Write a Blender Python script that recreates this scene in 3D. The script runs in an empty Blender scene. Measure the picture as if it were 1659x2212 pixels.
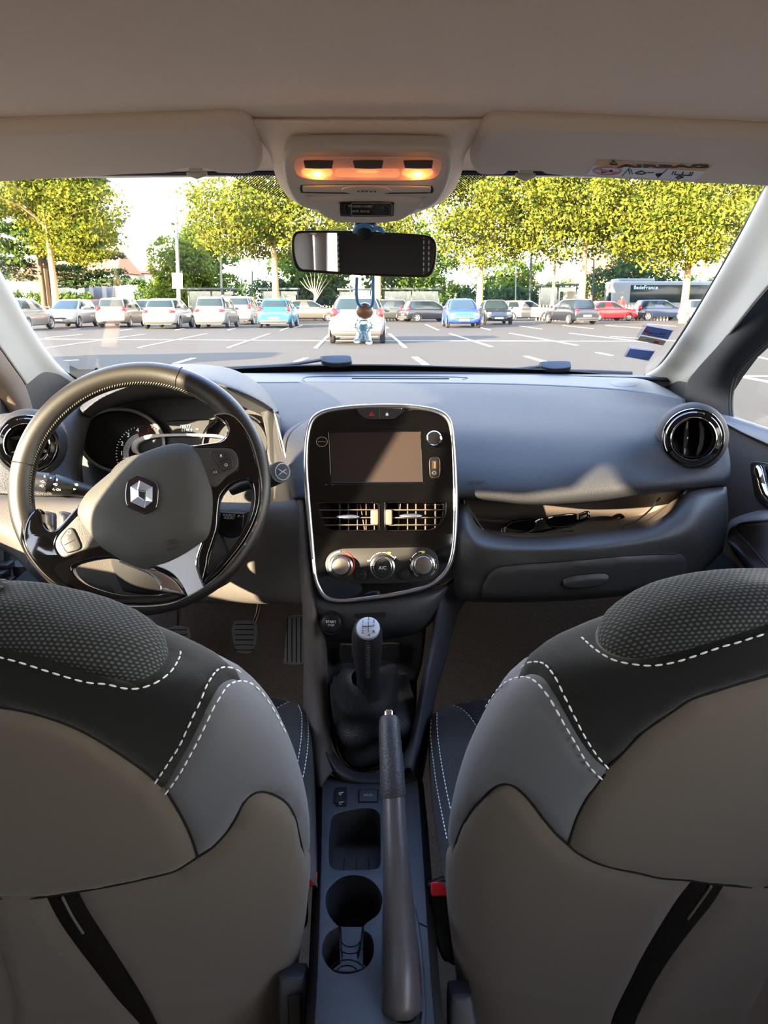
import bpy, bmesh, math, random
import numpy as np
from math import radians as R, sin, cos, pi, tan, atan2, sqrt
from mathutils import Vector as V, Matrix
from mathutils.bvhtree import BVHTree
from mathutils.geometry import delaunay_2d_cdt
random.seed(7)
SC = bpy.context.scene
COL = SC.collection
# ---------------------------------------------------------------- camera maths
FP = 1660.0; PT = R(15.2); CAM = V((0, 0, 1.22))
def ray(px, py):
    a = (px-829.5)/FP; b = -(py-1106)/FP
    return V((a, cos(PT)+b*sin(PT), -sin(PT)+b*cos(PT)))
def pY(px, py, Y):
    r = ray(px, py); return CAM+r*(Y/r.y)
def pZ(px, py, Z):
    r = ray(px, py); return CAM+r*((Z-CAM.z)/r.z)
def pX(px, py, X):
    r = ray(px, py); return CAM+r*(X/r.x)
def crop(x0, y0, k):
    return lambda pts: [(x0+p[0]*k, y0+p[1]*k)+tuple(p[2:]) for p in pts]
c1 = crop(0, 760, 700/1659)
c2 = crop(620, 840, 400/1659)
c3 = crop(980, 780, 679/1659)
c4 = crop(560, 260, 500/1659)
c8 = crop(340, 1260, 780/1659)
d1 = crop(600, 1640, 460/1659)
d2 = crop(0, 1240, 700/1593)
d3 = crop(900, 1240, 759/1659)
d7 = crop(0, 880, 360/1659)
d8 = crop(1380, 700, 279/1102)
# ---------------------------------------------------------------- objects
def tag(o, label=None, cat=None, group=None, kind=None):
    if label: o['label'] = label
    if cat: o['category'] = cat
    if group: o['group'] = group
    if kind: o['kind'] = kind
    return o
def thing(name, loc, label, cat, group=None):
    o = bpy.data.objects.new(name, None); COL.objects.link(o)
    o.empty_display_size = .05
    o.location = loc
    o['org'] = list(loc)
    return tag(o, label, cat, group)
def org(p):
    while p is not None:
        if p.parent is None: return V(p.location)
        p = p.parent
    return V((0, 0, 0))
def link(name, me, mat=None, parent=None, sharp=35, smooth=True):
    if mat is not None:
        me.materials.clear(); me.materials.append(mat)
    o = bpy.data.objects.new(name, me); COL.objects.link(o)
    if parent is not None:
        L = org(parent)
        me.transform(Matrix.Translation(-L)); o.parent = parent
    if smooth and len(me.polygons):
        me.polygons.foreach_set('use_smooth', [True]*len(me.polygons))
        if sharp < 180: me.set_sharp_from_angle(angle=R(sharp))
    me.update()
    return o
def mesh(verts, faces):
    me = bpy.data.meshes.new('m'); me.from_pydata([tuple(v) for v in verts], [], faces); me.update(); return me
def recenter(o):
    """origin of a single-mesh thing moves to the middle of its base"""
    me = o.data; cs = [v.co for v in me.vertices]
    a = V((min(c.x for c in cs), min(c.y for c in cs), min(c.z for c in cs)))
    b = V((max(c.x for c in cs), max(c.y for c in cs), max(c.z for c in cs)))
    m = V(((a.x+b.x)/2, (a.y+b.y)/2, a.z))
    me.transform(Matrix.Translation(-m)); o.location = m
    return o
class MB:
    def __init__(s): s.v = []; s.f = []
    def add(s, vs, fs):
        n = len(s.v); s.v += [V(v) for v in vs]; s.f += [tuple(i+n for i in f) for f in fs]; return s
    def box(s, c, d, rot=None):
        c = V(c); h = V(d)/2; q = []
        for i in range(8):
            p = V(((1 if i & 1 else -1)*h.x, (1 if i & 2 else -1)*h.y, (1 if i & 4 else -1)*h.z))
            if rot is not None: p = rot @ p
            q.append(p+c)
        return s.add(q, [(0,2,3,1),(4,5,7,6),(0,1,5,4),(2,6,7,3),(0,4,6,2),(1,3,7,5)])
    def sweep(s, pts, r, n=8, closed=False, sx=1, sy=1, cap=True, up=None):
        pts = [V(p) for p in pts]; m = len(pts)
        if m < 2: return s
        rs = r if hasattr(r, '__len__') else [r]*m
        T = []
        for i in range(m):
            a = pts[(i-1) % m] if (closed or i > 0) else pts[i]
            b = pts[(i+1) % m] if (closed or i < m-1) else pts[i]
            t = b-a
            T.append(t.normalized() if t.length > 1e-9 else V((0, 0, 1)))
        u = V(up) if up else (V((0, 0, 1)) if abs(T[0].z) < .9 else V((0, 1, 0)))
        u = (u-T[0]*u.dot(T[0])).normalized()
        vs = []; fs = []
        for i in range(m):
            if up: u = V(up)
            u = (u-T[i]*u.dot(T[i]))
            u = u.normalized() if u.length > 1e-6 else V((1, 0, 0))
            w = T[i].cross(u)
            for k in range(n):
                a = 2*pi*k/n
                vs.append(pts[i]+(w*cos(a)*sx+u*sin(a)*sy)*rs[i])
        for i in range(m if closed else m-1):
            j = (i+1) % m
            for k in range(n):
                l = (k+1) % n
                fs.append((i*n+k, i*n+l, j*n+l, j*n+k))
        if not closed and cap:
            fs.append(tuple(range(n))[::-1]); fs.append(tuple((m-1)*n+k for k in range(n)))
        return s.add(vs, fs)
    def cyl(s, a, b, r, n=24, r2=None):
        return s.sweep([a, b], [r, r if r2 is None else r2], n)
    def ball(s, c, r, n=12, m=8, sc=(1, 1, 1)):
        vs = [V((0, 0, 1))]; fs = []
        for i in range(1, m):
            t = pi*i/m
            for k in range(n): vs.append(V((sin(t)*cos(2*pi*k/n), sin(t)*sin(2*pi*k/n), cos(t))))
        vs.append(V((0, 0, -1)))
        for k in range(n): fs.append((0, 1+k, 1+(k+1) % n))
        for i in range(m-2):
            for k in range(n):
                a = 1+i*n+k; b = 1+i*n+(k+1) % n
                fs.append((a, a+n, b+n, b))
        e = len(vs)-1
        for k in range(n): fs.append((e, e-n+(k+1) % n, e-n+k))
        return s.add([V((v.x*sc[0]*r, v.y*sc[1]*r, v.z*sc[2]*r))+V(c) for v in vs], fs)
    def build(s, name, mat, parent=None, sharp=35, bevel=0, seg=2, smooth=True):
        me = mesh(s.v, s.f)
        if bevel:
            bm = bmesh.new(); bm.from_mesh(me)
            bmesh.ops.bevel(bm, geom=[e for e in bm.edges if len(e.link_faces) == 2 and e.calc_face_angle(0) > .5], offset=bevel, segments=seg, profile=.5, affect='EDGES', clamp_overlap=True)
            bm.to_mesh(me); bm.free()
        return link(name, me, mat, parent, sharp, smooth)
# ---------------------------------------------------------------- splines
def cr(p0, p1, p2, p3, t):
    return tuple(.5*((2*b)+(-a+c)*t+(2*a-5*b+4*c-d)*t*t+(-a+3*b-3*c+d)*t**3) for a, b, c, d in zip(p0, p1, p2, p3))
def spline(pts, k=6, closed=False):
    """Catmull-Rom through the points; a point given as a list (not tuple) is a sharp corner"""
    n = len(pts); out = []
    P = [tuple(p) for p in pts]; C = [isinstance(p, list) for p in pts]
    for i in range(n if closed else n-1):
        a = P[i]; b = P[(i+1) % n]
        p0 = P[(i-1) % n] if (closed or i > 0) and not C[i] else a
        p3 = P[(i+2) % n] if (closed or i < n-2) and not C[(i+1) % n] else b
        for j in range(k): out.append(cr(p0, a, b, p3, j/k))
    if not closed: out.append(P[-1])
    return out
class Fr:
    """a working plane: origin, normal towards the viewer, up"""
    def __init__(s, o, n, up=(0, 0, 1)):
        s.o = V(o); s.n = V(n).normalized(); up = V(up)
        s.v = (up-s.n*up.dot(s.n)).normalized(); s.u = s.v.cross(s.n)
    def at(s, px, py, h=0):
        r = ray(px, py); o = s.o+s.n*h
        q = CAM+r*((o-CAM).dot(s.n)/r.dot(s.n))-s.o
        return (q.dot(s.u), q.dot(s.v))
    def w(s, a, b, h=0): return s.o+s.u*a+s.v*b+s.n*h
    def p(s, px, py, h=0): return s.w(*s.at(px, py, h), h)
    def pts(s, L, h=0): return [s.at(x, y, h) for x, y in L]
    def mat(s, h=0):
        m = Matrix((s.u, s.v, s.n)).transposed().to_4x4(); m.translation = s.o+s.n*h; return m
def curve_mesh(loops, ext=0, bev=0, res=2):
    cu = bpy.data.curves.new('c', 'CURVE'); cu.dimensions = '2D'; cu.fill_mode = 'BOTH'
    for L in loops:
        sp = cu.splines.new('POLY'); sp.points.add(len(L)-1)
        for i, p in enumerate(L): sp.points[i].co = (p[0], p[1], 0, 1)
        sp.use_cyclic_u = True
    cu.extrude = max(ext-bev, 0); cu.bevel_depth = bev; cu.bevel_resolution = res; cu.offset = -bev
    o = bpy.data.objects.new('c', cu); COL.objects.link(o)
    bpy.context.view_layer.update()
    me = bpy.data.meshes.new_from_object(o.evaluated_get(bpy.context.evaluated_depsgraph_get()))
    bpy.data.objects.remove(o); bpy.data.curves.remove(cu)
    return me
def slab(name, fr, L, h0, h1, mat, parent=None, bev=0, holes=(), sharp=35, res=2):
    """extruded outline (local 2-D) from height h0 to h1 over the frame"""
    me = curve_mesh([L]+list(holes), (h1-h0)/2, bev, res)
    bm = bmesh.new(); bm.from_mesh(me); bmesh.ops.remove_doubles(bm, verts=bm.verts, dist=1e-6)
    bmesh.ops.recalc_face_normals(bm, faces=bm.faces); bm.to_mesh(me); bm.free()
    me.transform(fr.mat((h0+h1)/2))
    return link(name, me, mat, parent, sharp)
def text(name, fr, s, a, b, size, h, mat, parent=None, rot=0, ext=.0002, align='CENTER', shear=0, sx=1, bold=0):
    cu = bpy.data.curves.new('t', 'FONT'); cu.body = s; cu.size = size; cu.align_x = align; cu.align_y = 'CENTER'
    cu.extrude = ext; cu.offset = bold; cu.shear = shear; cu.resolution_u = 3
    o = bpy.data.objects.new('t', cu); COL.objects.link(o); bpy.context.view_layer.update()
    me = bpy.data.meshes.new_from_object(o.evaluated_get(bpy.context.evaluated_depsgraph_get()))
    bpy.data.objects.remove(o); bpy.data.curves.remove(cu)
    me.transform(fr.mat(h) @ Matrix.Translation((a, b, 0)) @ Matrix.Rotation(rot, 4, 'Z') @ Matrix.Diagonal((sx, 1, 1, 1)))
    return link(name, me, mat, parent, smooth=False)
def rrect(cx, cy, w, h, r, k=5, rot=0):
    out = []
    for sx, sy, a0 in ((1, 1, 0), (-1, 1, 90), (-1, -1, 180), (1, -1, 270)):
        for i in range(k+1):
            a = R(a0+90*i/k); x = sx*(w/2-r)+r*cos(a); y = sy*(h/2-r)+r*sin(a)
            out.append((cx+x*cos(rot)-y*sin(rot), cy+x*sin(rot)+y*cos(rot)))
    return out
def circ(cx, cy, r, k=32, ry=None, rot=0):
    ry = r if ry is None else ry; o = []
    for i in range(k):
        x = r*cos(2*pi*i/k); y = ry*sin(2*pi*i/k)
        o.append((cx+x*cos(rot)-y*sin(rot), cy+x*sin(rot)+y*cos(rot)))
    return o
def net_pts(rows, k=6, kc=None):
    """tensor Catmull-Rom through a grid of 3-D control points"""
    kc = kc or k
    A = [spline([tuple(p) for p in r], kc) for r in rows]
    B = [spline([A[i][j] for i in range(len(A))], k) for j in range(len(A[0]))]
    nr = len(B[0]); nc = len(B)
    vs = [V(B[j][i]) for i in range(nr) for j in range(nc)]
    fs = [(i*nc+j, i*nc+j+1, (i+1)*nc+j+1, (i+1)*nc+j) for i in range(nr-1) for j in range(nc-1)]
    return vs, fs
def net(name, rows, mat, parent=None, k=6, thick=.008, px=True, sharp=60, side=None):
    side = (1 if px else -1) if side is None else side
    if px: rows = [[pY(*p) for p in r] for r in rows]
    vs, fs = net_pts(rows, k)
    me = mesh(vs, fs); o = link(name, me, mat, parent, sharp)
    if thick:
        m = o.modifiers.new('s', 'SOLIDIFY'); m.thickness = thick; m.offset = side
    return o
def lathe(fr, prof, n=48, a=0, b=0):
    """prof: list of (radius, height over the frame)"""
    vs = []; fs = []
    for r, h in prof:
        for k in range(n):
            t = 2*pi*k/n; vs.append(fr.w(a+r*cos(t), b+r*sin(t), h))
    for i in range(len(prof)-1):
        for k in range(n):
            l = (k+1) % n; fs.append((i*n+k, i*n+l, (i+1)*n+l, (i+1)*n+k))
    return vs, fs
def lath(name, fr, prof, mat, parent=None, n=48, a=0, b=0, sharp=40):
    return MB().add(*lathe(fr, prof, n, a, b)).build(name, mat, parent, sharp)
def arclen(P, step):
    """resample a 3-D polyline at equal steps"""
    P = [V(p) for p in P]; out = [P[0]]; acc = 0
    for a, b in zip(P, P[1:]):
        d = (b-a).length; t = step-acc
        while t <= d and d > 0:
            out.append(a+(b-a)*(t/d)); t += step
        acc = d-(t-step)
    return out
def stitches(name, P, mat, parent, dash=.006, gap=.003, r=.0009):
    q = arclen(P, (dash+gap)/6); mb = MB(); nd = max(2, round(6*dash/(dash+gap)))
    for i in range(0, len(q)-nd, 6):
        mb.sweep([q[i+j] for j in range(nd+1)], [r*.5]+[r]*(nd-1)+[r*.5], 5)
    return mb.build(name, mat, parent) if mb.v else None
# ---------------------------------------------------------------- materials
def lin(c): return tuple(((x/255)/12.92 if x/255 <= .04045 else ((x/255+.055)/1.055)**2.4) for x in c)
MATS = {}
DK = .39   # black plastics and fabrics reflect only a few percent
def mat(name, rgb, rough=.6, metal=0, spec=.5, bump=None, var=None, coat=0, emit=None, es=1, sheen=0, raw=False):
    """rgb in sRGB 0-255; bump=(scale, strength[, kind]); var=(scale, amount)"""
    m = bpy.data.materials.new(name); m.use_nodes = True; nt = m.node_tree; N = nt.nodes; L = nt.links
    b = N['Principled BSDF']; c = lin(rgb)
    if max(rgb) <= 125 and metal == 0 and DK < 1 and not raw: c = tuple(x*DK for x in c)
    b.inputs['Base Color'].default_value = (*c, 1); b.inputs['Roughness'].default_value = rough
    b.inputs['Metallic'].default_value = metal; b.inputs['Specular IOR Level'].default_value = spec
    b.inputs['Coat Weight'].default_value = coat; b.inputs['Coat Roughness'].default_value = .03
    b.inputs['Sheen Weight'].default_value = sheen
    if emit: b.inputs['Emission Color'].default_value = (*lin(emit), 1); b.inputs['Emission Strength'].default_value = es
    tc = N.new('ShaderNodeTexCoord')
    if bump:
        kind = bump[2] if len(bump) > 2 else 'noise'
        if kind == 'noise': t = N.new('ShaderNodeTexNoise'); t.inputs['Scale'].default_value = bump[0]; t.inputs['Detail'].default_value = 3; out = t.outputs[0]
        elif kind == 'voronoi': t = N.new('ShaderNodeTexVoronoi'); t.inputs['Scale'].default_value = bump[0]; out = t.outputs[0]
        L.new(tc.outputs['Object'], t.inputs['Vector'])
        bp = N.new('ShaderNodeBump'); bp.inputs['Strength'].default_value = bump[1]; bp.inputs['Distance'].default_value = .002
        L.new(out, bp.inputs['Height']); L.new(bp.outputs[0], b.inputs['Normal'])
    if var:
        t = N.new('ShaderNodeTexNoise'); t.inputs['Scale'].default_value = var[0]; t.inputs['Detail'].default_value = 4
        L.new(tc.outputs['Object'], t.inputs['Vector'])
        mx = N.new('ShaderNodeMix'); mx.data_type = 'RGBA'
        mx.inputs[6].default_value = (*[x*(1-var[1]) for x in c], 1); mx.inputs[7].default_value = (*[min(1, x*(1+var[1])) for x in c], 1)
        L.new(t.outputs[0], mx.inputs[0]); L.new(mx.outputs[2], b.inputs['Base Color'])
    return m
def glassm(name, tint=(1, 1, 1), refl=.06, rough=0):
    m = bpy.data.materials.new(name); m.use_nodes = True; nt = m.node_tree; N = nt.nodes; L = nt.links; N.clear()
    o = N.new('ShaderNodeOutputMaterial'); t = N.new('ShaderNodeBsdfTransparent'); g = N.new('ShaderNodeBsdfGlossy')
    t.inputs[0].default_value = (*tint, 1); g.inputs['Roughness'].default_value = rough
    fr = N.new('ShaderNodeLayerWeight'); fr.inputs['Blend'].default_value = .5
    pw = N.new('ShaderNodeMath'); pw.operation = 'POWER'; pw.inputs[1].default_value = 5
    mu = N.new('ShaderNodeMath'); mu.operation = 'MULTIPLY_ADD'; mu.inputs[1].default_value = .35; mu.inputs[2].default_value = refl*.35
    mx = N.new('ShaderNodeMixShader'); L.new(fr.outputs['Facing'], pw.inputs[0]); L.new(pw.outputs[0], mu.inputs[0]); L.new(mu.outputs[0], mx.inputs[0])
    L.new(t.outputs[0], mx.inputs[1]); L.new(g.outputs[0], mx.inputs[2]); L.new(mx.outputs[0], o.inputs[0])
    return m
def weave(name, base, dot, sx=260, sy=170, size=.34, rough=.9):
    """dark knit with rows of small light dots, laid out in the surface's own UV"""
    m = bpy.data.materials.new(name); m.use_nodes = True; nt = m.node_tree; N = nt.nodes; L = nt.links
    b = N['Principled BSDF']; b.inputs['Roughness'].default_value = rough
    tc = N.new('ShaderNodeTexCoord'); sp = N.new('ShaderNodeSeparateXYZ'); L.new(tc.outputs['UV'], sp.inputs[0])
    def M(op, a, bb=None):
        n = N.new('ShaderNodeMath'); n.operation = op
        for i, x in enumerate((a, bb)):
            if x is None: continue
            if isinstance(x, (int, float)): n.inputs[i].default_value = x
            else: L.new(x, n.inputs[i])
        return n.outputs[0]
    y = M('MULTIPLY', sp.outputs[1], sy); row = M('FLOOR', y); fy = M('SUBTRACT', M('SUBTRACT', y, row), .5)
    x = M('ADD', M('MULTIPLY', sp.outputs[0], sx), M('MULTIPLY', M('MODULO', row, 2), .5)); fx = M('SUBTRACT', M('SUBTRACT', x, M('FLOOR', x)), .5)
    d = M('SQRT', M('ADD', M('MULTIPLY', fx, fx), M('MULTIPLY', fy, fy)))
    k = M('LESS_THAN', d, size)
    mx = N.new('ShaderNodeMix'); mx.data_type = 'RGBA'; mx.inputs[6].default_value = (*lin(base), 1); mx.inputs[7].default_value = (*lin(dot), 1)
    L.new(k, mx.inputs[0]); L.new(mx.outputs[2], b.inputs['Base Color'])
    bp = N.new('ShaderNodeBump'); bp.inputs['Strength'].default_value = .5; bp.inputs['Distance'].default_value = .001
    L.new(M('SUBTRACT', .5, d), bp.inputs['Height']); L.new(bp.outputs[0], b.inputs['Normal'])
    return m
HEAD = mat('headliner', (240, 220, 202), .95, bump=(900, .25), var=(260, .05), spec=.1, sheen=.2)
VIS = mat('visor_vinyl', (222, 206, 190), .75, bump=(700, .15), spec=.2)
PLG = mat('overhead_plastic', (196, 188, 178), .5, bump=(900, .06))
PILL = mat('pillar_plastic', (160, 158, 150), .6, bump=(900, .05))
DASH = mat('dash_plastic', (58, 60, 66), .6, bump=(900, .35, 'voronoi'), spec=.3)
DLOW = mat('lower_dash_plastic', (72, 70, 68), .55, bump=(800, .2))
DTOP = mat('dash_top_plastic', (84, 85, 89), .55, bump=(800, .2))
BLK = mat('black_plastic', (30, 30, 31), .5, bump=(700, .15))
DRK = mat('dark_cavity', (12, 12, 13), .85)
PIANO = mat('piano_black', (9, 9, 10), .06, coat=.6)
CHR = mat('chrome', (235, 235, 238), .07, 1)
DCHR = mat('dark_chrome', (110, 110, 116), .12, 1)
SAT = mat('satin_silver', (205, 206, 210), .3, 1)
LEA = mat('wheel_leather', (43, 40, 33), .42, bump=(1100, .12), spec=.6)
PADM = mat('airbag_vinyl', (84, 84, 78), .6, bump=(1000, .25))
BTN = mat('button_plastic', (58, 56, 54), .45)
RUB = mat('rubber', (28, 28, 28), .8)
WHT = mat('white_marking', (235, 235, 232), .6)
REDM = mat('red_marking', (200, 40, 35), .6)
BLUM = mat('blue_marking', (90, 170, 215), .6)
YELM = mat('yellow_marking', (225, 205, 40), .6)
CARP = mat('floor_carpet', (138, 122, 106), 1, bump=(260, 1), var=(180, .45), spec=.1)
GASK = mat('window_seal', (24, 24, 25), .55)
REDB = mat('buckle_red', (235, 40, 45), .4)
STI = mat('stitch_thread', (225, 228, 228), .7)
NEO = mat('grey_neoprene', (98, 91, 83), .85, raw=True, bump=(1200, .12), spec=.25, sheen=.15)
NEO2 = mat('side_neoprene', (93, 96, 102), .8, raw=True, bump=(1200, .12), spec=.25, sheen=.2)
KNIT = mat('black_knit', (36, 37, 38), .95, bump=(1300, .4), spec=.2, sheen=.2)
VELV = mat('black_velvet_band', (44, 41, 38), 1, bump=(300, 1), spec=.1)
# ---------------------------------------------------------------- camera, sun, sky
cd = bpy.data.cameras.new('camera'); cam = bpy.data.objects.new('camera', cd); COL.objects.link(cam)
cam.location = CAM; cam.rotation_euler = (pi/2-PT, 0, 0)
cd.sensor_fit = 'VERTICAL'; cd.sensor_height = 24; cd.lens = 24*FP/2212; cd.clip_start = .02; cd.clip_end = 600
SC.camera = cam
SUN_DIR = V((.70, .655, -.22)).normalized()
sd = bpy.data.lights.new('sun', 'SUN'); sd.energy = 9.0; sd.angle = R(.6); sd.color = (1, .80, .56)
sun = bpy.data.objects.new('sun', sd); COL.objects.link(sun); sun.location = (-20, -20, 20)
sun.rotation_euler = SUN_DIR.to_track_quat('-Z', 'Y').to_euler()
w = bpy.data.worlds.new('sky'); SC.world = w; w.use_nodes = True; nt = w.node_tree; N = nt.nodes; L = nt.links
bg = N['Background']; tc = N.new('ShaderNodeTexCoord'); sp = N.new('ShaderNodeSeparateXYZ'); rp = N.new('ShaderNodeValToRGB')
L.new(tc.outputs['Generated'], sp.inputs[0]); L.new(sp.outputs[2], rp.inputs[0]); L.new(rp.outputs[0], bg.inputs[0])
e = rp.color_ramp.elements
e[0].position = 0; e[0].color = (.45, .42, .38, 1)
e[1].position = .02; e[1].color = (1, .91, .80, 1)
x = e.new(.25); x.color = (.98, .95, .92, 1)
x = e.new(.6); x.color = (.36, .50, .80, 1)
x = e.new(1); x.color = (.20, .36, .75, 1)
bg.inputs[1].default_value = 1.55
SC.view_settings.view_transform = 'Standard'; SC.view_settings.look = 'None'; SC.view_settings.gamma = 1
SC.view_settings.exposure = 2.75; SC.view_settings.use_curve_mapping = False
SC.cycles.transparent_max_bounces = 16; SC.cycles.max_bounces = 8; SC.cycles.diffuse_bounces = 5
# ================================================================ car shell (the room)
def frame2(t, yt, b, yb):
    A = pY(*t, yt); B = pY(*b, yb); d = (A-B); n = V((1, 0, 0)).cross(d)
    return Fr((A+B)/2, n, up=d)
def struct(o): o['kind'] = 'structure'; return o
def plane_hit(fr, px, py): return fr.p(px, py, 0)
# windscreen plane
WS = Fr(V((0, 1.56, 1.2265)), V((0, -.337, -.78)), up=V((0, -.78, .337)))
def Yw(px, py): return WS.p(px, py).y
# headliner
rows = []
for Y, zc in ((-1.28, 1.36), (-1.0, 1.405), (-.35, 1.425), (0, 1.432), (.35, 1.43), (.65, 1.423), (.85, 1.421), (.97, 1.418), (1.08, 1.412), (1.19, 1.396)):
    rows.append([(x, Y, zc-.010*(abs(x)/.66)**2-.075*max(0, (abs(x)-(.50 if x > 0 else .62))/.17)**2) for x in (-.80, -.74, -.62, -.3, 0, .3, .52, .62, .69)])
struct(net('ceiling', rows, HEAD, k=5, thick=.02, px=False, side=1))
# headliner bulge round the overhead console
cx = lambda l, r, n: [l+(r-l)*i/n for i in range(n+1)]
rows = []
for py, l, r, yc, ye in ((262, 470, 1110, .93, .955), (292, 545, 1050, .945, .99), (330, 580, 1008, .972, 1.03), (372, 592, 998, 1.0, 1.07), (410, 608, 982, 1.035, 1.10), (440, 640, 952, 1.06, 1.12), (462, 690, 900, 1.09, 1.13)):
    rows.append([(l+(r-l)*t, py+dy, yc+(ye-yc)*s) for t, s, dy in ((0, 1, -2), (.035, .45, 0), (.12, .06, 0), (.3, 0, 0), (.5, 0, 0), (.7, 0, 0), (.88, .06, 0), (.965, .45, 0), (1, 1, -2))])
struct(net('ceiling_bulge', rows, HEAD, thick=.004, k=5, side=1))
# windscreen and its black border
GL = glassm('clear_glass', (.97, .98, .97), .05)
big = [(-330, 372), (2000, 372), (1900, 520), (1660, 900), (1500, 960), (829, 930), (160, 960), (-60, 900), (-240, 560)]
gl = spline([[-200, 380], (829, 378), [1660, 380], [1650, 408], (1600, 500), (1540, 607), (1478, 710), (1430, 781), (1408, 802), (1380, 813), (1300, 807), (1180, 799), (1010, 794), (829, 789), (660, 790), (520, 796), (460, 802), (300, 820), (190, 826), (158, 812), (130, 795), (95, 752), (55, 690), (8, 603), (-50, 500)], 5, True)
brd = [(-260, 372), (1900, 372), (1722, 404), (1640, 540), (1520, 750), (1470, 815), (1400, 850), (829, 850), (140, 860), (60, 810), (-40, 660), (-260, 400)]
struct(slab('window_1', WS, WS.pts(big), -.008, -.003, GL))
slab('window_border', WS, WS.pts(brd), -.0025, .0005, GASK, bpy.data.objects['window_1'], holes=[WS.pts(gl)])
dotm = bpy.data.materials.new('dotted_band'); dotm.use_nodes = True
def dots():
    nt = dotm.node_tree; N = nt.nodes; L = nt.links; b = N['Principled BSDF']; b.inputs['Base Color'].default_value = (.03, .03, .03, 1)
    tc = N.new('ShaderNodeTexCoord'); sp = N.new('ShaderNodeSeparateXYZ'); L.new(tc.outputs['Object'], sp.inputs[0])
    def M(op, a, bb=None):
        n = N.new('ShaderNodeMath'); n.operation = op
        for i, x in enumerate((a, bb)):
            if x is None: continue
            if isinstance(x, (int, float)): n.inputs[i].default_value = x
            else: L.new(x, n.inputs[i])
        return n.outputs[0]
    sx = M('SINE', M('MULTIPLY', sp.outputs[0], 1500)); sy = M('SINE', M('MULTIPLY', sp.outputs[1], 1500*.9))
    a = M('GREATER_THAN', M('MULTIPLY', sx, sy), .12); L.new(a, b.inputs['Alpha'])
dots()
ps = struct(slab('trim_1', WS, WS.pts([(470, 372), (620, 372), (640, 430), (600, 428), (560, 416), (528, 400), (510, 388)]), -.0022, -.0018, dotm))
ps2 = struct(slab('trim_2', WS, WS.pts([(950, 372), (1070, 372), (1040, 392), (1012, 405), (985, 424), (940, 440)]), -.0022, -.0018, dotm))
ps3 = struct(slab('trim_3', WS, WS.pts([(150, 790), (170, 800), (240, 798), (360, 790), (400, 830), (150, 830)]), -.0022, -.0018, dotm))
# small maker's marks and the seated figure symbol near the lower left corner of the glass
t4 = struct(text('trim_4', WS, 'SEKURIT', *WS.at(262, 790), .006, .0003, BLK, sx=1.6))
mb = MB()
for (x, y, r) in ((208, 798, .0042), ): mb.cyl(WS.p(x, y, .0004), WS.p(x, y, .0009), r, 16)
mb.sweep([WS.p(203, 803, .001), WS.p(211, 801, .001), WS.p(219, 803, .001)], .0016, 5); mb.sweep([WS.p(212, 801, .001), WS.p(217, 797, .001), WS.p(221, 799, .001)], .0013, 5)
mb.sweep([WS.p(246, 797, .0008), WS.p(274, 796, .0008)], .0009, 4); mb.sweep([WS.p(240, 803, .0008), WS.p(250, 803, .0008)], .0015, 4)
mb.build('mark', BLK, t4)
# A pillars -------------------------------------------------------
def pillar(name, inner, mid, outer, m):
    rows = []
    for a, b, c in zip(inner, mid, outer):
        rows.append([(a[0], a[1], Yw(a[0], a[1])+.012), (a[0]+(b[0]-a[0])*.15, a[1]+(b[1]-a[1])*.15, Yw(*a[:2])-.03), (b[0], b[1], Yw(*a[:2])-.09-b[2]), (c[0], c[1], Yw(*a[:2])-.17-c[2])])
    return struct(net(name, rows, m, thick=.004, k=6))
pillar('wall_pillar_right',
    [(1700, 330), (1652, 404), (1597, 508), (1535, 618), (1473, 722), (1427, 786), (1388, 815), (1400, 835)],
    [(1760, 370, .0), (1700, 448, 0), (1650, 545, 0), (1590, 640, 0), (1520, 736, 0), (1475, 796, 0), (1448, 832, 0), (1446, 852, 0)],
    [(1850, 420, .03), (1770, 490, .03), (1700, 575, .03), (1636, 645, .03), (1562, 738, .03), (1508, 798, .03), (1487, 830, .03), (1481, 880, .02)], PILL)
pillar('wall_pillar_left',
    [(-130, 340), (-90, 440), (-50, 505), (5, 602), (58, 698), (97, 757), (132, 798), (166, 826), (160, 845)],
    [(-190, 380, 0), (-140, 470, 0), (-90, 540, 0), (-35, 625, 0), (25, 715, 0), (65, 775, 0), (95, 815, 0), (115, 850, 0), (115, 868, 0)],
    [(-240, 420, .03), (-190, 510, .03), (-140, 580, .03), (-85, 650, .03), (-20, 728, .03), (25, 790, .03), (55, 835, .03), (72, 880, .02), (74, 905, .02)], PILL)
# dark door-opening seals and window frames
def band(name, A, B, m, ya, yb, n=4, parent=None, thick=.004):
    rows = [[pY(a[0]+(b[0]-a[0])*t, a[1]+(b[1]-a[1])*t, ya(a)+(yb(b)-ya(a))*t-.02*sin(pi*t)) for t in [i/n for i in range(n+1)]] for a, b in zip(A, B)]
    vs, fs = net_pts(rows, 6); o = link(name, mesh(vs, fs), m, parent, 60)
    s = o.modifiers.new('s', 'SOLIDIFY'); s.thickness = thick; s.offset = -1
    return o
XR = .675
def Yx(X): return lambda p: pX(p[0], p[1], X).y
struct(band('wall_seal_right', [(1850, 420), (1770, 490), (1700, 575), (1636, 645), (1562, 738), (1508, 798), (1487, 830), (1481, 890)],
     [(1880, 520), (1800, 590), (1740, 655), (1672, 722), (1601, 790), (1582, 832), (1577, 870), (1580, 925)], GASK, Yx(.655), Yx(.69), 5))
mb = MB(); mb.sweep([pX(x, y, .672) for x, y in spline([(1700, 590), (1640, 652), (1590, 712), (1558, 760), (1530, 810), (1518, 850), (1517, 885)], 5)], .006, 8)
mb.sweep([pX(x, y, .69) for x, y in spline([(1760, 640), (1680, 716), (1604, 790), (1585, 830), (1580, 870), (1583, 915)], 5)], .004, 8)
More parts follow.
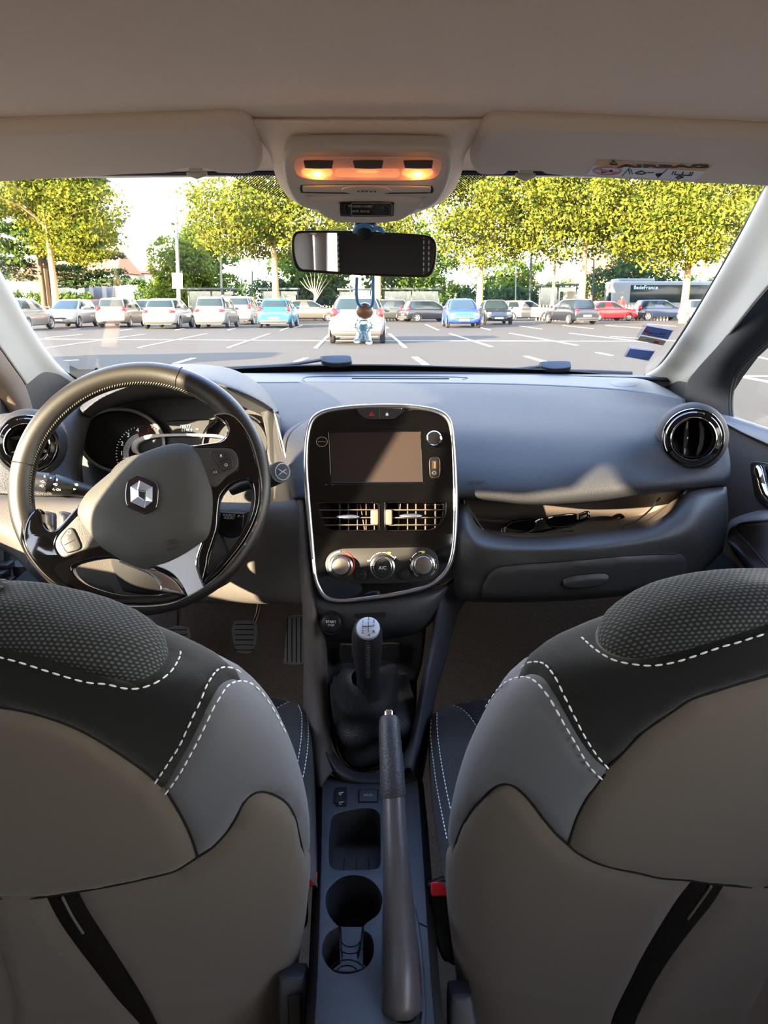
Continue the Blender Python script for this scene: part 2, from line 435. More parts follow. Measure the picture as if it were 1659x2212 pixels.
mb.build('seal_lip', BLK, bpy.data.objects['wall_seal_right'])
SEALT = mat('left_frame_sunlit', (104, 90, 78), .6, bump=(400, .2), raw=True)  # grey frame with its sunlit tan put into the base colour
struct(band('wall_seal_left', [(-240, 420), (-190, 510), (-140, 580), (-85, 650), (-20, 728), (25, 790), (55, 835), (72, 890), (74, 930)],
     [(-290, 500), (-250, 590), (-200, 640), (-145, 700), (-85, 770), (-45, 815), (-12, 850), (20, 900), (26, 950)], SEALT, lambda p: Yx(-.745)(p), lambda p: Yx(-.785)(p), 5))
mb = MB(); mb.sweep([pX(x, y, -.757) for x, y in spline([(-70, 700), (-10, 752), (22, 800), (42, 850), (46, 930)], 5)], .005, 8)
mb.build('seal_lip', GASK, bpy.data.objects['wall_seal_left'])
# side walls with window openings, the left ones shaped for the sun (Fr plane: x = +-0.70)
def side(sgn):
    fr = Fr(V((.705 if sgn > 0 else -.80, 0, 0)), V((-sgn, 0, 0)), up=(0, 0, 1))
    L = lambda pts: [(-sgn*y, z) for y, z in pts] if fr.u.y*sgn < 0 else [(sgn*y, z) for y, z in pts]
    outl = L([(-1.25, .1), (2.05, .1), (2.05, 1.0), (1.6, 1.24), (1.2, 1.38), (-.35, 1.41), (-1.25, 1.40)]) if sgn < 0 else L([(-.35, .1), (2.05, .1), (2.05, 1.0), (1.6, 1.24), (1.2, 1.38), (-.35, 1.41), (-1.25, 1.40)])
    w1 = L([(.36, .96), (1.60, 1.0), (1.60, 1.03), (1.555, 1.075), (1.50, 1.12), (1.40, 1.175), (1.2, 1.27), (.95, 1.325), (.40, 1.335)])
    w2 = L([(-.75, .86), (.24, .92), (.26, 1.335), (-.50, 1.335)])
    nm = 'left' if sgn < 0 else 'right'
    wins = [w1, w2]
    if sgn < 0:   # unseen: front door glass, plus two openings cut to place the dash sun patches
        k_ = lambda q: L([(a-.089, b+.03) for a, b in q])
        wins = [L([(.66, .90), (1.62, .90), (1.62, .97), (1.50, 1.08), (1.30, 1.20), (.95, 1.31), (.64, 1.35)]), k_([(.42, 1.08), (.575, 1.0), (.56, 1.05), (.495, 1.32), (.425, 1.32)]), k_([(.08, 1.245), (.20, 1.225), (.30, 1.20), (.41, 1.165), (.415, 1.19), (.307, 1.218), (.235, 1.255), (.21, 1.325), (.17, 1.30), (.10, 1.26)])]
    o = struct(slab('wall_'+nm, fr, outl, -.012, 0, DLOW, holes=wins))
    for i, wnd in enumerate(wins):
        struct(slab('window_%d' % (2+i if sgn < 0 else 5+i), fr, wnd, -.008, -.005, GL))  # on the left, panes also fill the added sun openings
    return fr, o
FL, WL = side(-1); FRR, WR = side(1)
# front bulkhead / under the bonnet, and the floor
CARL = mat('bulkhead_carpet', (50, 45, 40), 1, bump=(260, 1), var=(160, .5))
struct(net('floor', [[(x, y, z) for x in (-.80, -.4, 0, .4, .70)] for y, z in ((-1.25, .22), (-.35, .22), (.5, .22), (1.3, .22), (1.62, .235), (1.85, .33), (2.06, .56), (2.1, .75), (2.1, 1.0))], CARP, k=6, thick=.02, px=False, side=-1))
cowl = mat('cowl_plastic', (38, 40, 42), .6)
struct(net('trim_5', [[(x, y, z-.02*abs(x)) for x in (-.72, -.4, 0, .4, .72)] for y, z in ((1.90, 1.058), (1.99, 1.056), (2.04, 1.045), (2.2, 1.02))], cowl, px=False, thick=.01))
# ---------------------------------------------------------------- door panels
def door(sgn):
    X = .655*sgn; nm = 'right' if sgn > 0 else 'left'
    root = thing('door_panel', (X, .9, .22), None, None)
    root['kind'] = 'structure'
    return root
DOOR = mat('door_plastic', (84, 77, 70), .6, bump=(700, .3), raw=True)
DOORT = mat('door_sill_plastic', (82, 83, 88), .5, bump=(800, .15), raw=True)
DR = thing('door_1', (.68, .9, .2), None, None); DR['kind'] = 'structure'
fd = Fr(V((.68, 1.2, .8)), V((-1, 0, 0)))
ledge = [(1487, 872), (1545, 889), (1600, 905), (1662, 925), (1760, 957), (1900, 1000)]
ledgeb = [(1495, 885), (1545, 905), (1600, 934), (1662, 962), (1760, 1006), (1900, 1060)]
rows = [[pX(x, y, X) for x, y in L] for L, X in ((ledge, .70), ([(a[0], a[1]+3) for a in ledge], .672), ([(x, y-4) for x, y in ledgeb], .655), (ledgeb, .66), ([(x, y+4) for x, y in ledgeb], .672))]
vs, fs = net_pts(rows, 5); link('sill', mesh(vs, fs), DOORT, DR)
rows = [[pX(x, y, X) for x, y in L] for L, X in (
    ([(x, y+3) for x, y in ledgeb], .672),
    ([(1545, 960), (1575, 985), (1620, 1010), (1662, 1035), (1760, 1085), (1900, 1160)], .665),
    ([(1566, 1060), (1590, 1085), (1620, 1108), (1662, 1140), (1760, 1190), (1900, 1270)], .664),
    ([(1568, 1140), (1590, 1160), (1620, 1190), (1662, 1230), (1760, 1290), (1900, 1370)], .672),
    ([(1520, 1240), (1560, 1280), (1600, 1320), (1662, 1380), (1760, 1460), (1900, 1560)], .675))]
vs, fs = net_pts(rows, 5); link('door_card', mesh(vs, fs), DOOR, DR)
# armrest pocket
arm = [(1571, 1155), (1575, 1128), (1595, 1115), (1630, 1104), (1662, 1098), (1760, 1090), (1900, 1090)]
armb = [(1574, 1170), (1592, 1190), (1612, 1215), (1640, 1247), (1662, 1272), (1760, 1390), (1900, 1540)]
rows = []
for t, X in ((0, .668), (.06, .62), (.18, .60), (.3, .603), (.5, .605), (.75, .60), (.92, .595), (1.0, .60), (1.12, .625)):
    rows.append([pX(a[0]+(b[0]-a[0])*t, a[1]+(b[1]-a[1])*t, X) for a, b in zip(arm, armb)])
vs, fs = net_pts(rows, 5); link('armrest', mesh(vs, fs), DOORT, DR)
mb = MB(); mb.sweep([pX(x, y, .598) for x, y in spline([(1662, 1124), (1605, 1130), (1592, 1140), (1597, 1155), (1625, 1185), (1662, 1228)], 6)], .0022, 8)
mb.build('armrest_groove', DLOW, DR)
rows = [[pX(x, y, .665-.012*s) for x, y, s in r] for r in (
   [(1568, 1170, 0), (1600, 1215, .3), (1640, 1262, .5), (1700, 1330, .5)], [(1530, 1230, 0), (1560, 1260, .3), (1600, 1300, .5), (1660, 1370, .5)], [(1490, 1290, 0), (1520, 1330, 0), (1560, 1380, 0), (1620, 1440, 0)])]
vs, fs = net_pts(rows, 5); link('door_pocket', mesh(vs, fs), DOOR, DR)
# inner door handle in a dark cup
fh = Fr(V((.655, 1.3, .8)), V((-1, 0, 0)))
cup = spline([(1627, 1010), (1629, 1000), (1645, 997), (1700, 1010), (1730, 1050), (1730, 1110), (1700, 1120), (1662, 1098), (1640, 1080), (1633, 1050)], 4, True)
cu = slab('handle_cup', fh, fh.pts(cup), 0, .006, BLK, DR, bev=.002)
mb = MB(); mb.sweep([pX(x, y, X) for x, y, X in spline([(1638, 1018, .652), (1641, 1014, .64), (1645, 1030, .636), (1650, 1050, .636), (1659, 1072, .636), (1672, 1088, .64), (1690, 1098, .65)], 6)], .009, 12, sx=1.0)
mb.build('handle', CHR, DR)
DL = thing('door_2', (-.68, .9, .2), None, None); DL['kind'] = 'structure'
rows = [[pX(x, y, X) for x, y in L] for L, X in (
    ([(90, 905), (30, 915), (-60, 940), (-200, 980)], -.79), ([(92, 912), (32, 922), (-60, 955), (-200, 1000)], -.745), ([(94, 930), (30, 945), (-60, 985), (-200, 1040)], -.755),
    ([(92, 1060), (20, 1080), (-60, 1120), (-200, 1190)], -.76), ([(110, 1240), (40, 1280), (-60, 1340), (-200, 1430)], -.765))]
vs, fs = net_pts(rows, 5); link('door_card', mesh(vs, fs), DOOR, DL)
fm = Fr(V((-.79, 1.3, .95)), V((1, 0, 0)))
slab('mirror_corner', fm, fm.pts([(-10, 812), (6, 812), (26, 880), (30, 945), (-10, 945)]), 0, .01, mat('corner_cover', (58, 60, 66), .5), DL, bev=.002)
mb = MB()
for (x, y, w_) in ((8, 1222, .03), (8, 1256, .035), (-4, 1240, .03)): mb.box(pX(x, y, -.72), (w_, .03, .012))
mb.cyl(pX(16, 1190, -.72), pX(16, 1290, -.72), .006)
mb.build('hinge', BLK, DL, bevel=.002)
mb = MB(); mb.sweep([pX(x, y, -.70) for x, y in ((52, 1215), (58, 1250), (62, 1290), (66, 1340))], .022, 14)
mb.build('door_seal', mat('seal_grey', (105, 104, 106), .6), DL)
# ---------------------------------------------------------------- sun visors
FV = frame2((829, 285), .955, (829, 390), 1.145)
def visor(name, L, label, clip, sl):
    root = thing(name, FV.p(*clip, 0), label, 'sun visor', 'sun visors at the top of the windscreen')
    slab('visor_panel', FV, FV.pts(L, .012), -.012, .012, VIS, root, bev=.0115, res=4, sharp=60)
    mb = MB(); a = FV.p(clip[0], clip[1], .010)
    mb.sweep([a+V((-.013, 0, -.001)), a+V((0, 0, -.004)), a+V((.013, 0, -.001))], [.003, .005, .003], 8)
    mb.box(a+V((0, 0, .006)), (.018, .01, .012)); mb.build('clip', PLG, root, bevel=.001)
    return root
visor('sun_visor', spline([[-260, 300], (-60, 291), (100, 284), (300, 277), (470, 271), (520, 274), (548, 291), (561, 318), (567, 350), (564, 370), (545, 378), (505, 379), (465, 377), (445, 369), (400, 368), (375, 377), (280, 381), (100, 391), (0, 397), [-260, 408]], 5, True), 'left grey folded sun visor above the steering wheel, plain without a label', (425, 372), 1)
RV = visor('sun_visor', spline([(1016, 345), (1024, 318), (1040, 292), (1062, 279), (1100, 276), (1250, 281), (1450, 290), (1659, 302), [1950, 318], [1950, 424], (1659, 406), (1450, 396), (1240, 385), (1175, 380), (1160, 374), (1110, 372), (1095, 380), (1060, 382), (1030, 380), (1018, 368)], 5, True), 'right grey folded sun visor carrying a yellow and white airbag warning sticker', (1135, 376), -1)
# warning sticker on it
h = .0124
st = slab('warning_sticker', FV, FV.pts([(1291, 345), (1539, 358), (1499, 389), (1268, 376)], h), h, h+.0006, mat('sticker_white', (222, 222, 225), .4), RV)
st['label'] = 'white airbag warning sticker with a yellow heading'
slab('sticker_heading', FV, FV.pts([(1291, 345.5), (1537, 358.5), (1523, 368.5), (1284, 355.5)], h), h+.0006, h+.0009, mat('sticker_yellow', (214, 160, 72), .5), st)
INK = mat('ink_brown', (70, 45, 30), .6)
a = FV.at(1438, 357.5, h); text('sticker_text', FV, 'AIRBAG', a[0], a[1], .0155, h+.0011, INK, st, rot=R(-1.0), shear=-.2, sx=2.1, ext=.0003, bold=.0007)
mb = MB(); 
def line(mb, fr, pts, r, h): mb.sweep([fr.p(x, y, h) for x, y in pts], r, 4)
for A, B in (((1362, 361), (1344, 380)), ((1442, 365), (1420, 385))): line(mb, FV, (A, B), .0007, h+.0008); mb.build('sticker_divider', INK, st); mb = MB()
line(mb, FV, [(1318, 354), (1325, 347), (1333, 355), (1318, 354)], .0012, h+.001); mb.build('warning_triangle', INK, st); mb = MB()
line(mb, FV, [(1372, 374), (1385, 369), (1395, 374), (1388, 376), (1375, 375)], .001, h+.0008); line(mb, FV, [(1358, 366), (1360, 376)], .0007, h+.0008); line(mb, FV, [(1363, 366), (1366, 376)], .0007, h+.0008)
for x in (1398, 1403, 1408): line(mb, FV, [(x, 373), (x+5, 373)], .0006, h+.0008)
mb.cyl(FV.p(1423, 375, h), FV.p(1423, 375, h+.0009), .004, 12); mb.build('dummy_drawing', INK, st); mb = MB()
for x in (1455, 1460, 1476, 1492, 1497): line(mb, FV, [(x, 370+.05*(x-1455)), (x-3, 377+.05*(x-1455))], .0008, h+.0008)
line(mb, FV, [(1457, 377), (1494, 379)], .0008, h+.0008); line(mb, FV, [(1460, 384), (1468, 380), (1476, 382), (1464, 386)], .0012, h+.0008)
mb.build('manual_drawing', INK, st)
mb = MB(); q = [(1312+30*cos(t), 368.5+8*sin(t)-.5) for t in [2*pi*i/24 for i in range(25)]]
line(mb, FV, q, .0016, h+.0008); line(mb, FV, [(1288, 364), (1334, 373)], .0014, h+.0008)
mb.build('prohibition_ring', mat('ring_pink', (205, 140, 150), .6), st)
mb = MB(); line(mb, FV, [(1298, 365), (1300, 373), (1310, 371), (1318, 371)], .0007, h+.0009); mb.cyl(FV.p(1320, 368, h), FV.p(1320, 368, h+.001), .002, 8)
mb.build('seat_drawing', INK, st)
# ---------------------------------------------------------------- overhead console
FO = frame2((795, 325), .955, (795, 450), 1.052)
OC = thing('overhead_console', FO.p(790, 400), 'grey overhead console with lit orange reading lamps above the mirror', 'overhead console')
ol = spline([(168, 330), (175, 270), (200, 225), (260, 203), (400, 200), (800, 198), (1200, 203), (1320, 212), (1372, 240), (1385, 320), (1368, 420), (1335, 510), (1285, 585), (1220, 632), (1120, 655), (780, 668), (430, 655), (320, 636), (255, 590), (208, 510), (180, 420)], 4, True)
slab('housing', FO, FO.pts(c4(ol), .016), -.004, .016, PLG, OC, bev=.006, res=3)
LENS = bpy.data.materials.new('lamp_lens'); LENS.use_nodes = True
def lensm():
    nt = LENS.node_tree; N = nt.nodes; L = nt.links; N.clear(); o = N.new('ShaderNodeOutputMaterial')
    t = N.new('ShaderNodeBsdfTransparent'); p = N.new('ShaderNodeBsdfPrincipled'); mx = N.new('ShaderNodeMixShader'); tr = N.new('ShaderNodeBsdfTranslucent'); m2 = N.new('ShaderNodeMixShader')
    p.inputs['Base Color'].default_value = (.85, .75, .72, 1); p.inputs['Roughness'].default_value = .15; tr.inputs[0].default_value = (.9, .7, .6, 1); t.inputs[0].default_value = (1, .95, .9, 1)
    m2.inputs[0].default_value = .45; L.new(p.outputs[0], m2.inputs[1]); L.new(tr.outputs[0], m2.inputs[2])
    mx.inputs[0].default_value = .55; L.new(t.outputs[0], mx.inputs[1]); L.new(m2.outputs[0], mx.inputs[2]); L.new(mx.outputs[0], o.inputs[0])
lensm()
ln = spline([(252, 345), (256, 300), (290, 272), (400, 265), (800, 266), (1150, 268), (1265, 278), (1300, 305), (1298, 360), (1265, 405), (1190, 424), (950, 430), (500, 428), (340, 415), (278, 392)], 4, True)
fl = slab('lamp_tray', FO, FO.pts(c4(ln), .0165), .0162, .0168, mat('lamp_reflector', (225, 190, 160), .35), OC)
lens = slab('lamp_lens', FO, FO.pts(c4(ln), .025), .0235, .0255, LENS, OC, bev=.0008)
BULB = mat('lamp_bulb', (255, 190, 90), .5, emit=(255, 190, 90), es=9)
GLOW = mat('lamp_glow', (255, 170, 90), .5, emit=(255, 160, 92), es=.8)
for (x, y, w_, m_) in ((415, 378, .031, GLOW), (1135, 380, .031, GLOW)):
    (q,) = c4([(x, y)]); a = FO.at(*q, .019)
    o = slab('reading_lamp', FO, circ(a[0], a[1], w_*.58, 28, .0085), .017, .0195, m_, OC, bev=.001)
    slab('bulb', FO, circ(a[0], a[1]+.001, .005, 16, .003), .0196, .0215, BULB, o, bev=.0005)
(q,) = c4([(775, 378)]); a = FO.at(*q, .018); slab('centre_lamp', FO, rrect(a[0], a[1], .075, .014, .006), .0172, .0185, mat('centre_glow', (250, 180, 120), .5, emit=(255, 165, 110), es=.3), OC)
slab('bulb', FO, circ(a[0], a[1]+.004, .012, 16, .002), .0186, .0195, GLOW, OC)
for (x, x2) in ((318, 530), (672, 888), (1035, 1245)):
    L_ = spline([[x, 307], ((x+x2)/2, 305), [x2, 307], [x2-6, 346], ((x+x2)/2, 349), [x+8, 344]], 4, True)
    slab('lamp_switch', FO, FO.pts(c4(L_), .03), .0255, .0305, mat('switch_grey', (120, 108, 100), .35), OC, bev=.0015)
sl = spline([(292, 492), (300, 472), (340, 465), (770, 462), (1200, 470), (1240, 480), (1250, 500), (1240, 518), (1200, 524), (770, 527), (340, 522), (302, 512)], 3, True)
slab('slot', FO, FO.pts(c4(sl), .0165), .0160, .0166, DLOW, OC)
sl2 = spline([(308, 495), (315, 480), (350, 474), (770, 470), (1190, 478), (1225, 488), (1232, 500), (1222, 512), (1190, 517), (770, 520), (350, 515), (318, 508)], 3, True)
slab('slot_cover', FO, FO.pts(c4(sl2), .018), .0158, .018, PLG, OC, bev=.001)
(q,) = c4([(770, 500)]); a = FO.at(*q, .0185); mic = slab('microphone', FO, circ(*a, .030, 28, .0085), .017, .0195, PLG, OC, bev=.001)
mb = MB()
for i in range(5): mb.box(FO.w(a[0]-.010+i*.005, a[1]-.0015, .0196), (.002, .006, .001))
mb.build('microphone_slots', DLOW, mic)
# lower bulging cover with the airbag display
FO2 = frame2((795, 425), 1.020, (795, 487), 1.072)
lo = spline([[308, 548], (500, 540), (780, 538), (1050, 545), [1228, 563], (1190, 610), (1130, 665), (1060, 712), (980, 742), (850, 752), (700, 752), (560, 744), (470, 710), (400, 655), (350, 600)], 5, True)
slab('sensor_cover', FO2, FO2.pts(c4(lo), .012), -.03, .012, PLG, OC, bev=.008, res=3)
dsp = slab('airbag_display', FO2, FO2.pts(c4(spline([(590, 590), (780, 588), (950, 590), (964, 610), (962, 670), (945, 690), (780, 692), (600, 690), (580, 675), (578, 605)], 2, True)), .0135), .012, .0135, mat('display_black', (18, 18, 18), .25), OC, bev=.0005)
dsp['label'] = 'black display reading PASSENGER AIR BAG'
mb = MB(); line(mb, FO2, c4([(668, 592), (940, 592), (952, 604), (950, 672), (938, 684), (668, 682), (660, 674), (660, 600), (668, 592)]), .0005, .0138)
mb.build('display_border', mat('border_grey', (150, 140, 125), .5), dsp)
DIM = mat('icon_dim', (60, 60, 60), .5); TXT = mat('text_grey', (165, 160, 150), .5)
(q,) = c4([(725, 618)]); text('display_text', FO2, 'PASSENGER', *FO2.at(*q, .014), .0058, .0138, TXT, dsp)
(q,) = c4([(727, 653)]); text('display_text', FO2, 'AIR BAG', *FO2.at(*q, .014), .0058, .0138, TXT, dsp)
mb = MB()
for pts in ([(612, 620), (606, 645), (622, 660)], [(600, 625), (625, 650)], [(596, 650), (628, 650)], [(812, 605), (806, 640), (826, 640), (834, 615)]): line(mb, FO2, c4(pts), .0007, .0138)
(q,) = c4([(612, 608)]); mb.ball(FO2.p(*q, .0138), .0014, 8, 6); mb.build('belt_icon', DIM, dsp); mb = MB(); (q,) = c4([(818, 606)]); mb.ball(FO2.p(*q, .0138), .0014, 8, 6)
line(mb, FO2, c4([(908+26*cos(t), 628+26*sin(t)) for t in [2*pi*i/16 for i in range(17)]]), .0007, .0138); line(mb, FO2, c4([(890, 610), (926, 648)]), .0007, .0138)
mb.build('airbag_icon', DIM, dsp)
# ---------------------------------------------------------------- mirror
FM = Fr(pY(787, 548, 1.13), V((-.10, -1, -.05)), up=V((-.017, 0, 1)))
RM = thing('rear_view_mirror', FM.p(787, 548), 'black framed rear view mirror hanging below the overhead console', 'rear view mirror')
fo = spline([(232, 860), (245, 815), (280, 793), (400, 788), (700, 792), (1000, 806), (1180, 820), (1240, 840), (1268, 890), (1266, 990), (1245, 1080), (1210, 1118), (1130, 1124), (900, 1118), (600, 1105), (350, 1088), (285, 1078), (248, 1030), (233, 950)], 4, True)
fi = spline([(250, 865), (260, 828), (290, 810), (400, 806), (700, 810), (1000, 824), (1170, 838), (1225, 855), (1250, 900), (1247, 985), (1228, 1065), (1200, 1097), (1125, 1104), (900, 1098), (600, 1086), (355, 1070), (300, 1062), (268, 1020), (252, 940)], 4, True)
slab('housing', FM, FM.pts(c4(fo), .004), -.03, 0.001, BLK, RM, bev=.006)
slab('frame', FM, FM.pts(c4(fo), .004), -.002, .004, mat('mirror_frame', (26, 26, 27), .3), RM, bev=.001, holes=[FM.pts(c4(fi), .004)])
slab('mirror_glass', FM, FM.pts(c4(fi), .002), .0005, .0022, mat('mirror_silver', (225, 225, 228), .015, 1), RM)
mb = MB(); mb.sweep([pY(790, 470, 1.12), pY(790, 485, 1.13), pY(789, 505, 1.14)], .022*.75, 12); mb.ball(pY(789, 500, 1.145), .014)
mb.build('mount', BLK, RM)
# ---------------------------------------------------------------- hanging figurine on its cord
HF = thing('hanging_air_freshener', pY(786, 740, 1.12), 'little figurine with brown ball head and clear blue body hanging from mirror', 'car air freshener')
CORD = mat('blue_cord', (70, 135, 190), .6); WOOD = mat('brown_ball', (150, 110, 85), .35)
mb = MB(); q = [pY(*p) for p in spline([(771, 600, 1.105), (770, 625, 1.10), (771, 645, 1.10), (775, 657, 1.105), (782, 662, 1.11)], 6)]; mb.sweep(q, .0022, 8); mb.build('cord', CORD, HF); mb = MB()
q = [pY(*p) for p in spline([(806, 600, 1.105), (806, 625, 1.10), (806, 645, 1.10), (803, 660, 1.105), (795, 664, 1.11)], 6)]; mb.sweep(q, .0022, 8); mb.build('cord', CORD, HF); mb = MB()
q = [pY(*p) for p in spline([(766, 500, 1.10), (770, 492, 1.09), (785, 487, 1.09), (800, 490, 1.09), (806, 497, 1.10)], 6)]; mb.sweep(q, .003, 8); mb.build('cord_loop', CORD, HF); mb = MB()
q = [pY(*p) for p in spline([(805, 497, 1.10), (812, 493, 1.09), (822, 494, 1.09), (828, 500, 1.10)], 6)]; mb.sweep(q, .003, 8)
mb.build('cord_loop', CORD, HF)
mb = MB(); mb.ball(pY(788, 671.5, 1.12), .0122, 28, 18, (1, 1, .94)); mb.build('head', WOOD, HF)
CLR = glassm('tinted_crystal', (.72, .88, .96), .5, .03)
CG = bpy.data.materials.new('clear_body'); CG.use_nodes = True
_b = CG.node_tree.nodes['Principled BSDF']; _b.inputs['Base Color'].default_value = (.62, .85, .97, 1); _b.inputs['Transmission Weight'].default_value = .85; _b.inputs['Roughness'].default_value = .05; _b.inputs['IOR'].default_value = 1.4
Yf = 1.12
def P(x, y): return pY(x, y, Yf)
bm = MB()
def ell(mb, x, y, rx, ry, d=1): mb.ball(P(x, y), 1, 16, 12, (rx*.000675, d*.000675*min(rx, ry), ry*.000675))
bm.sweep([P(786, 690), P(786, 697), P(785, 707), P(785, 719)], [.0055, .0095, .0105, .0085], 16, sy=1, sx=1)
bm.sweep([P(777, 694), P(770, 701), P(767, 709)], [.004, .0045, .0035], 10); bm.sweep([P(794, 693), P(801, 701), P(804, 710)], [.004, .0045, .0035], 10)
bm.sweep([P(780, 716), P(777, 728), P(773, 736)], [.0065, .0058, .0048], 12); bm.sweep([P(790, 716), P(793, 728), P(796, 738)], [.0065, .0058, .0048], 12)
ell(bm, 771, 736, 8, 5, 1.3); ell(bm, 797, 739, 8, 5, 1.3)
bm.build('body', CG, HF)
mb = MB(); mb.sweep([P(785, 700), P(785, 715)], [.0075, .0068], 14); mb.build('scented_filling', mat('teal_liquid', (95, 170, 200), .3), HF)
# ---------------------------------------------------------------- windscreen stickers
def wsticker(name, L, label):
    root = thing(name, WS.p(*L[3], .0), label, 'sticker', 'stickers in the lower right corner of the windscreen')
    slab('clear_pocket', WS, WS.pts(L, .001), .0006, .0012, glassm('pocket_film_'+str(len(bpy.data.materials)), (.9, .9, .9), .25, .1), root)
    return root
S1 = wsticker('permit_sticker', [(1390, 701), (1457, 712), (1432, 747), (1371, 735)], 'blue and white permit sticker with small red marks, the upper one on windscreen')
BL = mat('sticker_blue', (112, 138, 205), .5)
slab('blue_label', WS, WS.pts([(1397, 704), (1453, 714), (1443, 733), (1385, 722)], .0015), .0013, .0017, BL, S1)
slab('white_label', WS, WS.pts([(1384, 725), (1440, 736), (1432, 746), (1375, 735)], .0015), .0013, .0017, mat('paper_grey', (200, 190, 170), .6), S1)
slab('red_mark', WS, WS.pts([(1392, 711), (1405, 716), (1403, 720), (1390, 716)], .0018), .0017, .0020, REDM, S1)
slab('red_mark', WS, WS.pts([(1414, 736), (1425, 738), (1422, 743), (1411, 741)], .0018), .0017, .0020, REDM, S1)
text('lettering', WS, 'ALD', *WS.at(1421, 721, .0018), .012, .0019, mat('ink_navy', (30, 36, 66), .6), S1, rot=R(-8), shear=-.2, sx=1.8)
text('lettering', WS, 'Automotive', *WS.at(1418, 726, .0018), .005, .0019, mat('ink_navy2', (30, 36, 66), .6), S1, rot=R(-8), shear=-.2, sx=1.6)
text('lettering', WS, 'QIA', *WS.at(1404, 734, .0018), .007, .0019, INK, S1, rot=R(-10), shear=-.2, sx=1.6)
S2 = wsticker('blue_sticker', [(1358, 750), (1416, 757), (1402, 781), (1346, 771)], 'plain blue sticker low on windscreen below the permit')
slab('blue_label', WS, WS.pts([(1361, 753), (1414, 759), (1401, 779), (1351, 770)], .0015), .0013, .0017, BL, S2)
# ---------------------------------------------------------------- wipers (outside the glass, resting above the cowl)
WIP = mat('wiper_black', (48, 52, 58), .5)
def wiper(arm, hub, blade, label):
    root = thing('wiper', pY(*hub, Yw(*hub)+.03), label, 'windscreen wiper', 'wipers parked at the foot of the windscreen')
    mb = MB(); q = [pY(x, y, Yw(x, y)+.03) for x, y in spline(blade, 6)]; mb.sweep(q, .008, 8, sx=.5); mb.build('wiper_blade', WIP, root)
    mb = MB(); q = [pY(x, y, Yw(x, y)+.04) for x, y in spline(arm, 6)]; mb.sweep(q, .0045, 8); mb.build('wiper_arm', WIP, root)
    fr = Fr(pY(*hub, Yw(*hub)+.028), V((0, -.6, .8)))
    hx, hy = hub
    L = fr.pts(spline([(hx-34, hy-3), (hx-30, hy-8), (hx+25, hy-9), (hx+33, hy-2), (hx+30, hy+5), (hx+10, hy+8), (hx-12, hy+8), (hx-30, hy+3)], 3, True))
    slab('wiper_bracket', fr, L, -.008, .008, WIP, root, bev=.003)
wiper([(505, 795), (600, 790), (650, 784), (700, 776)], (727, 781), [(430, 800), (560, 798), (680, 797), (829, 798), (1000, 800), (1022, 800)], 'left wiper with its blade resting below the middle of the windscreen')
wiper([(1020, 801), (1100, 799), (1150, 794), (1180, 790)], (1200, 793), [(1010, 803), (1100, 803), (1250, 805), (1365, 809)], 'right wiper with its bracket below the passenger side of the windscreen')
# rear end of the cabin behind the camera: tailgate with its glass
tgm = mat('tailgate_trim', (150, 145, 138), .8)
tl = [(-.80, .3), (.70, .3), (.70, 1.38), (-.80, 1.38)]
FT_ = Fr(V((0, -1.27, 0)), V((0, 1, 0)))
struct(slab('wall_back', FT_, [(-x, z) for x, z in tl], -.02, 0, tgm, holes=[[(-x, z) for x, z in ((-.76, .86), (.64, .86), (.60, 1.31), (-.74, 1.31))]]))
struct(slab('window_8', FT_, [(-x, z) for x, z in ((-.76, .86), (.64, .86), (.60, 1.31), (-.74, 1.31))], -.015, -.012, GL))
# ================================================================ dashboard
def bvh_of(o):
    dg = bpy.context.evaluated_depsgraph_get(); bpy.context.view_layer.update()
    e = o.evaluated_get(dg); me = e.to_mesh(); M = o.matrix_world
    b = BVHTree.FromPolygons([M @ v.co for v in me.vertices], [tuple(p.vertices) for p in me.polygons]); e.to_mesh_clear(); return b
def inpoly(x, y, P):
    c = False; n = len(P); j = n-1
    for i in range(n):
        if (P[i][1] > y) != (P[j][1] > y) and x < (P[j][0]-P[i][0])*(y-P[i][1])/(P[j][1]-P[i][1])+P[i][0]: c = not c
        j = i
    return c
def segd(x, y, P):
    m = 1e9; n = len(P)
    for i in range(n):
        ax, ay = P[i][:2]; bx, by = P[(i+1) % n][:2]; dx = bx-ax; dy = by-ay; l = dx*dx+dy*dy
        t = 0 if l == 0 else max(0, min(1, ((x-ax)*dx+(y-ay)*dy)/l)); d = (x-ax-t*dx)**2+(y-ay-t*dy)**2
        if d < m: m = d
    return sqrt(m)
def drape(name, bv, L, m, parent, lift=.004, edge=6, step=8, base=0.0005):
    """panel cut to an outline, lying on a surface and rising from its own edge"""
    pts = [V(p[:2]) for p in L]; n = len(pts)
    xs = [p.x for p in pts]; ys = [p.y for p in pts]
    y = min(ys)
    while y < max(ys):
        x = min(xs)
        while x < max(xs):
            if inpoly(x, y, L) and segd(x, y, L) > step*.45: pts.append(V((x, y)))
            x += step
        y += step
    for p in list(pts[:n]): pass
    r = delaunay_2d_cdt(pts, [(i, (i+1) % n) for i in range(n)], [], 1, 1e-5)
    vs = []; ok = []
    for p in r[0]:
        d = ray(p.x, p.y); h = bv.ray_cast(CAM, d)
        if h[0] is None: vs.append(V((0, 0, 0))); ok.append(False); continue
        nn = h[1] if h[1].dot(d) < 0 else -h[1]
        t = min(1, segd(p.x, p.y, L)/edge); vs.append(h[0]+nn*(base+lift*sqrt(max(0, 1-(1-t)**2)))); ok.append(True)
    fs = [tuple(f) for f in r[2] if all(ok[i] for i in f)]
    return link(name, mesh(vs, fs), m, parent, 80)
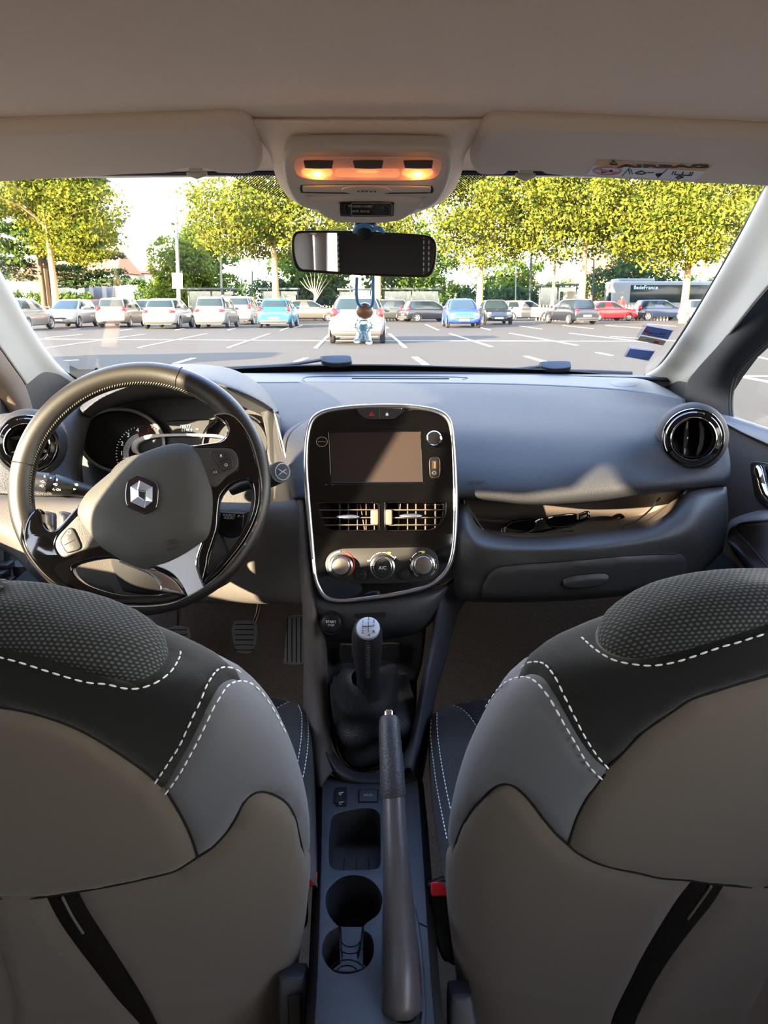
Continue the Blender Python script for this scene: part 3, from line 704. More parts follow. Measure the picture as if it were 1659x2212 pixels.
def on(bv, pts, off=.001):
    out = []
    for p in pts:
        d = ray(*p[:2]); h = bv.ray_cast(CAM, d)
        if h[0] is not None:
            nn = h[1] if h[1].dot(d) < 0 else -h[1]; out.append(h[0]+nn*off)
    return out
DB = thing('dashboard', (0, 1.5, .7), 'dark grey plastic dashboard running the full width below the windscreen', 'dashboard')
top = [
 [(420, 806, 1.90), (560, 806, 1.90), (660, 806, 1.90), (829, 807, 1.90), (1000, 808, 1.90), (1150, 810, 1.90), (1290, 814, 1.90), (1388, 819, 1.88), (1444, 842, 1.75)],
 [(480, 826, 1.72), (590, 827, 1.72), (690, 826, 1.72), (829, 827, 1.72), (985, 828, 1.72), (1130, 831, 1.72), (1260, 837, 1.70), (1370, 846, 1.66), (1480, 863, 1.56)]]
top2 = [
 [(p[0], p[1]+1, p[2]-.005) for p in top[1]],
 [(530, 848, 1.6), (605, 844, 1.6), (700, 843, 1.6), (829, 843, 1.6), (990, 845, 1.6), (1140, 851, 1.58), (1270, 860, 1.55), (1385, 872, 1.5), (1486, 884, 1.46)],
 [(560, 882, 1.45), (620, 878, 1.46), (710, 876, 1.45), (829, 878, 1.45), (1000, 885, 1.45), (1150, 890, 1.44), (1290, 894, 1.40), (1405, 896, 1.36), (1525, 893, 1.36)],
 [(585, 925, 1.36), (622, 925, 1.34), (720, 925, 1.33), (829, 928, 1.33), (1003, 930, 1.33), (1150, 935, 1.32), (1300, 942, 1.28), (1414, 945, 1.245), (1562, 935, 1.29)],
 [(600, 990, 1.32), (630, 990, 1.27), (720, 990, 1.25), (829, 990, 1.25), (1008, 990, 1.25), (1160, 998, 1.23), (1305, 1003, 1.20), (1418, 1008, 1.20), (1576, 985, 1.25)],
 [(622, 1050, 1.28), (640, 1050, 1.22), (720, 1050, 1.2), (829, 1050, 1.2), (1012, 1045, 1.2), (1160, 1052, 1.18), (1300, 1052, 1.17), (1420, 1040, 1.17), (1577, 1025, 1.22)],
 [(630, 1076, 1.25), (645, 1076, 1.20), (720, 1080, 1.19), (829, 1080, 1.19), (1014, 1072, 1.19), (1155, 1083, 1.175), (1300, 1077, 1.175), (1420, 1060, 1.175), (1567, 1046, 1.22)],
 [(632, 1080, 1.27), (650, 1080, 1.22), (720, 1086, 1.2), (829, 1086, 1.2), (1025, 1080, 1.21), (1158, 1091, 1.20), (1300, 1084, 1.20), (1420, 1066, 1.20), (1562, 1050, 1.24)]]
tp = net('dash_top', top, DTOP, DB, thick=.01)
pad = net('upper_panel', top2, DASH, DB, thick=.01, k=8)
bv_pad = bvh_of(pad); bv_top = bvh_of(tp)
# defroster slot and the round speaker cover
mb = MB(); mb.sweep(on(bv_top, [(x, 818+.003*(x-760)) for x in range(760, 985, 15)], .0008), .0016, 6, sx=2.5); mb.build('defroster_slot', DRK, DB)
mb = MB(); q = [(x, y) for x, y in ((658, 824), (655, 818), (700, 814), (985, 815), (1000, 820))]; mb.sweep(on(bv_top, spline(q, 6), .0006), .0012, 5); mb.build('top_seam', BLK, DB)
sc = [(1351+31*cos(2*pi*i/32), 828+8*sin(2*pi*i/32)) for i in range(32)]
drape('speaker_cover', bv_top, sc, mat('speaker_cover_grey', (104, 107, 114), .55), DB, lift=.003, edge=4, step=4)
# embossed "airbag" word on the passenger pad
aP = on(bv_pad, [(1028, 1043)], 0)[0]; fe = Fr(aP, V((0, -1, .3)))
text('embossed_lettering', fe, 'AIRBAG', 0, 0, .009, .0016, BLK, DB)
# open tray between pad and lower panel
low = [
 [(975, 1092, 1.235), (1008, 1092, 1.21), (1043, 1144, 1.185), (1144, 1160, 1.175), (1266, 1151, 1.165), (1380, 1138, 1.165), (1438, 1112, 1.17), (1490, 1063, 1.195), (1569, 1051, 1.225)],
 [(975, 1106, 1.20), (1006, 1106, 1.18), (1043, 1154, 1.155), (1144, 1168, 1.15), (1266, 1160, 1.14), (1385, 1147, 1.14), (1448, 1122, 1.145), (1500, 1078, 1.17), (1571, 1064, 1.205)],
 [(975, 1150, 1.16), (1006, 1152, 1.14), (1043, 1176, 1.125), (1144, 1184, 1.125), (1266, 1178, 1.115), (1392, 1165, 1.12), (1465, 1142, 1.13), (1513, 1108, 1.15), (1573, 1092, 1.20)],
 [(975, 1190, 1.145), (1008, 1192, 1.13), (1045, 1198, 1.12), (1144, 1200, 1.12), (1266, 1196, 1.11), (1400, 1185, 1.12), (1475, 1165, 1.13), (1520, 1145, 1.15), (1573, 1125, 1.21)],
 [(978, 1240, 1.14), (1010, 1243, 1.13), (1045, 1246, 1.125), (1144, 1248, 1.12), (1266, 1243, 1.12), (1400, 1230, 1.13), (1480, 1210, 1.15), (1520, 1194, 1.17), (1568, 1160, 1.23)],
 [(985, 1290, 1.15), (1012, 1294, 1.14), (1045, 1296, 1.14), (1144, 1296, 1.14), (1266, 1290, 1.14), (1400, 1276, 1.15), (1468, 1264, 1.17), (1512, 1235, 1.19), (1562, 1185, 1.25)],
 [(990, 1294, 1.22), (1014, 1298, 1.22), (1045, 1300, 1.22), (1144, 1300, 1.22), (1266, 1294, 1.22), (1400, 1280, 1.22), (1468, 1268, 1.24), (1512, 1240, 1.25), (1562, 1190, 1.3)]]
lo_ = net('lower_panel', low, DLOW, DB, thick=.008, k=8); bv_low = bvh_of(lo_)
TRAY = mat('tray_plastic', (96, 84, 74), .6, bump=(500, .2))
tray = [
 [(985, 1040, 1.31), (1080, 1040, 1.31), (1200, 1045, 1.31), (1330, 1040, 1.31), (1440, 1030, 1.31), (1500, 1030, 1.28)],
 [(1000, 1105, 1.315), (1080, 1110, 1.315), (1200, 1112, 1.315), (1330, 1108, 1.315), (1420, 1095, 1.31), (1480, 1060, 1.28)],
 [(1015, 1126, 1.30), (1080, 1134, 1.305), (1200, 1130, 1.305), (1330, 1124, 1.305), (1415, 1108, 1.29), (1475, 1066, 1.26)],
 [(1040, 1148, 1.19), (1080, 1154, 1.185), (1200, 1161, 1.18), (1330, 1150, 1.175), (1430, 1122, 1.178), (1484, 1072, 1.20)]]
tr = net('open_tray', tray, TRAY, DB, thick=.004); bv_tray = bvh_of(tr)
mb = MB(); mb.sweep([pY(x, y, Y) for x, y, Y in spline([(1426, 1075, 1.27), (1400, 1105, 1.25), (1370, 1128, 1.20), (1345, 1140, 1.18)], 5)], .0015, 5); mb.build('tray_seam', BLK, DB)
net('tray_end', [[(1000, 1060, 1.31), (1003, 1092, 1.21)], [(1022, 1135, 1.30), (1043, 1150, 1.185)]], DLOW, DB, thick=.004)
# glovebox lid and handle
gb = spline([[1036, 1290], (1042, 1262), (1056, 1238), (1076, 1224), (1110, 1219), (1226, 1210), (1350, 1199), (1448, 1195), (1474, 1199), (1482, 1216), (1474, 1245), [1462, 1262], (1330, 1281), (1226, 1289), (1120, 1293)], 4, True)
g = drape('glovebox_lid', bv_low, gb, DLOW, DB, lift=.005, edge=5, step=9)
mb = MB(); mb.sweep(on(bv_low, gb[:-30], .0012), .0016, 5); mb.build('glovebox_gap', DRK, g)
hd = spline([(1213, 1251), (1222, 1243), (1245, 1238), (1290, 1234), (1310, 1236), (1313, 1244), (1303, 1255), (1270, 1264), (1235, 1266), (1216, 1262)], 4, True)
drape('handle_recess', bv_low, [(1263+(x-1263)*1.04, 1250+(y-1250)*1.12) for x, y in hd], DRK, g, lift=0, base=.0058, step=6)
hh = drape('handle', bv_low, hd, DLOW, g, lift=.007, base=.0062, edge=9, step=4)
# ---------------------------------------------------------------- round side vents
def round_vent(fr, cx, cy, rad, parent, name, vert=True):
    root = lath(name, fr, [(rad*.66, -.02), (rad*.70, .006), (rad*.78, .010), (rad*.90, .009), (rad*1.0, .002), (rad*1.0, -.012)], PIANO if vert else PIANO, parent, 56, cx, cy)
    lath('chrome_ring', fr, [(rad*.97, .001), (rad*1.03, .0035), (rad*1.05, 0), (rad*1.05, -.01)], CHR, root, 56, cx, cy)
    lath('inner_ring', fr, [(rad*.66, -.02), (rad*.70, .002), (rad*.73, .011), (rad*.76, .010)], CHR, root, 56, cx, cy)
    lath('vent_cavity', fr, [(0, -.045), (rad*.6, -.045), (rad*.68, .0)], DRK, root, 48, cx, cy)
    for i, (k, m_) in enumerate(((-.22, CHR), (.2, BLK))):
        mb = MB(); ln_ = sqrt(max(0, .62**2-k*k))*rad
        for j in range(9):
            t = -1+2*j/8
        q = [fr.w(cx+(k*rad+.10*rad*(k > 0)*(1-(s/4)**2) if vert else s/4*ln_), cy+(s/4*ln_ if vert else k*rad*1.2+.02*rad*(1-(s/4)**2)), -.004) for s in range(-4, 5)]
        mb.sweep(q, [.002]+[.0034]*7+[.002], 8, sx=1, sy=1); mb.build('vane', m_, root)
        mb = MB(); mb.sweep([p-fr.n*.018 for p in q], .002, 6, sx=1, sy=6 if False else 1)
        a = q; vs = [p for p in a]+[p-fr.n*.03 for p in a]; fs = [(j, j+1, j+10, j+9) for j in range(8)]
        o = link('vane_blade', mesh(vs, fs), BLK, root); s_ = o.modifiers.new('s', 'SOLIDIFY'); s_.thickness = .002
    mb = MB()
    for i in range(-5, 6):
        for j in range(-5, 6):
            x = (i+.5*(j % 2))*.0085; y = j*.0075
            if x*x+y*y < (rad*.6)**2:
                c_ = fr.w(cx+x, cy+y, -.042); mb.sweep([c_+(fr.u*cos(t)+fr.v*sin(t))*.0045 for t in [2*pi*k/6 for k in range(6)]], .0004, 4, closed=True)
    mb.build('honeycomb_grille', BLK, root)
    return root
FVR = Fr(pY(1497, 947, 1.215), V((-.30, -1, .12)))
a = FVR.at(1497, 947); rv = round_vent(FVR, a[0], a[1], .0455, DB, 'air_vent', True)
rv['label'] = 'round passenger side air vent with black and chrome rings'
# pad bulge round the vent
lath('vent_surround', FVR, [(.046, -.004), (.049, -.006), (.054, -.014), (.057, -.03)], DASH, DB, 56, a[0], a[1], sharp=80)
# left end of the dash
left = [
 [(-60, 905, 1.30), (10, 893, 1.30), (80, 885, 1.33), (140, 868, 1.37), (200, 850, 1.45), (230, 845, 1.5)],
 [(-60, 925, 1.28), (10, 912, 1.28), (85, 900, 1.31), (145, 885, 1.35), (190, 880, 1.42), (215, 880, 1.48)],
 [(-60, 960, 1.27), (20, 950, 1.28), (100, 950, 1.30), (150, 940, 1.32), (180, 930, 1.37), (192, 920, 1.44)],
 [(-60, 1020, 1.25), (20, 1030, 1.25), (90, 1030, 1.27), (148, 1020, 1.29), (168, 1010, 1.34), (178, 1000, 1.42)],
 [(-60, 1062, 1.23), (20, 1064, 1.23), (90, 1066, 1.24), (150, 1068, 1.26), (175, 1070, 1.30), (184, 1072, 1.38)]]
ld = net('left_panel', left, mat('dash_left_plastic', (92, 90, 88), .55, bump=(700, .5, 'voronoi')), DB, thick=.008)
FVL = Fr(pY(60, 960, 1.225), V((.30, -1, .12)))
a = FVL.at(60, 960); lv = round_vent(FVL, a[0], a[1], .0455, DB, 'air_vent', False)
lv['label'] = 'round driver side air vent half hidden behind the steering wheel'
lath('vent_surround', FVL, [(.046, -.004), (.049, -.006), (.054, -.014), (.057, -.03)], DASH, DB, 56, a[0], a[1], sharp=80)
lowl = [
 [(-60, 1062, 1.26), (35, 1068, 1.26), (130, 1074, 1.26), (300, 1080, 1.26), (560, 1086, 1.25), (640, 1078, 1.22), (656, 1076, 1.21)],
 [(-60, 1078, 1.22), (35, 1084, 1.22), (130, 1090, 1.22), (300, 1096, 1.22), (560, 1100, 1.22), (642, 1100, 1.20), (657, 1100, 1.195)],
 [(-60, 1110, 1.19), (35, 1128, 1.19), (128, 1145, 1.19), (300, 1150, 1.21), (560, 1150, 1.21), (645, 1150, 1.185), (660, 1150, 1.18)],
 [(-60, 1130, 1.19), (32, 1168, 1.18), (122, 1215, 1.18), (300, 1225, 1.21), (560, 1225, 1.21), (650, 1225, 1.175), (664, 1225, 1.17)],
 [(-60, 1150, 1.22), (28, 1195, 1.20), (118, 1268, 1.19), (300, 1292, 1.22), (560, 1298, 1.22), (655, 1300, 1.165), (676, 1300, 1.16)],
 [(-60, 1156, 1.28), (28, 1202, 1.26), (118, 1276, 1.25), (300, 1298, 1.28), (560, 1302, 1.28), (655, 1304, 1.2), (680, 1304, 1.18)]]
ll = net('knee_panel', lowl, mat('knee_plastic', (118, 112, 106), .6, bump=(700, .3)), DB, thick=.008); bv_ll = bvh_of(ll)
ld_ = drape('fuse_cover', bv_ll, spline([(60, 1218), (66, 1216), (150, 1240), (230, 1262), (240, 1284), (150, 1278), (100, 1262), (70, 1240)], 4, True), DLOW, DB, lift=.003, edge=4, step=6)
for x0 in (91, 127):
    r_ = spline([[x0, 1106], (x0+12, 1105), [x0+28, 1109], [x0+29, 1148], (x0+14, 1148), [x0+2, 1146]], 3, True)
    f_ = drape('switch_frame', bv_ll, r_, DLOW, DB, lift=.003, edge=3, step=5)
    drape('switch', bv_ll, [(x0+14+(x-x0-14)*.62, 1127+(y-1127)*.78) for x, y in r_], BLK, f_, lift=.002, base=.0034, edge=2, step=4)
# column shroud and the dark central support seen through the wheel
SHR = mat('shroud_plastic', (52, 52, 53), .5, bump=(700, .2))
net('column_shroud', [[(230, 1085, 1.22), (270, 1060, 1.16), (330, 1050, 1.14), (420, 1060, 1.16), (470, 1090, 1.22)], [(240, 1130, 1.2), (270, 1120, 1.15), (340, 1118, 1.13), (420, 1130, 1.15), (480, 1150, 1.2)],
  [(225, 1200, 1.22), (280, 1225, 1.16), (350, 1240, 1.15), (430, 1235, 1.16), (500, 1210, 1.2)], [(220, 1260, 1.26), (280, 1280, 1.2), (350, 1285, 1.2), (430, 1280, 1.2), (500, 1260, 1.24)]], SHR, DB, thick=.004)
# ---------------------------------------------------------------- instrument cluster
IC = thing('instrument_cluster', pY(390, 1000, 1.45), 'black instrument cluster with chrome ringed dials behind the steering wheel', 'instrument cluster')
HOOD = mat('hood_plastic', (66, 68, 74), .55, bump=(700, .5, 'voronoi'))
net('hood', [
 [(175, 868, 1.60), (235, 822, 1.62), (330, 792, 1.62), (422, 787, 1.62), (500, 797, 1.62), (562, 832, 1.60), (605, 888, 1.50)],
 [(172, 872, 1.50), (230, 828, 1.50), (330, 793, 1.50), (422, 788, 1.50), (500, 801, 1.50), (562, 838, 1.50), (603, 888, 1.45)],
 [(172, 880, 1.38), (228, 838, 1.36), (330, 806, 1.34), (422, 802, 1.34), (502, 820, 1.34), (562, 852, 1.36), (600, 889, 1.40)],
 [(176, 888, 1.32), (228, 850, 1.30), (330, 818, 1.28), (422, 816, 1.28), (502, 838, 1.28), (560, 864, 1.30), (597, 890, 1.36)],
 [(184, 896, 1.34), (232, 862, 1.32), (330, 830, 1.31), (422, 830, 1.31), (500, 850, 1.31), (556, 872, 1.33), (590, 894, 1.38)],
 [(200, 906, 1.46), (240, 882, 1.46), (330, 862, 1.46), (422, 862, 1.46), (490, 872, 1.46), (545, 888, 1.46), (575, 905, 1.46)]], HOOD, IC, thick=.003, k=8)
FC = Fr(pY(390, 960, 1.44), V((0, -1, .28)))
PAN = mat('cluster_face', (16, 16, 17), .55)
bd = spline([(172, 1010), (168, 960), (178, 905), (215, 865), (300, 850), (450, 848), (545, 870), (580, 905), (600, 960), (628, 1050), [636, 1110], (500, 1125), (300, 1120), [178, 1100]], 4, True)
slab('panel', FC, FC.pts(bd, 0), -.006, 0, SHR, IC)
def gauge(cx, cy, rx, ry, rot, nm, chrome=mat('gauge_ring_grey', (150, 150, 150), .3, .6)):
    a = FC.at(cx, cy, .02); e1 = FC.at(cx+rx, cy, .02); rX = abs(e1[0]-a[0]); e2 = FC.at(cx, cy-ry, .02); rY = abs(e2[1]-a[1])
    g = MB(); q = circ(a[0], a[1], rX, 64, rY, rot); g.sweep([FC.w(x, y, .02) for x, y in q], .0035, 10, closed=True); go = g.build(nm, chrome, IC)
    vs = []; fs = []
    for k_, h_ in ((1, .02), (.97, .008), (.93, .003)):
        for x, y in circ(a[0], a[1], rX*k_, 64, rY*k_, rot): vs.append(FC.w(x, y, h_))
    for i in range(2):
        for k in range(64): l = (k+1) % 64; fs.append((i*64+k, i*64+l, (i+1)*64+l, (i+1)*64+k))
    link('gauge_wall', mesh(vs, fs), PAN, go)
    slab('gauge_face', FC, circ(a[0], a[1], rX*.95, 64, rY*.95, rot), .001, .003, PAN, go)
    return go, a
g1, ga = gauge(262, 952, 92, 68, R(-8), 'gauge')
g1['label'] = 'left gauge, the rev counter with white numbers one to five'
(dc,) = c1([(735, 520)]); da = FC.at(*dc, .005)
(e_,) = c1([(735-140, 520)]); dr = abs(FC.at(*e_, .005)[0]-da[0])
mb = MB(); mb2 = MB()
for i in range(46):
    t = R(200-i*3.2); r0, r1 = (dr*.55, dr*.76); m_ = mb2 if i > 29 else mb
    m_.box(FC.w(da[0]+cos(t)*(r0+r1)/2, da[1]+sin(t)*(r0+r1)/2, .0045), ((r1-r0)*1.0, .0004, .0006), FC.mat().to_3x3() @ Matrix.Rotation(t, 3, 'Z'))
    if i % 2 == 0: m_.box(FC.w(da[0]+cos(t)*dr*1.0, da[1]+sin(t)*dr*1.0, .0045), (.0022, .0009, .0006), FC.mat().to_3x3() @ Matrix.Rotation(t, 3, 'Z'))
DIMW = mat('dial_white', (205, 205, 205), .6, emit=(200, 200, 200), es=.12)
mb.build('dial_ticks', DIMW, g1); mb2.build('red_ticks', REDM, g1)
for s, x, y in (('1', 622, 520), ('2', 625, 470), ('3', 657, 427), ('4', 704, 402), ('5', 760, 402)):
    (q,) = c1([(x, y)]); text('dial_number', FC, s, *FC.at(*q, .0048), .0115, .0048, REDM if s == '5' else DIMW, g1)
(q,) = c1([(640, 545)]); text('dial_number', FC, 'x1000', *FC.at(*q, .0048), .004, .0048, DIMW, g1)
mb = MB(); A_ = c1([(700, 522), (648, 563)]); mb.sweep([FC.p(*p, .008) for p in A_], [.0014, .0005], 6); mb.build('needle', mat('needle_red', (230, 60, 50), .5), g1)
g2, gb_ = gauge(508, 962, 72, 68, R(8), 'gauge', CHR)
g2['label'] = 'right gauge, the speedometer with a bright chrome ring'
# digital display with its chrome surround
dl = c1([(850, 350), (1075, 345), (1050, 425), (880, 428)])
dd = slab('trip_display', FC, FC.pts(dl, .004), .003, .005, mat('lcd_back', (34, 36, 38), .4), IC)
mb = MB(); mb.sweep([FC.p(*p, .009) for p in c1([(855, 355), (960, 349), (1070, 345)])], .0011, 5); mb.build('display_trim', CHR, dd)
LCD = mat('lcd_text', (150, 160, 165), .5, emit=(150, 160, 165), es=.15)
(q,) = c1([(948, 382)]); text('display_text', FC, '78577', *FC.at(*q, .006), .0085, .006, LCD, dd); (q,) = c1([(957, 402)]); text('display_text', FC, '6148.9', *FC.at(*q, .006), .0078, .006, LCD, dd); (q,) = c1([(1010, 395)]); text('display_text', FC, 'km', *FC.at(*q, .006), .0045, .006, LCD, dd)
oo = c1(spline([(700, 515), (680, 495), (682, 470), (705, 445), (770, 430), (860, 425), (960, 424), (1050, 427), (1120, 435), (1170, 450)], 5))
zc_ = crop(0, 367, 518/1659); cres = zc_(spline([[925, 1955], (913, 1930), (920, 1893), (950, 1860), (1010, 1838), (1100, 1828), (1250, 1825), (1400, 1827), (1500, 1832), [1572, 1850], [1572, 1862], (1500, 1851), (1400, 1846), (1250, 1843), (1120, 1848), (1020, 1865), (965, 1890), (948, 1920), (955, 1950), [985, 1967], (955, 1968)], 4, True)); slab('display_surround', FC, FC.pts(cres, .02), .01, .024, mat('cluster_silver', (225, 222, 216), .4, .2), IC, bev=.001)
fil = c1(spline([(720, 515), (705, 490), (715, 465), (760, 448), (860, 440), (960, 438), (1060, 440), (1140, 450), [1180, 470], [1170, 560], [740, 560]], 4, True))
slab('display_pocket', FC, FC.pts(fil, .014), .008, .014, SHR, IC)
# binnacle side to the right of the wheel
net('side_panel', [[(560, 880, 1.42), (580, 884, 1.36), (594, 890, 1.33), (606, 900, 1.345)], [(575, 940, 1.42), (592, 945, 1.34), (604, 950, 1.31), (614, 960, 1.335)], [(580, 1020, 1.40), (606, 1020, 1.31), (622, 1020, 1.28), (630, 1025, 1.30)], [(585, 1110, 1.36), (612, 1108, 1.26), (632, 1100, 1.22), (645, 1090, 1.24)]], SHR, IC, thick=.004)
mb = MB(); mb.sweep([pY(*p) for p in spline([(592, 888, 1.325), (608, 950, 1.30), (625, 1020, 1.27), (635, 1080, 1.225)], 6)], .0014, 6); mb.build('panel_edge_line', mat('edge_grey', (150, 148, 145), .4), IC)
# ================================================================ centre stack
FS = frame2((825, 875), 1.205, (825, 1300), 1.115)
ST = thing('centre_stack', FS.p(825, 1090), 'glossy black centre panel with touchscreen, two air vents and heater knobs', 'control panel')
so = [(900, 130), (1050, 133), (1200, 148), (1340, 175), (1430, 222), (1480, 300), (1500, 420), (1520, 700), (1530, 1000), (1522, 1300), (1502, 1480), (1465, 1600), (1400, 1695), (1290, 1775), (1150, 1822), (900, 1872), (600, 1910), (430, 1915), (335, 1882), (275, 1800), (238, 1680), (203, 1400), (165, 1000), (148, 700), (155, 500), (175, 360), (212, 262), (285, 200), (400, 165), (600, 140), (750, 132)]
cxs, cys = 840, 1010
def shrink(L, k): return [(x+(cxs-x)*k*1.0/ max(1, sqrt((x-cxs)**2+(y-cys)**2)), y+(cys-y)*k/max(1, sqrt((x-cxs)**2+(y-cys)**2))) for x, y in L]
sp_ = spline(so, 4, True)
slab('chrome_frame', FS, FS.pts(c2(sp_), .006), -.001, .007, SAT, ST, bev=.0032, res=4, holes=[FS.pts(c2(shrink(sp_, 42)), .006)])
bl = [(850, 272), (700, 275), (640, 245), (590, 205), (540, 190), (440, 200), (320, 220), (250, 265), (215, 330), (200, 450), (190, 700), (205, 1000), (240, 1400), (275, 1680), (308, 1790), (360, 1860), (430, 1885), (600, 1880), (900, 1842), (1140, 1795), (1270, 1748), (1370, 1675), (1430, 1590), (1470, 1460), (1488, 1300), (1495, 1000), (1487, 700), (1468, 430), (1448, 320), (1400, 245), (1310, 205), (1180, 188), (1110, 190), (1060, 210), (1010, 250), (960, 273)]
bl = spline(bl[::-1], 4, True)
v1 = spline([[270, 1050], (290, 1020), (500, 1015), (700, 1012), (800, 1018), (823, 1040), (825, 1150), (822, 1250), (800, 1272), (600, 1274), (400, 1270), (340, 1240), (300, 1160)], 4, True)
v2 = spline([(880, 1040), (900, 1015), (1050, 1012), (1250, 1010), (1400, 1012), (1422, 1035), (1415, 1120), (1390, 1190), (1350, 1240), (1280, 1268), (1100, 1274), (910, 1274), (882, 1250), (878, 1150)], 4, True)
scr = spline([[375, 390], (780, 384), [1195, 382], (1203, 600), [1212, 832], (800, 838), [395, 836], (385, 600)], 3, True)
PAN2 = mat('piano_black_dusty', (11, 11, 11), .09, coat=.5, var=(30, .4))
face = slab('gloss_panel', FS, FS.pts(c2(bl), .004), -.001, .004, PAN2, ST, bev=.0008, holes=[FS.pts(c2(v1), .004), FS.pts(c2(v2), .004), FS.pts(c2(scr), .004)])
slab('back_shell', FS, FS.pts(c2(shrink(sp_, -8)), 0), -.05, -.001, DLOW, ST, bev=.004, holes=[FS.pts(c2(shrink(v1, -3)), 0), FS.pts(c2(shrink(v2, -3)), 0)])
# hazard and lock buttons
hb = spline([[625, 182], (720, 174), (830, 172), (940, 175), [1035, 182], (1010, 222), (975, 255), (930, 270), (830, 273), (740, 270), (690, 255), (650, 222)], 4, True)
slab('button_surround', FS, FS.pts(c2(shrink(hb, -14)), .005), .0, .0052, SAT, ST, bev=.001)
hb1 = [p for p in hb if p[0] <= 826]; hb2 = [p for p in hb if p[0] >= 832]
def halfpoly(L, x0, left): 
    L = [(min(x, x0) if left else max(x, x0), y) for x, y in L]; return L
b1 = slab('hazard_button', FS, FS.pts(c2([p for p in halfpoly(hb, 826, True)]), .006), .004, .0066, BTN, ST)
b2 = slab('lock_button', FS, FS.pts(c2([p for p in halfpoly(hb, 832, False)]), .006), .004, .0066, BTN, ST)
mb = MB(); line(mb, FS, c2([(738, 238), (782, 238), (760, 205), (738, 238)]), .0007, .0068); line(mb, FS, c2([(750, 230), (770, 230), (760, 217), (750, 230)]), .0005, .0068); mb.build('hazard_triangle', REDM, b1)
mb = MB(); (q,) = c2([(896, 232)]); mb.box(FS.p(*q, .0068), (.0042, .001, .003), FS.mat().to_3x3() @ Matrix.Rotation(pi/2, 3, 'X')); line(mb, FS, c2([(889, 228), (890, 218), (896, 214), (902, 218), (903, 228)]), .0005, .0068); mb.build('padlock_symbol', WHT, b2)
# screen
scrn = slab('touchscreen', FS, FS.pts(c2(scr), .0), -.0009, .0002, mat('screen_brown', (62, 50, 46), .35, spec=.4), ST)
BEV = mat('screen_bezel', (20, 21, 24), .08, coat=.5)
for L_ in ([(340, 862), (1280, 844), (1212, 832), (395, 836)], [(358, 850), (395, 836), (384, 400), (372, 392)], [(1195, 382), (1212, 832), (1236, 845), (1222, 600), (1206, 372)]):
    p = [c2([q])[0] for q in L_]
    vs = [FS.p(*p[0], .0045), FS.p(*p[1], .0045), FS.p(*p[2], .0005), FS.p(*p[3], .0005)]
    link('screen_bezel', mesh(vs, [(0, 1, 2, 3)]), BEV, ST)
mb = MB(); line(mb, FS, c2([(355, 352), (600, 345), (900, 341), (1255, 348)]), .0006, .0042); mb.build('bezel_line', DCHR, ST)
# power ring, volume knob, usb
mb = MB(); (q,) = c2([(312, 474)]); a = FS.at(*q, .004); mb.sweep([FS.w(a[0]+.0085*cos(t), a[1]+.0075*sin(t), .0042) for t in [2*pi*i/28 for i in range(28)]], .0004, 4, closed=True)
mb.sweep([FS.w(a[0]-.006, a[1], .0042), FS.w(a[0]+.006, a[1], .0042)], .0004, 4); mb.build('power_symbol', mat('symbol_gold', (140, 120, 90), .4), ST)
def knob(name, x, y, prof, m, par, n=40):
    (q,) = c2([(x, y)]); a = FS.at(*q, prof[0][1]); return lath(name, FS, prof, m, par, n, a[0], a[1]), a
k0, a = knob('volume_knob', 1318, 445, [(.0, .0175), (.0095, .0175)], mat('knob_cap', (16, 16, 16), .3), ST)
lath('knob_ring', FS, [(.0095, .0176), (.0108, .0185), (.0122, .0172), (.0125, .004)], CHR, k0, 40, a[0], a[1])
mb = MB()
ub = spline([(1276, 650), (1290, 620), (1320, 614), (1355, 618), (1368, 650), (1370, 720), (1365, 775), (1345, 795), (1310, 797), (1285, 785), (1278, 720)], 3, True)
u_ = slab('usb_socket', FS, FS.pts(c2(ub), .0045), .0035, .0046, mat('usb_plate', (22, 21, 20), .3), ST)
mb = MB(); mb.sweep([FS.p(*p, .0047) for p in c2(ub)], .0004, 4, closed=True); mb.build('socket_edge', mat('edge_bronze', (150, 130, 110), .3, 1), u_)
slab('usb_slot', FS, FS.pts(c2([(1300, 645), (1340, 645), (1340, 718), (1300, 718)]), .0047), .0046, .005, DRK, u_)
slab('usb_contact', FS, FS.pts(c2([(1316, 652), (1332, 652), (1332, 712), (1316, 712)]), .005), .005, .0056, mat('usb_gold', (205, 150, 90), .35, 1), u_)
mb = MB(); (q,) = c2([(1320, 752)]); a = FS.at(*q, .0047); mb.add(*lathe(FS, [(.0012, .0046), (.0016, .0054), (.0034, .0054), (.0037, .0046)], 20, a[0], a[1])); mb.build('aux_socket', mat('jack_metal', (170, 165, 155), .3, 1), u_)
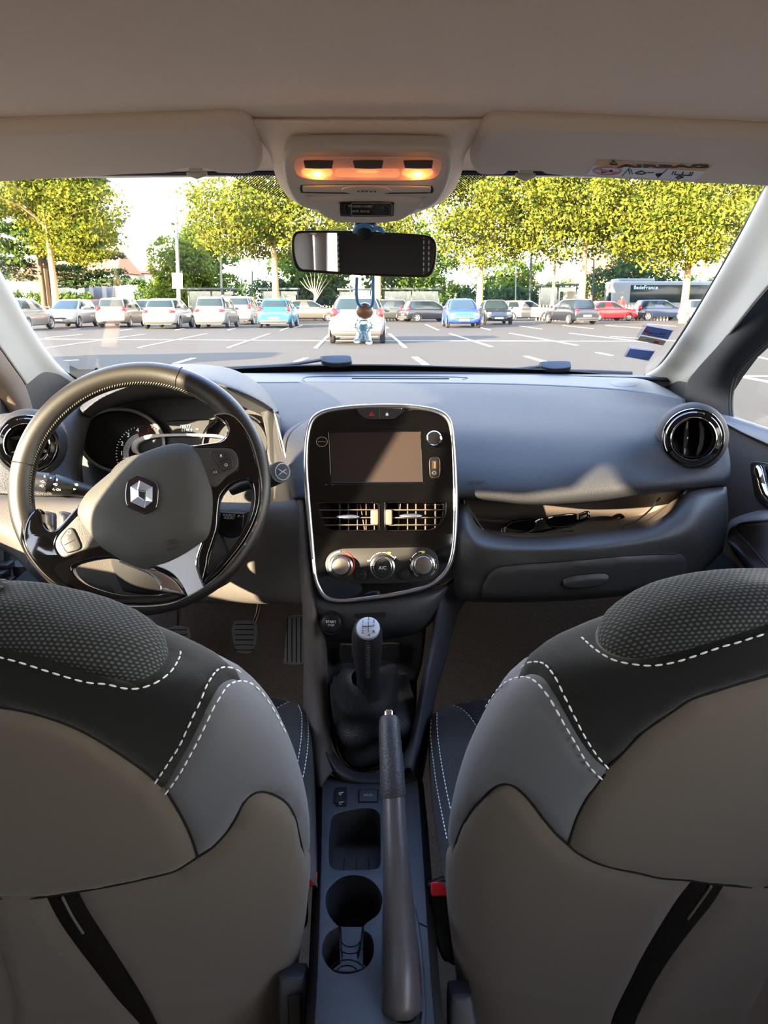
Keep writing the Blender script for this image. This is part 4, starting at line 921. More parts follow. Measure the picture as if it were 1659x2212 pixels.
# middle vents
VAN = mat('vent_louvre', (120, 108, 98), .4)
def mid_vent(L, xw, fin, slide, nm, lab):
    rim = MB(); rim.sweep([FS.p(*p, .0045) for p in c2(L)], .0012, 6, closed=True); o = rim.build(nm, DCHR, ST); o['label'] = lab
    inner = FS.pts(c2(L), 0)
    vs = []; n = len(inner)
    for x, y in inner: vs.append(FS.w(x, y, .004))
    cxm = sum(p[0] for p in inner)/n; cym = sum(p[1] for p in inner)/n
    for x, y in inner: vs.append(FS.w(cxm+(x-cxm)*.93, cym+(y-cym)*.9, -.045))
    fs = [(i, (i+1) % n, n+(i+1) % n, n+i) for i in range(n)]+[tuple(range(n, 2*n))]
    link('duct', mesh(vs, fs), mat('duct_black', (24, 22, 21), .7), o)
    for yy in (1085, 1155, 1220):
        xs = [p[0] for i, p in enumerate(L) if abs(p[1]-yy) < 45]
        x0, x1 = min(p[0] for p in L)+8+(max(0, yy-1060)*.35 if xw < 0 else 0), max(p[0] for p in L)-6-(max(0, yy-1100)*.35 if xw > 0 else 0)
        A, B = c2([(x0, yy), (x1, yy-3)])
        p, q = FS.p(*A, .0), FS.p(*B, .0)
        d = FS.n*.008; up = FS.v*.0008
        m_ = MB(); m_.add([p+up, q+up, q+up*1.5-d, p+up*1.5-d, p-up, q-up, q-up*1.5-d, p-up*1.5-d], [(0, 1, 2, 3), (7, 6, 5, 4), (0, 4, 5, 1), (3, 2, 6, 7), (0, 3, 7, 4), (1, 5, 6, 2)])
        m_.build('louvre', VAN, o, bevel=.0005)
    for xx, dx in fin:
        A, B = c2([(xx, 1030), (xx+dx, 1262)]); p, q = FS.p(*A, -.016), FS.p(*B, -.016); d = FS.n*.02; s = FS.u*.0008
        m_ = MB(); m_.add([p+s, q+s, q+s-d, p+s-d, p-s, q-s, q-s-d, p-s-d], [(0, 1, 2, 3), (7, 6, 5, 4), (0, 4, 5, 1), (3, 2, 6, 7), (0, 3, 7, 4), (1, 5, 6, 2)]); m_.build('fin', VAN, o)
    (q,) = c2([slide]); a = FS.at(*q, .004); m_ = MB(); 
    m_.ball(FS.p(*q, .002), 1, 18, 10, (.0185, .006, .0035)); m_.build('slider_tab', SAT, o)
    (q,) = c2([(xw if xw > 0 else -xw, 1150)]); 
    w_ = slab('thumb_wheel', FS, rrect(*FS.at(*q, .004), .0125, .024, .003), -.012, .0055, mat('thumb_wheel_grey', (92, 76, 64), .6, raw=True) if 'thumb_wheel_grey' not in bpy.data.materials else bpy.data.materials['thumb_wheel_grey'], o, bev=.002)
    return o
mid_vent(v1, -785, ((472, 0), (550, 0), (630, 0), (708, 0), (782, 0), (655, 40)), (545, 1145), 'air_vent', 'left rectangular air vent in the glossy panel')
mid_vent(v2, 908, ((1000, 0), (1080, 0), (1155, 0), (1240, 0), (1330, 0), (1015, -20)), (1110, 1138), 'air_vent', 'right rectangular air vent in the glossy panel')
# heater controls
cp = spline([(345, 1590), (355, 1520), (400, 1465), (480, 1435), (560, 1428), (850, 1424), (1200, 1420), (1290, 1440), (1345, 1500), (1362, 1590), (1340, 1660), (1280, 1710), (1180, 1732), (850, 1745), (560, 1742), (450, 1720), (375, 1660)], 4, True)
hp = slab('heater_panel', FS, FS.pts(c2(cp), .006), .0035, .006, mat('heater_plate', (40, 37, 34), .5), ST, bev=.0008)
def dial(x, y, r, caps, nm, lab):
    (q,) = c2([(x, y)]); a = FS.at(*q, .018); k = 400/1659*1.135/FP; 
    o = lath(nm, FS, [(r*1.22, .006), (r*1.2, .0085), (r*1.06, .0095), (r*1.02, .016), (r*.98, .0195), (r*.9, .0215), (r*.83, .022)], mat('knob_metal_'+nm, (150, 145, 140), .25, 1), hp, 48, a[0], a[1]); o['label'] = lab
    if caps: lath('knob_cap', FS, [(r*.83, .022), (r*.8, .0205), (r*.68, .0205), (r*.66, .0218), (0, .0218)], mat('knob_cap_black', (38, 36, 34), .45), o, 40, a[0], a[1])
    else: lath('knob_cap', FS, [(r*.83, .022), (r*.5, .0226), (0, .0228)], mat('knob_cap_'+nm, (170, 165, 158), .3, 1, bump=(60, .1)), o, 40, a[0], a[1])
    mb = MB(); t = R(110 if x < 600 else 175 if x < 1000 else 10); mb.box(FS.w(a[0]+cos(t)*r*.93, a[1]+sin(t)*r*.93, .021), (.006, .0012, .002), FS.mat().to_3x3() @ Matrix.Rotation(t, 3, 'Z')); mb.build('pointer', BLK, o)
    return a
KR = .0150
aT = dial(482, 1590, KR, False, 'temperature_knob', 'left silver temperature knob in a blue and red ring')
aA = dial(856, 1598, KR*1.06, True, 'fan_knob', 'middle silver fan knob with black A/C centre')
aD = dial(1222, 1583, KR*1.03, False, 'airflow_knob', 'right silver airflow knob')
text('knob_lettering', FS, 'A/C', aA[0], aA[1]-.001, .0072, .0221, WHT, hp)
def arc(a, r, t0, t1, w_, m_, nm, n=24, h=.0064):
    mb = MB(); mb.sweep([FS.w(a[0]+r*cos(R(t0+(t1-t0)*i/n)), a[1]+r*sin(R(t0+(t1-t0)*i/n)), h) for i in range(n+1)], w_, 5); mb.build(nm, m_, hp)
aT6, aA6, aD6 = [FS.at(*c2([p])[0], .0064) for p in ((488, 1572), (856, 1585), (1222, 1572))]
arc(aT6, KR*1.32, 95, 215, .0011, BLUM, 'cold_band'); arc(aT6, KR*1.32, 85, -55, .0011, REDM, 'hot_band')
for t0, t1 in ((160, 125), (120, 98), (92, 72), (55, 35)): arc(aA6, KR*1.38, t0, t1, .0004, WHT, 'scale_line', 8)
for t0, t1 in ((150, 120), (112, 92), (205, 180), (245, 225), (330, 305), (0, -20)): arc(aD6, KR*1.36, t0, t1, .0004, WHT, 'scale_line', 8)
text('scale_lettering', FS, 'OFF', *FS.at(*c2([(735, 1540)])[0], .0064), .0032, .0064, WHT, hp)
for x, y in ((915, 1472), (1220, 1464)):
    L_ = [(x-18, y-8), (x, y-12), (x+18, y-8), (x+8, y+12), (x-8, y+12)]; slab('defrost_symbol', FS, FS.pts(c2(L_), .0064), .006, .0066, YELM, hp)
mb = MB()
for x, y in ((965, 1518), (955, 1510), (973, 1508), (960, 1525)): mb.ball(FS.p(*c2([(x, y)])[0], .0064), .0011, 8, 6)
mb.build('fan_symbol', WHT, hp)
mb = MB()
for x, y in ((1115, 1533), (1325, 1525), (1155, 1648), (1290, 1640)):
    line(mb, FS, c2([(x-12, y-8), (x-6, y+8), (x+8, y+6)]), .0005, .0064)
mb.build('airflow_symbols', WHT, hp)
for x, y, lb in ((665, 1668, 'recirculation'), (1046, 1660, 'rear_heater')):
    a = FS.at(*c2([(x, y)])[0], .006); o = lath(lb+'_button', FS, [(.0092, .0055), (.0088, .0085), (.0075, .009), (0, .0088)], mat('small_button_'+lb, (34, 32, 30), .35), hp, 32, a[0], a[1])
    mb = MB(); line(mb, FS, c2([(x-22, y+4), (x-8, y-6), (x+20, y-4)] if x < 800 else [(x-14, y-12), (x+14, y-12), (x+14, y+4), (x-14, y+4), (x-14, y-12)]), .0005, .0092)
    mb.build('button_symbol', mat('symbol_grey_'+lb, (120, 115, 108), .5), o)
# ================================================================ steering wheel
_t = R(22.6); _y = R(4.67)
FW = Fr(V((-.3494, 1.08, .9642)), V((sin(_y)*cos(_t), -cos(_y)*cos(_t), sin(_t))))
SW = thing('steering_wheel', FW.o, 'leather and gloss black steering wheel with diamond emblem, turned slightly to the left', 'steering wheel')
def W1(L, h): return FW.pts(c1(L), h)
def rimpt(th, dR=0, h=0, RC=None):
    t = R(th); w = max(0, min(1, (th-(46-22))/22))*max(0, min(1, (192+18-th)/18)) if th < 215 else 0
    w = w*w*(3-2*w); rc = .1715+(.1685-.1715)*w+dR
    return FW.w(rc*cos(t), rc*sin(t), h), .0132+.0040*w
q = [rimpt(i*2.5+15) for i in range(144)]
rim = MB().sweep([a for a, b in q], [b for a, b in q], 20, closed=True, up=FW.n).build('rim', LEA, SW, 60)
for th in (72, 168):
    p, r = rimpt(th); t = V(p-FW.o).normalized(); mb = MB(); mb.sweep([p+(t*cos(a)+FW.n*sin(a))*(r+.0001) for a in [2*pi*k/28 for k in range(28)]], .0008, 5, closed=True); mb.build('leather_seam', DRK, rim)
def rimst(t0, t1, off, ang, nm, m_, step=1.4):
    mb = MB(); th = t0
    while th < t1:
        p, r = rimpt(th); t = V(p-FW.o).normalized(); p2, r2 = rimpt(th+step*.62)
        A = p+(t*cos(R(ang))+FW.n*sin(R(ang)))*(r+.0004); B = p2+(V(p2-FW.o).normalized()*cos(R(ang+9))+FW.n*sin(R(ang+9)))*(r2+.0004)
        mb.sweep([A, B], .0010, 5); th += step
    mb.build(nm, m_, rim)
rimst(52, 188, 0, 148, 'stitching', mat('rim_thread', (120, 112, 95), .7)); rimst(52.7, 188, 0, 158, 'stitching', DRK)
# gloss black spokes and lower rim cover
GLO = mat('wheel_gloss', (7, 7, 8), .05, coat=.8)
low_l = spline([[192, 800], (165, 815), (138, 850), (120, 900), (116, 960), (135, 1020), (185, 1092), (255, 1160), (340, 1212), (450, 1258), (600, 1288), (760, 1294), (880, 1278), [955, 1248], [935, 1232], (870, 1234), (760, 1247), (640, 1247), (540, 1228), (440, 1192), (385, 1150), (368, 1112), (385, 1090), (440, 1072), (520, 1058), (600, 1062), [690, 1100], [760, 1080], [620, 940], [470, 760], [400, 782], (350, 838), (310, 884), (285, 908), (262, 918), (235, 905), (215, 870), (208, 820)], 5, True)
slab('lower_spoke_cover', FW, W1(low_l, .0155), -.006, .0155, GLO, SW, bev=.004, res=4)
up_r = spline([[1095, 325], (1130, 318), (1172, 322), (1212, 348), (1250, 398), (1285, 470), (1310, 560), (1328, 650), (1332, 760), (1308, 860), (1262, 955), (1195, 1050), (1120, 1135), [1046, 1196], [1034, 1180], (1075, 1130), (1140, 1058), (1200, 985), (1248, 910), (1283, 835), (1298, 760), (1294, 695), (1275, 662), (1240, 655), (1190, 675), (1150, 712), (1126, 755), (1116, 830), (1108, 920), (1070, 1040), (1058, 1110), [1036, 1195], (1022, 1160), (1008, 1100), (1014, 1030), [1040, 960], [900, 800], [800, 500], (960, 478), (1050, 472), (1120, 462), (1155, 438), (1168, 405), (1158, 370), (1130, 342)], 5, True)
slab('upper_spoke_cover', FW, W1(up_r, .0155), -.006, .0155, GLO, SW, bev=.004, res=4)
# bright lines along the inner edges of the rim
mb = MB(); mb.sweep([FW.p(x, y, .0150) for x, y in c1(spline([(1098, 324), (1135, 317), (1175, 321), (1215, 346), (1254, 398), (1290, 470), (1315, 560), (1333, 650), (1338, 760), (1314, 862), (1268, 958), (1200, 1054), (1126, 1138), (1050, 1200)], 5))], .0013, 6); mb.build('chrome_line', CHR, SW)
mb = MB(); mb.sweep([FW.p(x, y, .0150) for x, y in c1(spline([(122, 860), (112, 905), (110, 962), (128, 1024), (178, 1098), (250, 1167), (338, 1220), (450, 1266), (600, 1297), (760, 1302), (880, 1286), (962, 1252)], 5))], .0013, 6); mb.build('chrome_line', CHR, SW)
mb = MB(); mb.sweep([FW.p(x, y, .0155) for x, y in c1(spline([(1098, 328), (1140, 350), (1163, 380), (1166, 412), (1150, 440), (1118, 464), (1050, 475), (990, 484)], 5))], .0009, 6); mb.build('chrome_line', CHR, SW)
# satin spoke and its bright blade
sat = spline([[795, 1095], (870, 1070), (950, 1028), [1030, 975], (1006, 1040), (1002, 1100), (1020, 1155), [1042, 1205], (1005, 1228), [962, 1252], (935, 1195), (895, 1145), (850, 1115)], 4, True)
slab('satin_spoke', FW, W1(sat, .018), .002, .018, mat('spoke_silver', (205, 208, 214), .45, .35), SW, bev=.002, res=3)
bld = spline([[600, 1062], (680, 1092), (760, 1110), (815, 1125), (865, 1150), (905, 1185), [948, 1246], (900, 1238), (850, 1230), [818, 1220], [816, 1195], (780, 1152), (720, 1118), (660, 1095)], 4, True)
slab('bright_blade', FW, W1(bld, .0165), .0, .0165, CHR, SW, bev=.003, res=3)
mb = MB(); mb.sweep([FW.p(x, y, .019) for x, y in c1([(1030, 978), (1008, 1040), (1004, 1100), (1022, 1155), (1043, 1203)])], .001, 6); mb.build('chrome_line', CHR, SW)
# switch panels
PLT = mat('switch_plate', (82, 80, 76), .5, bump=(600, .2))
rp = spline([(950, 492), (1050, 489), (1160, 490), (1200, 505), (1220, 550), (1212, 600), (1160, 640), (1112, 688), [1085, 690], [1000, 640], [900, 520]], 4, True)
RPL = slab('switch_plate', FW, W1(rp, .018), .004, .018, PLT, SW, bev=.002)
lp = spline([[398, 835], (340, 895), (300, 938), (282, 985), (298, 1030), (328, 1052), (375, 1036), (430, 1016), [540, 990], [520, 880]], 4, True)
LPL = slab('switch_plate', FW, W1(lp, .018), .004, .018, PLT, SW, bev=.002)
mb = MB(); mb.sweep([FW.p(x, y, .0172) for x, y in c1(spline([(1000, 487), (1080, 485), (1165, 486), (1207, 502), (1226, 550), (1218, 603), (1164, 645), (1114, 694), (1092, 715)], 4))], .0007, 5); mb.build('plate_trim', DCHR, RPL)
mb = MB(); mb.sweep([FW.p(x, y, .0172) for x, y in c1(spline([(395, 830), (335, 890), (294, 935), (276, 985), (293, 1034), (326, 1058)], 4))], .0007, 5); mb.build('plate_trim', DCHR, LPL)
def btn(L, par, nm='switch_button'):
    S_ = spline(L, 3, True)
    cx_ = sum(p[0] for p in S_)/len(S_); cy_ = sum(p[1] for p in S_)/len(S_)
    slab('button_gap', FW, W1([(cx_+(x-cx_)*1.06, cy_+(y-cy_)*1.05) for x, y in S_], .0183), .0178, .0183, DRK, par)
    return slab(nm, FW, W1(S_, .0205), .0175, .0205, BTN, par, bev=.0012)
btn([(1092, 515), (1110, 508), (1160, 513), (1180, 530), (1193, 560), (1190, 590), (1150, 608), (1138, 606), (1115, 575), (1096, 545)], RPL)
(q,) = c1([(1100, 615)]); a = FW.at(*q, .020); slab('switch_button', FW, circ(a[0], a[1], .0043, 20), 0.0175, .0200, BTN, RPL, bev=.001)
btn([(350, 908), (368, 903), (382, 920), (400, 960), (412, 992), (402, 1012), (360, 1026), (342, 1024), (320, 990), (312, 962), (330, 930)], LPL)
def wtxt(s, x, y, size, par, rot=0): (q,) = c1([(x, y)]); text('button_symbol', FW, s, *FW.at(*q, .0207), size, .0207, WHT, par, rot=R(rot))
wtxt('R', 1132, 533, .0058, RPL, -4); wtxt('O', 1157, 580, .0058, RPL, -4); wtxt('+', 343, 952, .0075, LPL, 20); wtxt('-', 370, 998, .0085, LPL, 20)
mb = MB()
line(mb, FW, c1([(1114, 567), (1168, 545)]), .0005, .0207); mb.build('button_line', DRK, RPL)
mb = MB(); line(mb, FW, c1([(328, 990), (383, 962)]), .0005, .0207); mb.build('button_line', DRK, LPL)
mb = MB(); line(mb, FW, c1([(355+10*cos(t), 922+10*sin(t)) for t in [2*pi*i/14 for i in range(15)]]), .0004, .0207); mb.build('button_symbol', WHT, LPL)
mb = MB(); line(mb, FW, c1([(1092, 610), (1100, 616), (1092, 622)]), .0003, .0203); line(mb, FW, c1([(1104, 607), (1109, 615), (1104, 623)]), .0003, .0203); mb.build('button_symbol', WHT, RPL)
# airbag cover: a domed cushion
pd = spline([(925, 468), (975, 480), (1015, 515), (1045, 575), (1072, 650), (1088, 740), (1085, 850), (1068, 935), (1030, 980), (960, 1022), (860, 1072), (780, 1100), (715, 1106), (640, 1078), (560, 1030), (495, 982), (445, 920), (410, 870), (395, 825), (405, 782), (440, 725), (510, 660), (600, 590), (700, 530), (800, 490), (870, 472)], 4, True)
def dome(name, fr, L2, h0, h1, edge, m, par, step=.006):
    pts = [V(p) for p in L2]; n = len(pts); xs = [p[0] for p in L2]; ys = [p[1] for p in L2]; y = min(ys)
    while y < max(ys):
        x = min(xs)
        while x < max(xs):
            if inpoly(x, y, L2) and segd(x, y, L2) > step*.4: pts.append(V((x, y)))
            x += step
        y += step
    for k, ins in ((0, .0012), (0, .003)):
        c = V((sum(xs)/n, sum(ys)/n))
        for p in pts[:n]: pts.append(p+(c-p).normalized()*ins)
    r = delaunay_2d_cdt(pts, [(i, (i+1) % n) for i in range(n)], [], 1, 1e-7)
    vs = []
    for p in r[0]:
        t = min(1, segd(p.x, p.y, L2)/edge); vs.append(fr.w(p.x, p.y, h0+(h1-h0)*(1-(1-t)**3)))
    fs = [tuple(f) for f in r[2]]
    nb = len(r[0]); loop = list(range(n))
    o = link(name, mesh(vs+[fr.w(p[0], p[1], h0-.02) for p in L2], fs+[(i, (i+1) % n, nb+(i+1) % n, nb+i) for i in range(n)]), m, par, 80)
    return o
AB = dome('airbag_cover', FW, W1(pd, .018), .0165, .034, .055, PADM, SW)
bva = bvh_of(AB)
fe = Fr(FW.p(*c1([(880, 985)])[0], .0285), FW.n+FW.v*-.35)
text('embossed_lettering', fe, 'SRS', 0, .003, .011, .001, mat('emboss_grey', (66, 66, 63), .6), AB, rot=R(12), sx=1.3)
text('embossed_lettering', fe, 'AIRBAG', .002, -.006, .006, .0006, MATS.setdefault('e', mat('emboss_grey2', (66, 66, 63), .6)), AB, rot=R(12), sx=1.2)
# emblem: faceted chrome badge with the rhombus
FB = Fr(FW.w(0, 0, .034), FW.n)
def B1(L, h): return FB.pts(c1(L), h)
bo = spline([(712, 632), (790, 662), (808, 690), (811, 720), (806, 780), (792, 806), (745, 829), (725, 826), (662, 798), (645, 780), (640, 740), (643, 690), (655, 660), (690, 638)], 4, True)
em = slab('emblem', FB, B1(bo, .003), -.004, .003, DCHR, SW, bev=.0015)
hx = [(716, 660), (781, 692), (780, 765), (738, 799), (669, 768), (668, 690)]
ctr = (725, 728)
A6 = [FB.p(*c1([p])[0], .0035) for p in hx]
dm = [(728, 692), (748, 722), (744, 770), (706, 745)]; B4 = [(716, 690), (752, 708), (748, 760), (708, 738)]
vs = A6+[FB.p(*c1([p])[0], .0075) for p in [(714, 692), (750, 706), (750, 742), (744, 762), (706, 742), (700, 712)]]
fs = [(i, (i+1) % 6, 6+(i+1) % 6, 6+i) for i in range(6)]+[(6, 7, 8, 9, 10, 11)]
link('emblem_facets', mesh(vs, fs), mat('emblem_silver', (200, 208, 222), .22, .75), em, smooth=False)
mb = MB(); mb.sweep([FB.p(*c1([p])[0], .0082) for p in ((702, 705), (748, 712), (742, 768), (738, 798))], .0008, 5); mb.sweep([FB.p(*c1([p])[0], .0082) for p in ((714, 660), (704, 704), (708, 740), (744, 765))], .0008, 5); mb.build('rhombus_edge', SAT, em)
slab('rhombus_core', FB, B1([(712, 714), (740, 718), (738, 752), (712, 738)], .008), .0076, .0082, BLK, em)
# hub behind
mb = MB(); mb.cyl(FW.w(0, -.005, -.008), FW.w(0, -.005, -.06), .055, 40); mb.build('hub', SHR, SW)
# ---------------------------------------------------------------- stalks
ls = thing('light_stalk', pY(180, 1060, 1.17), 'black indicator stalk with white lamp symbols left of the steering wheel', 'control stalk')
def stalk(root, pts, rads, nm='stalk_arm'): mb = MB(); mb.sweep([pY(*p) for p in pts], rads, 20); return mb.build(nm, BLK, root, 40)
STK = mat('stalk_grey', (50, 50, 52), .45)
d7s = [(300, 735), (480, 770), (540, 775), (700, 800), (900, 840)]
q = [(x, y, Y) for (x, y), Y in zip(d7([(280, 720), (480, 755), (485, 757), (530, 765), (535, 766), (700, 795), (705, 797), (900, 835)]), (1.14, 1.145, 1.145, 1.15, 1.15, 1.16, 1.16, 1.18))]
mb = MB(); mb.sweep([pY(*p) for p in q], [.0145, .0155, .0135, .0135, .016, .0135, .0125, .010], 24); arm_ = mb.build('stalk_arm', STK, ls, 25)
fk = Fr(pY(*d7([(590, 770)])[0], 1.132), V((-.1, -1, .25)))
for s, x, y in (('0', 445, 690), ('*', 505, 708), ('0', 568, 722), ('≡D', 552, 768), ('≡D O≡', 558, 818), ('≡≡D', 750, 770), ('<>', 738, 815), ('=D-', 425, 740), ('≡D', 415, 782)):
    (q_,) = d7([(x, y)]); r_ = ray(*q_); h_ = bvh_of(arm_).ray_cast(CAM, r_)
    if h_[0] is None: continue
    f_ = Fr(h_[0]-r_.normalized()*.0006, V((-.1, -1, .25))); text('stalk_symbol', f_, s, 0, 0, .0052, .0002, mat('symbol_pale_%d' % len(bpy.data.materials), (205, 205, 170), .6), ls, rot=R(-6))
wsk = thing('wiper_stalk', pY(600, 1025, 1.2), 'black wiper stalk with ringed end right of the steering wheel', 'control stalk')
stalk(wsk, [(560, 1050, 1.24), (580, 1035, 1.20), (592, 1026, 1.17), (606, 1020, 1.15)], [.010, .0145, .0165, .0165])
fz = Fr(pY(610, 1019, 1.147), V((.35, -1, .2))); a = (0, 0)
mb = MB(); mb.sweep([fz.w(.011*cos(t), .0125*sin(t), .0015) for t in [2*pi*i/28 for i in range(28)]], .0008, 5, closed=True); mb.sweep([fz.w(-.006, -.004, .0015), fz.w(.006, .004, .0015)], .001, 5); mb.sweep([fz.w(-.006, .004, .0015), fz.w(.006, -.004, .0015)], .001, 5); mb.build('end_marking', mat('end_mark_blue', (150, 165, 190), .5), wsk)
stalk(wsk, [(500, 1060, 1.19), (530, 1045, 1.185), (545, 1042, 1.18)], [.008, .011, .010], 'lower_switch')
rc = thing('audio_remote', pY(505, 1130, 1.2), 'black audio remote pod seen through the right opening of the steering wheel', 'audio control')
fr_ = Fr(pY(502, 1130, 1.19), V((-.1, -1, .15)))
slab('remote_body', fr_, fr_.pts(spline([[476, 1105], [528, 1109], (524, 1150), (505, 1163), (485, 1160), [468, 1150]], 3, True)), -.03, 0, mat('remote_black', (20, 20, 21), .3), rc, bev=.003)
text('remote_lettering', fr_, 'SOURCE', *fr_.at(495, 1113), .0055, .0006, TXT, rc); text('remote_lettering', fr_, 'AUDIO', *fr_.at(495, 1119), .0055, .0006, TXT, rc)
mb = MB(); mb.sweep([fr_.p(*p, .001) for p in ((513, 1117), (516, 1113), (519, 1116))], .0007, 4); mb.build('call_symbol', mat('call_green', (60, 190, 90), .5), rc)
mb = MB(); mb.sweep([fr_.p(*p, .001) for p in ((521, 1117), (524, 1113), (527, 1116))], .0007, 4); mb.build('end_call_symbol', REDM, rc)
# ---------------------------------------------------------------- sunglasses lying in the tray
SG = thing('sunglasses', pY(1175, 1132, 1.24), 'black sunglasses lying folded in the open dashboard tray', 'sunglasses')
SGM = mat('sunglass_black', (10, 10, 11), .08, coat=.5); LENM = mat('sunglass_lens', (14, 14, 16), .03, spec=.9)
fg = Fr(pY(1175, 1130, 1.235), V((.02, -.75, .65)))
for L_ in ([(270, 880), (300, 850), (350, 838), (410, 832), (432, 850), (425, 880), (380, 900), (320, 908), (280, 905)], [(500, 825), (560, 812), (620, 806), (660, 812), (662, 840), (630, 862), (570, 872), (520, 868), (498, 850)]):
    S_ = fg.pts(c3(spline(L_, 4, True)), .006)
    slab('lens', fg, S_, .002, .004, LENM, SG)
    mb = MB(); mb.sweep([fg.w(x, y, .003) for x, y in S_], .0022, 8, closed=True); mb.build('rim', SGM, SG)
mb = MB(); mb.sweep([fg.p(*p, .005) for p in c3(spline([(428, 848), (450, 836), (475, 832), (500, 836)], 4))], .002, 8); mb.build('bridge', SGM, SG)
mb = MB(); mb.sweep([fg.p(*p[:2], p[2]) for p in c3(spline([(662, 815, .004), (700, 800, .006), (712, 808, .006), (690, 840, 0), (560, 880, -.002), (420, 908, -.002), (300, 915, -.002)], 5))], .0022, 8, sy=1.5); mb.build('temple', SGM, SG)
mb = MB(); mb.sweep([fg.p(*p[:2], p[2]) for p in c3(spline([(275, 880, .004), (258, 890, .004), (262, 905, .002), (330, 915, -.003), (480, 915, -.003), (630, 902, -.003)], 5))], .002, 8, sy=1.5); mb.build('temple', SGM, SG)
mb = MB(); mb.box(fg.p(*c3([(655, 822)])[0], .006), (.003, .003, .008)); mb.build('hinge', SAT, SG); mb = MB(); mb.box(fg.p(*c3([(268, 895)])[0], .006), (.003, .003, .008)); mb.build('hinge', SAT, SG)
# ================================================================ tunnel console, gear lever, handbrake
CC = thing('centre_console', (-.01, .95, .22), 'dark plastic tunnel console with storage tray, cup holders and start button', 'centre console')
CON = mat('console_plastic', (66, 68, 75), .5, raw=True, bump=(700, .25), spec=.45)
CON2 = mat('console_plastic_dark', (52, 52, 54), .5, raw=True, bump=(700, .25))
# lower console top: a flat deck with real openings
ZC = .485
FT = Fr(V((0, .8, ZC)), V((0, -.02, 1)), up=(0, 1, 0))
def T(L, h=0): return FT.pts(d1(L), h)
deck = [(345, 70), (410, 120), (500, 160), (700, 165), (900, 160), (1080, 60), (1110, 400), (1150, 1000), (1180, 1500), (1225, 2060), (1245, 2300), (270, 2300), (285, 2060), (305, 1700), (320, 1300), (340, 700)]
tray_ = spline([(410, 520), (425, 450), (480, 415), (560, 395), (650, 380), (740, 385), (785, 415), (798, 460), (802, 650), (800, 790), (780, 845), (700, 858), (500, 862), (430, 850), (402, 800), (400, 650)], 4, True)
cup = spline([(600, 903), (700, 925), (775, 990), (812, 1070), (805, 1150), (770, 1215), (700, 1265), [665, 1300], [670, 1335], (720, 1370), (745, 1440), (740, 1530), (700, 1605), (630, 1650), (540, 1668), (450, 1655), (390, 1605), (352, 1530), (348, 1450), (385, 1360), (430, 1325), [475, 1300], (440, 1265), (395, 1200), (372, 1110), (385, 1030), (440, 960), (510, 915)], 4, True)
bslot = spline([(850, 1250), (862, 1180), (900, 1165), (980, 1165), (1020, 1190), (1060, 1500), (1085, 1800), (1095, 1930), (1075, 2010), (1030, 2050), (960, 2052), (900, 2020), (875, 1950), (868, 1800), (852, 1500)], 3, True)
dk = slab('deck', FT, T(deck), -.012, 0, CON, CC, holes=[T(tray_), T(cup), T(bslot)], bev=.0012)
def well(name, L, depth, m, sh=.94, flo=None):
    A = L; n = len(A); cx_ = sum(p[0] for p in A)/n; cy_ = sum(p[1] for p in A)/n
    vs = [FT.w(x, y, -.001) for x, y in A]+[FT.w(cx_+(x-cx_)*sh, cy_+(y-cy_)*sh, -depth) for x, y in A]
    o = link(name, mesh(vs, [(i, n+i, n+(i+1) % n, (i+1) % n) for i in range(n)]+[tuple(range(n, 2*n))]), m, CC, 60)
    return o
wt = well('storage_well', T(tray_), .055, CON2); wc = well('cup_holder', T(cup), .065, CON2); wb = well('handbrake_slot', T(bslot), .10, DRK, 1)
mb = MB()
c_ = T([(600, 760)])[0]
for i in range(5): mb.box(FT.w(c_[0]-.036+.018*i, c_[1]+.01, -.053), (.0012, .10, .002))
mb.build('floor_ribs', DRK, wt)
# divider tongue in the cup holders
tg = spline([(490, 1330), [487, 1300], [660, 1300], (650, 1400), (635, 1480), (622, 1530), (640, 1580), (690, 1620), (560, 1660), (430, 1640), (480, 1590), (500, 1540), (492, 1460)], 3, True)
slab('cup_divider', FT, FT.pts(d1(tg), -.02), -.03, -.02, CON, CC, bev=.002)
for (x, y, r) in ((570, 1400, .012), (570, 1420, .018), (540, 1640, .014), (540, 1640, .022)):
    a = FT.at(*d1([(x, y)])[0], -.0198); mb = MB(); n_ = 20; mb.sweep([FT.w(a[0]+r*cos(R(200+140*i/n_)) if y < 1500 else a[0]+r*cos(R(20+140*i/n_)), a[1]+r*sin(R(200+140*i/n_)) if y < 1500 else a[1]-.008+r*sin(R(20+140*i/n_)), -.0196) for i in range(n_+1)], .0006, 4); mb.build('divider_ring', DRK, CC)
# sides of the tunnel
for s, L_ in ((-1, [(345, 70), (340, 700), (320, 1300), (305, 1700), (285, 2060), (270, 2300)]), (1, [(1080, 60), (1110, 400), (1150, 1000), (1180, 1500), (1225, 2060), (1245, 2300)])):
    P_ = T(L_); vs = [FT.w(x, y, 0) for x, y in P_]+[FT.w(x+s*.012, y, -.03) for x, y in P_]+[FT.w(x+s*.018, y, -.26) for x, y in P_]; n = len(P_)
    link('side_wall', mesh(vs, [(i, i+1, n+i+1, n+i) for i in range(n-1)]+[(n+i, n+i+1, 2*n+i+1, 2*n+i) for i in range(n-1)]), CON2, CC)
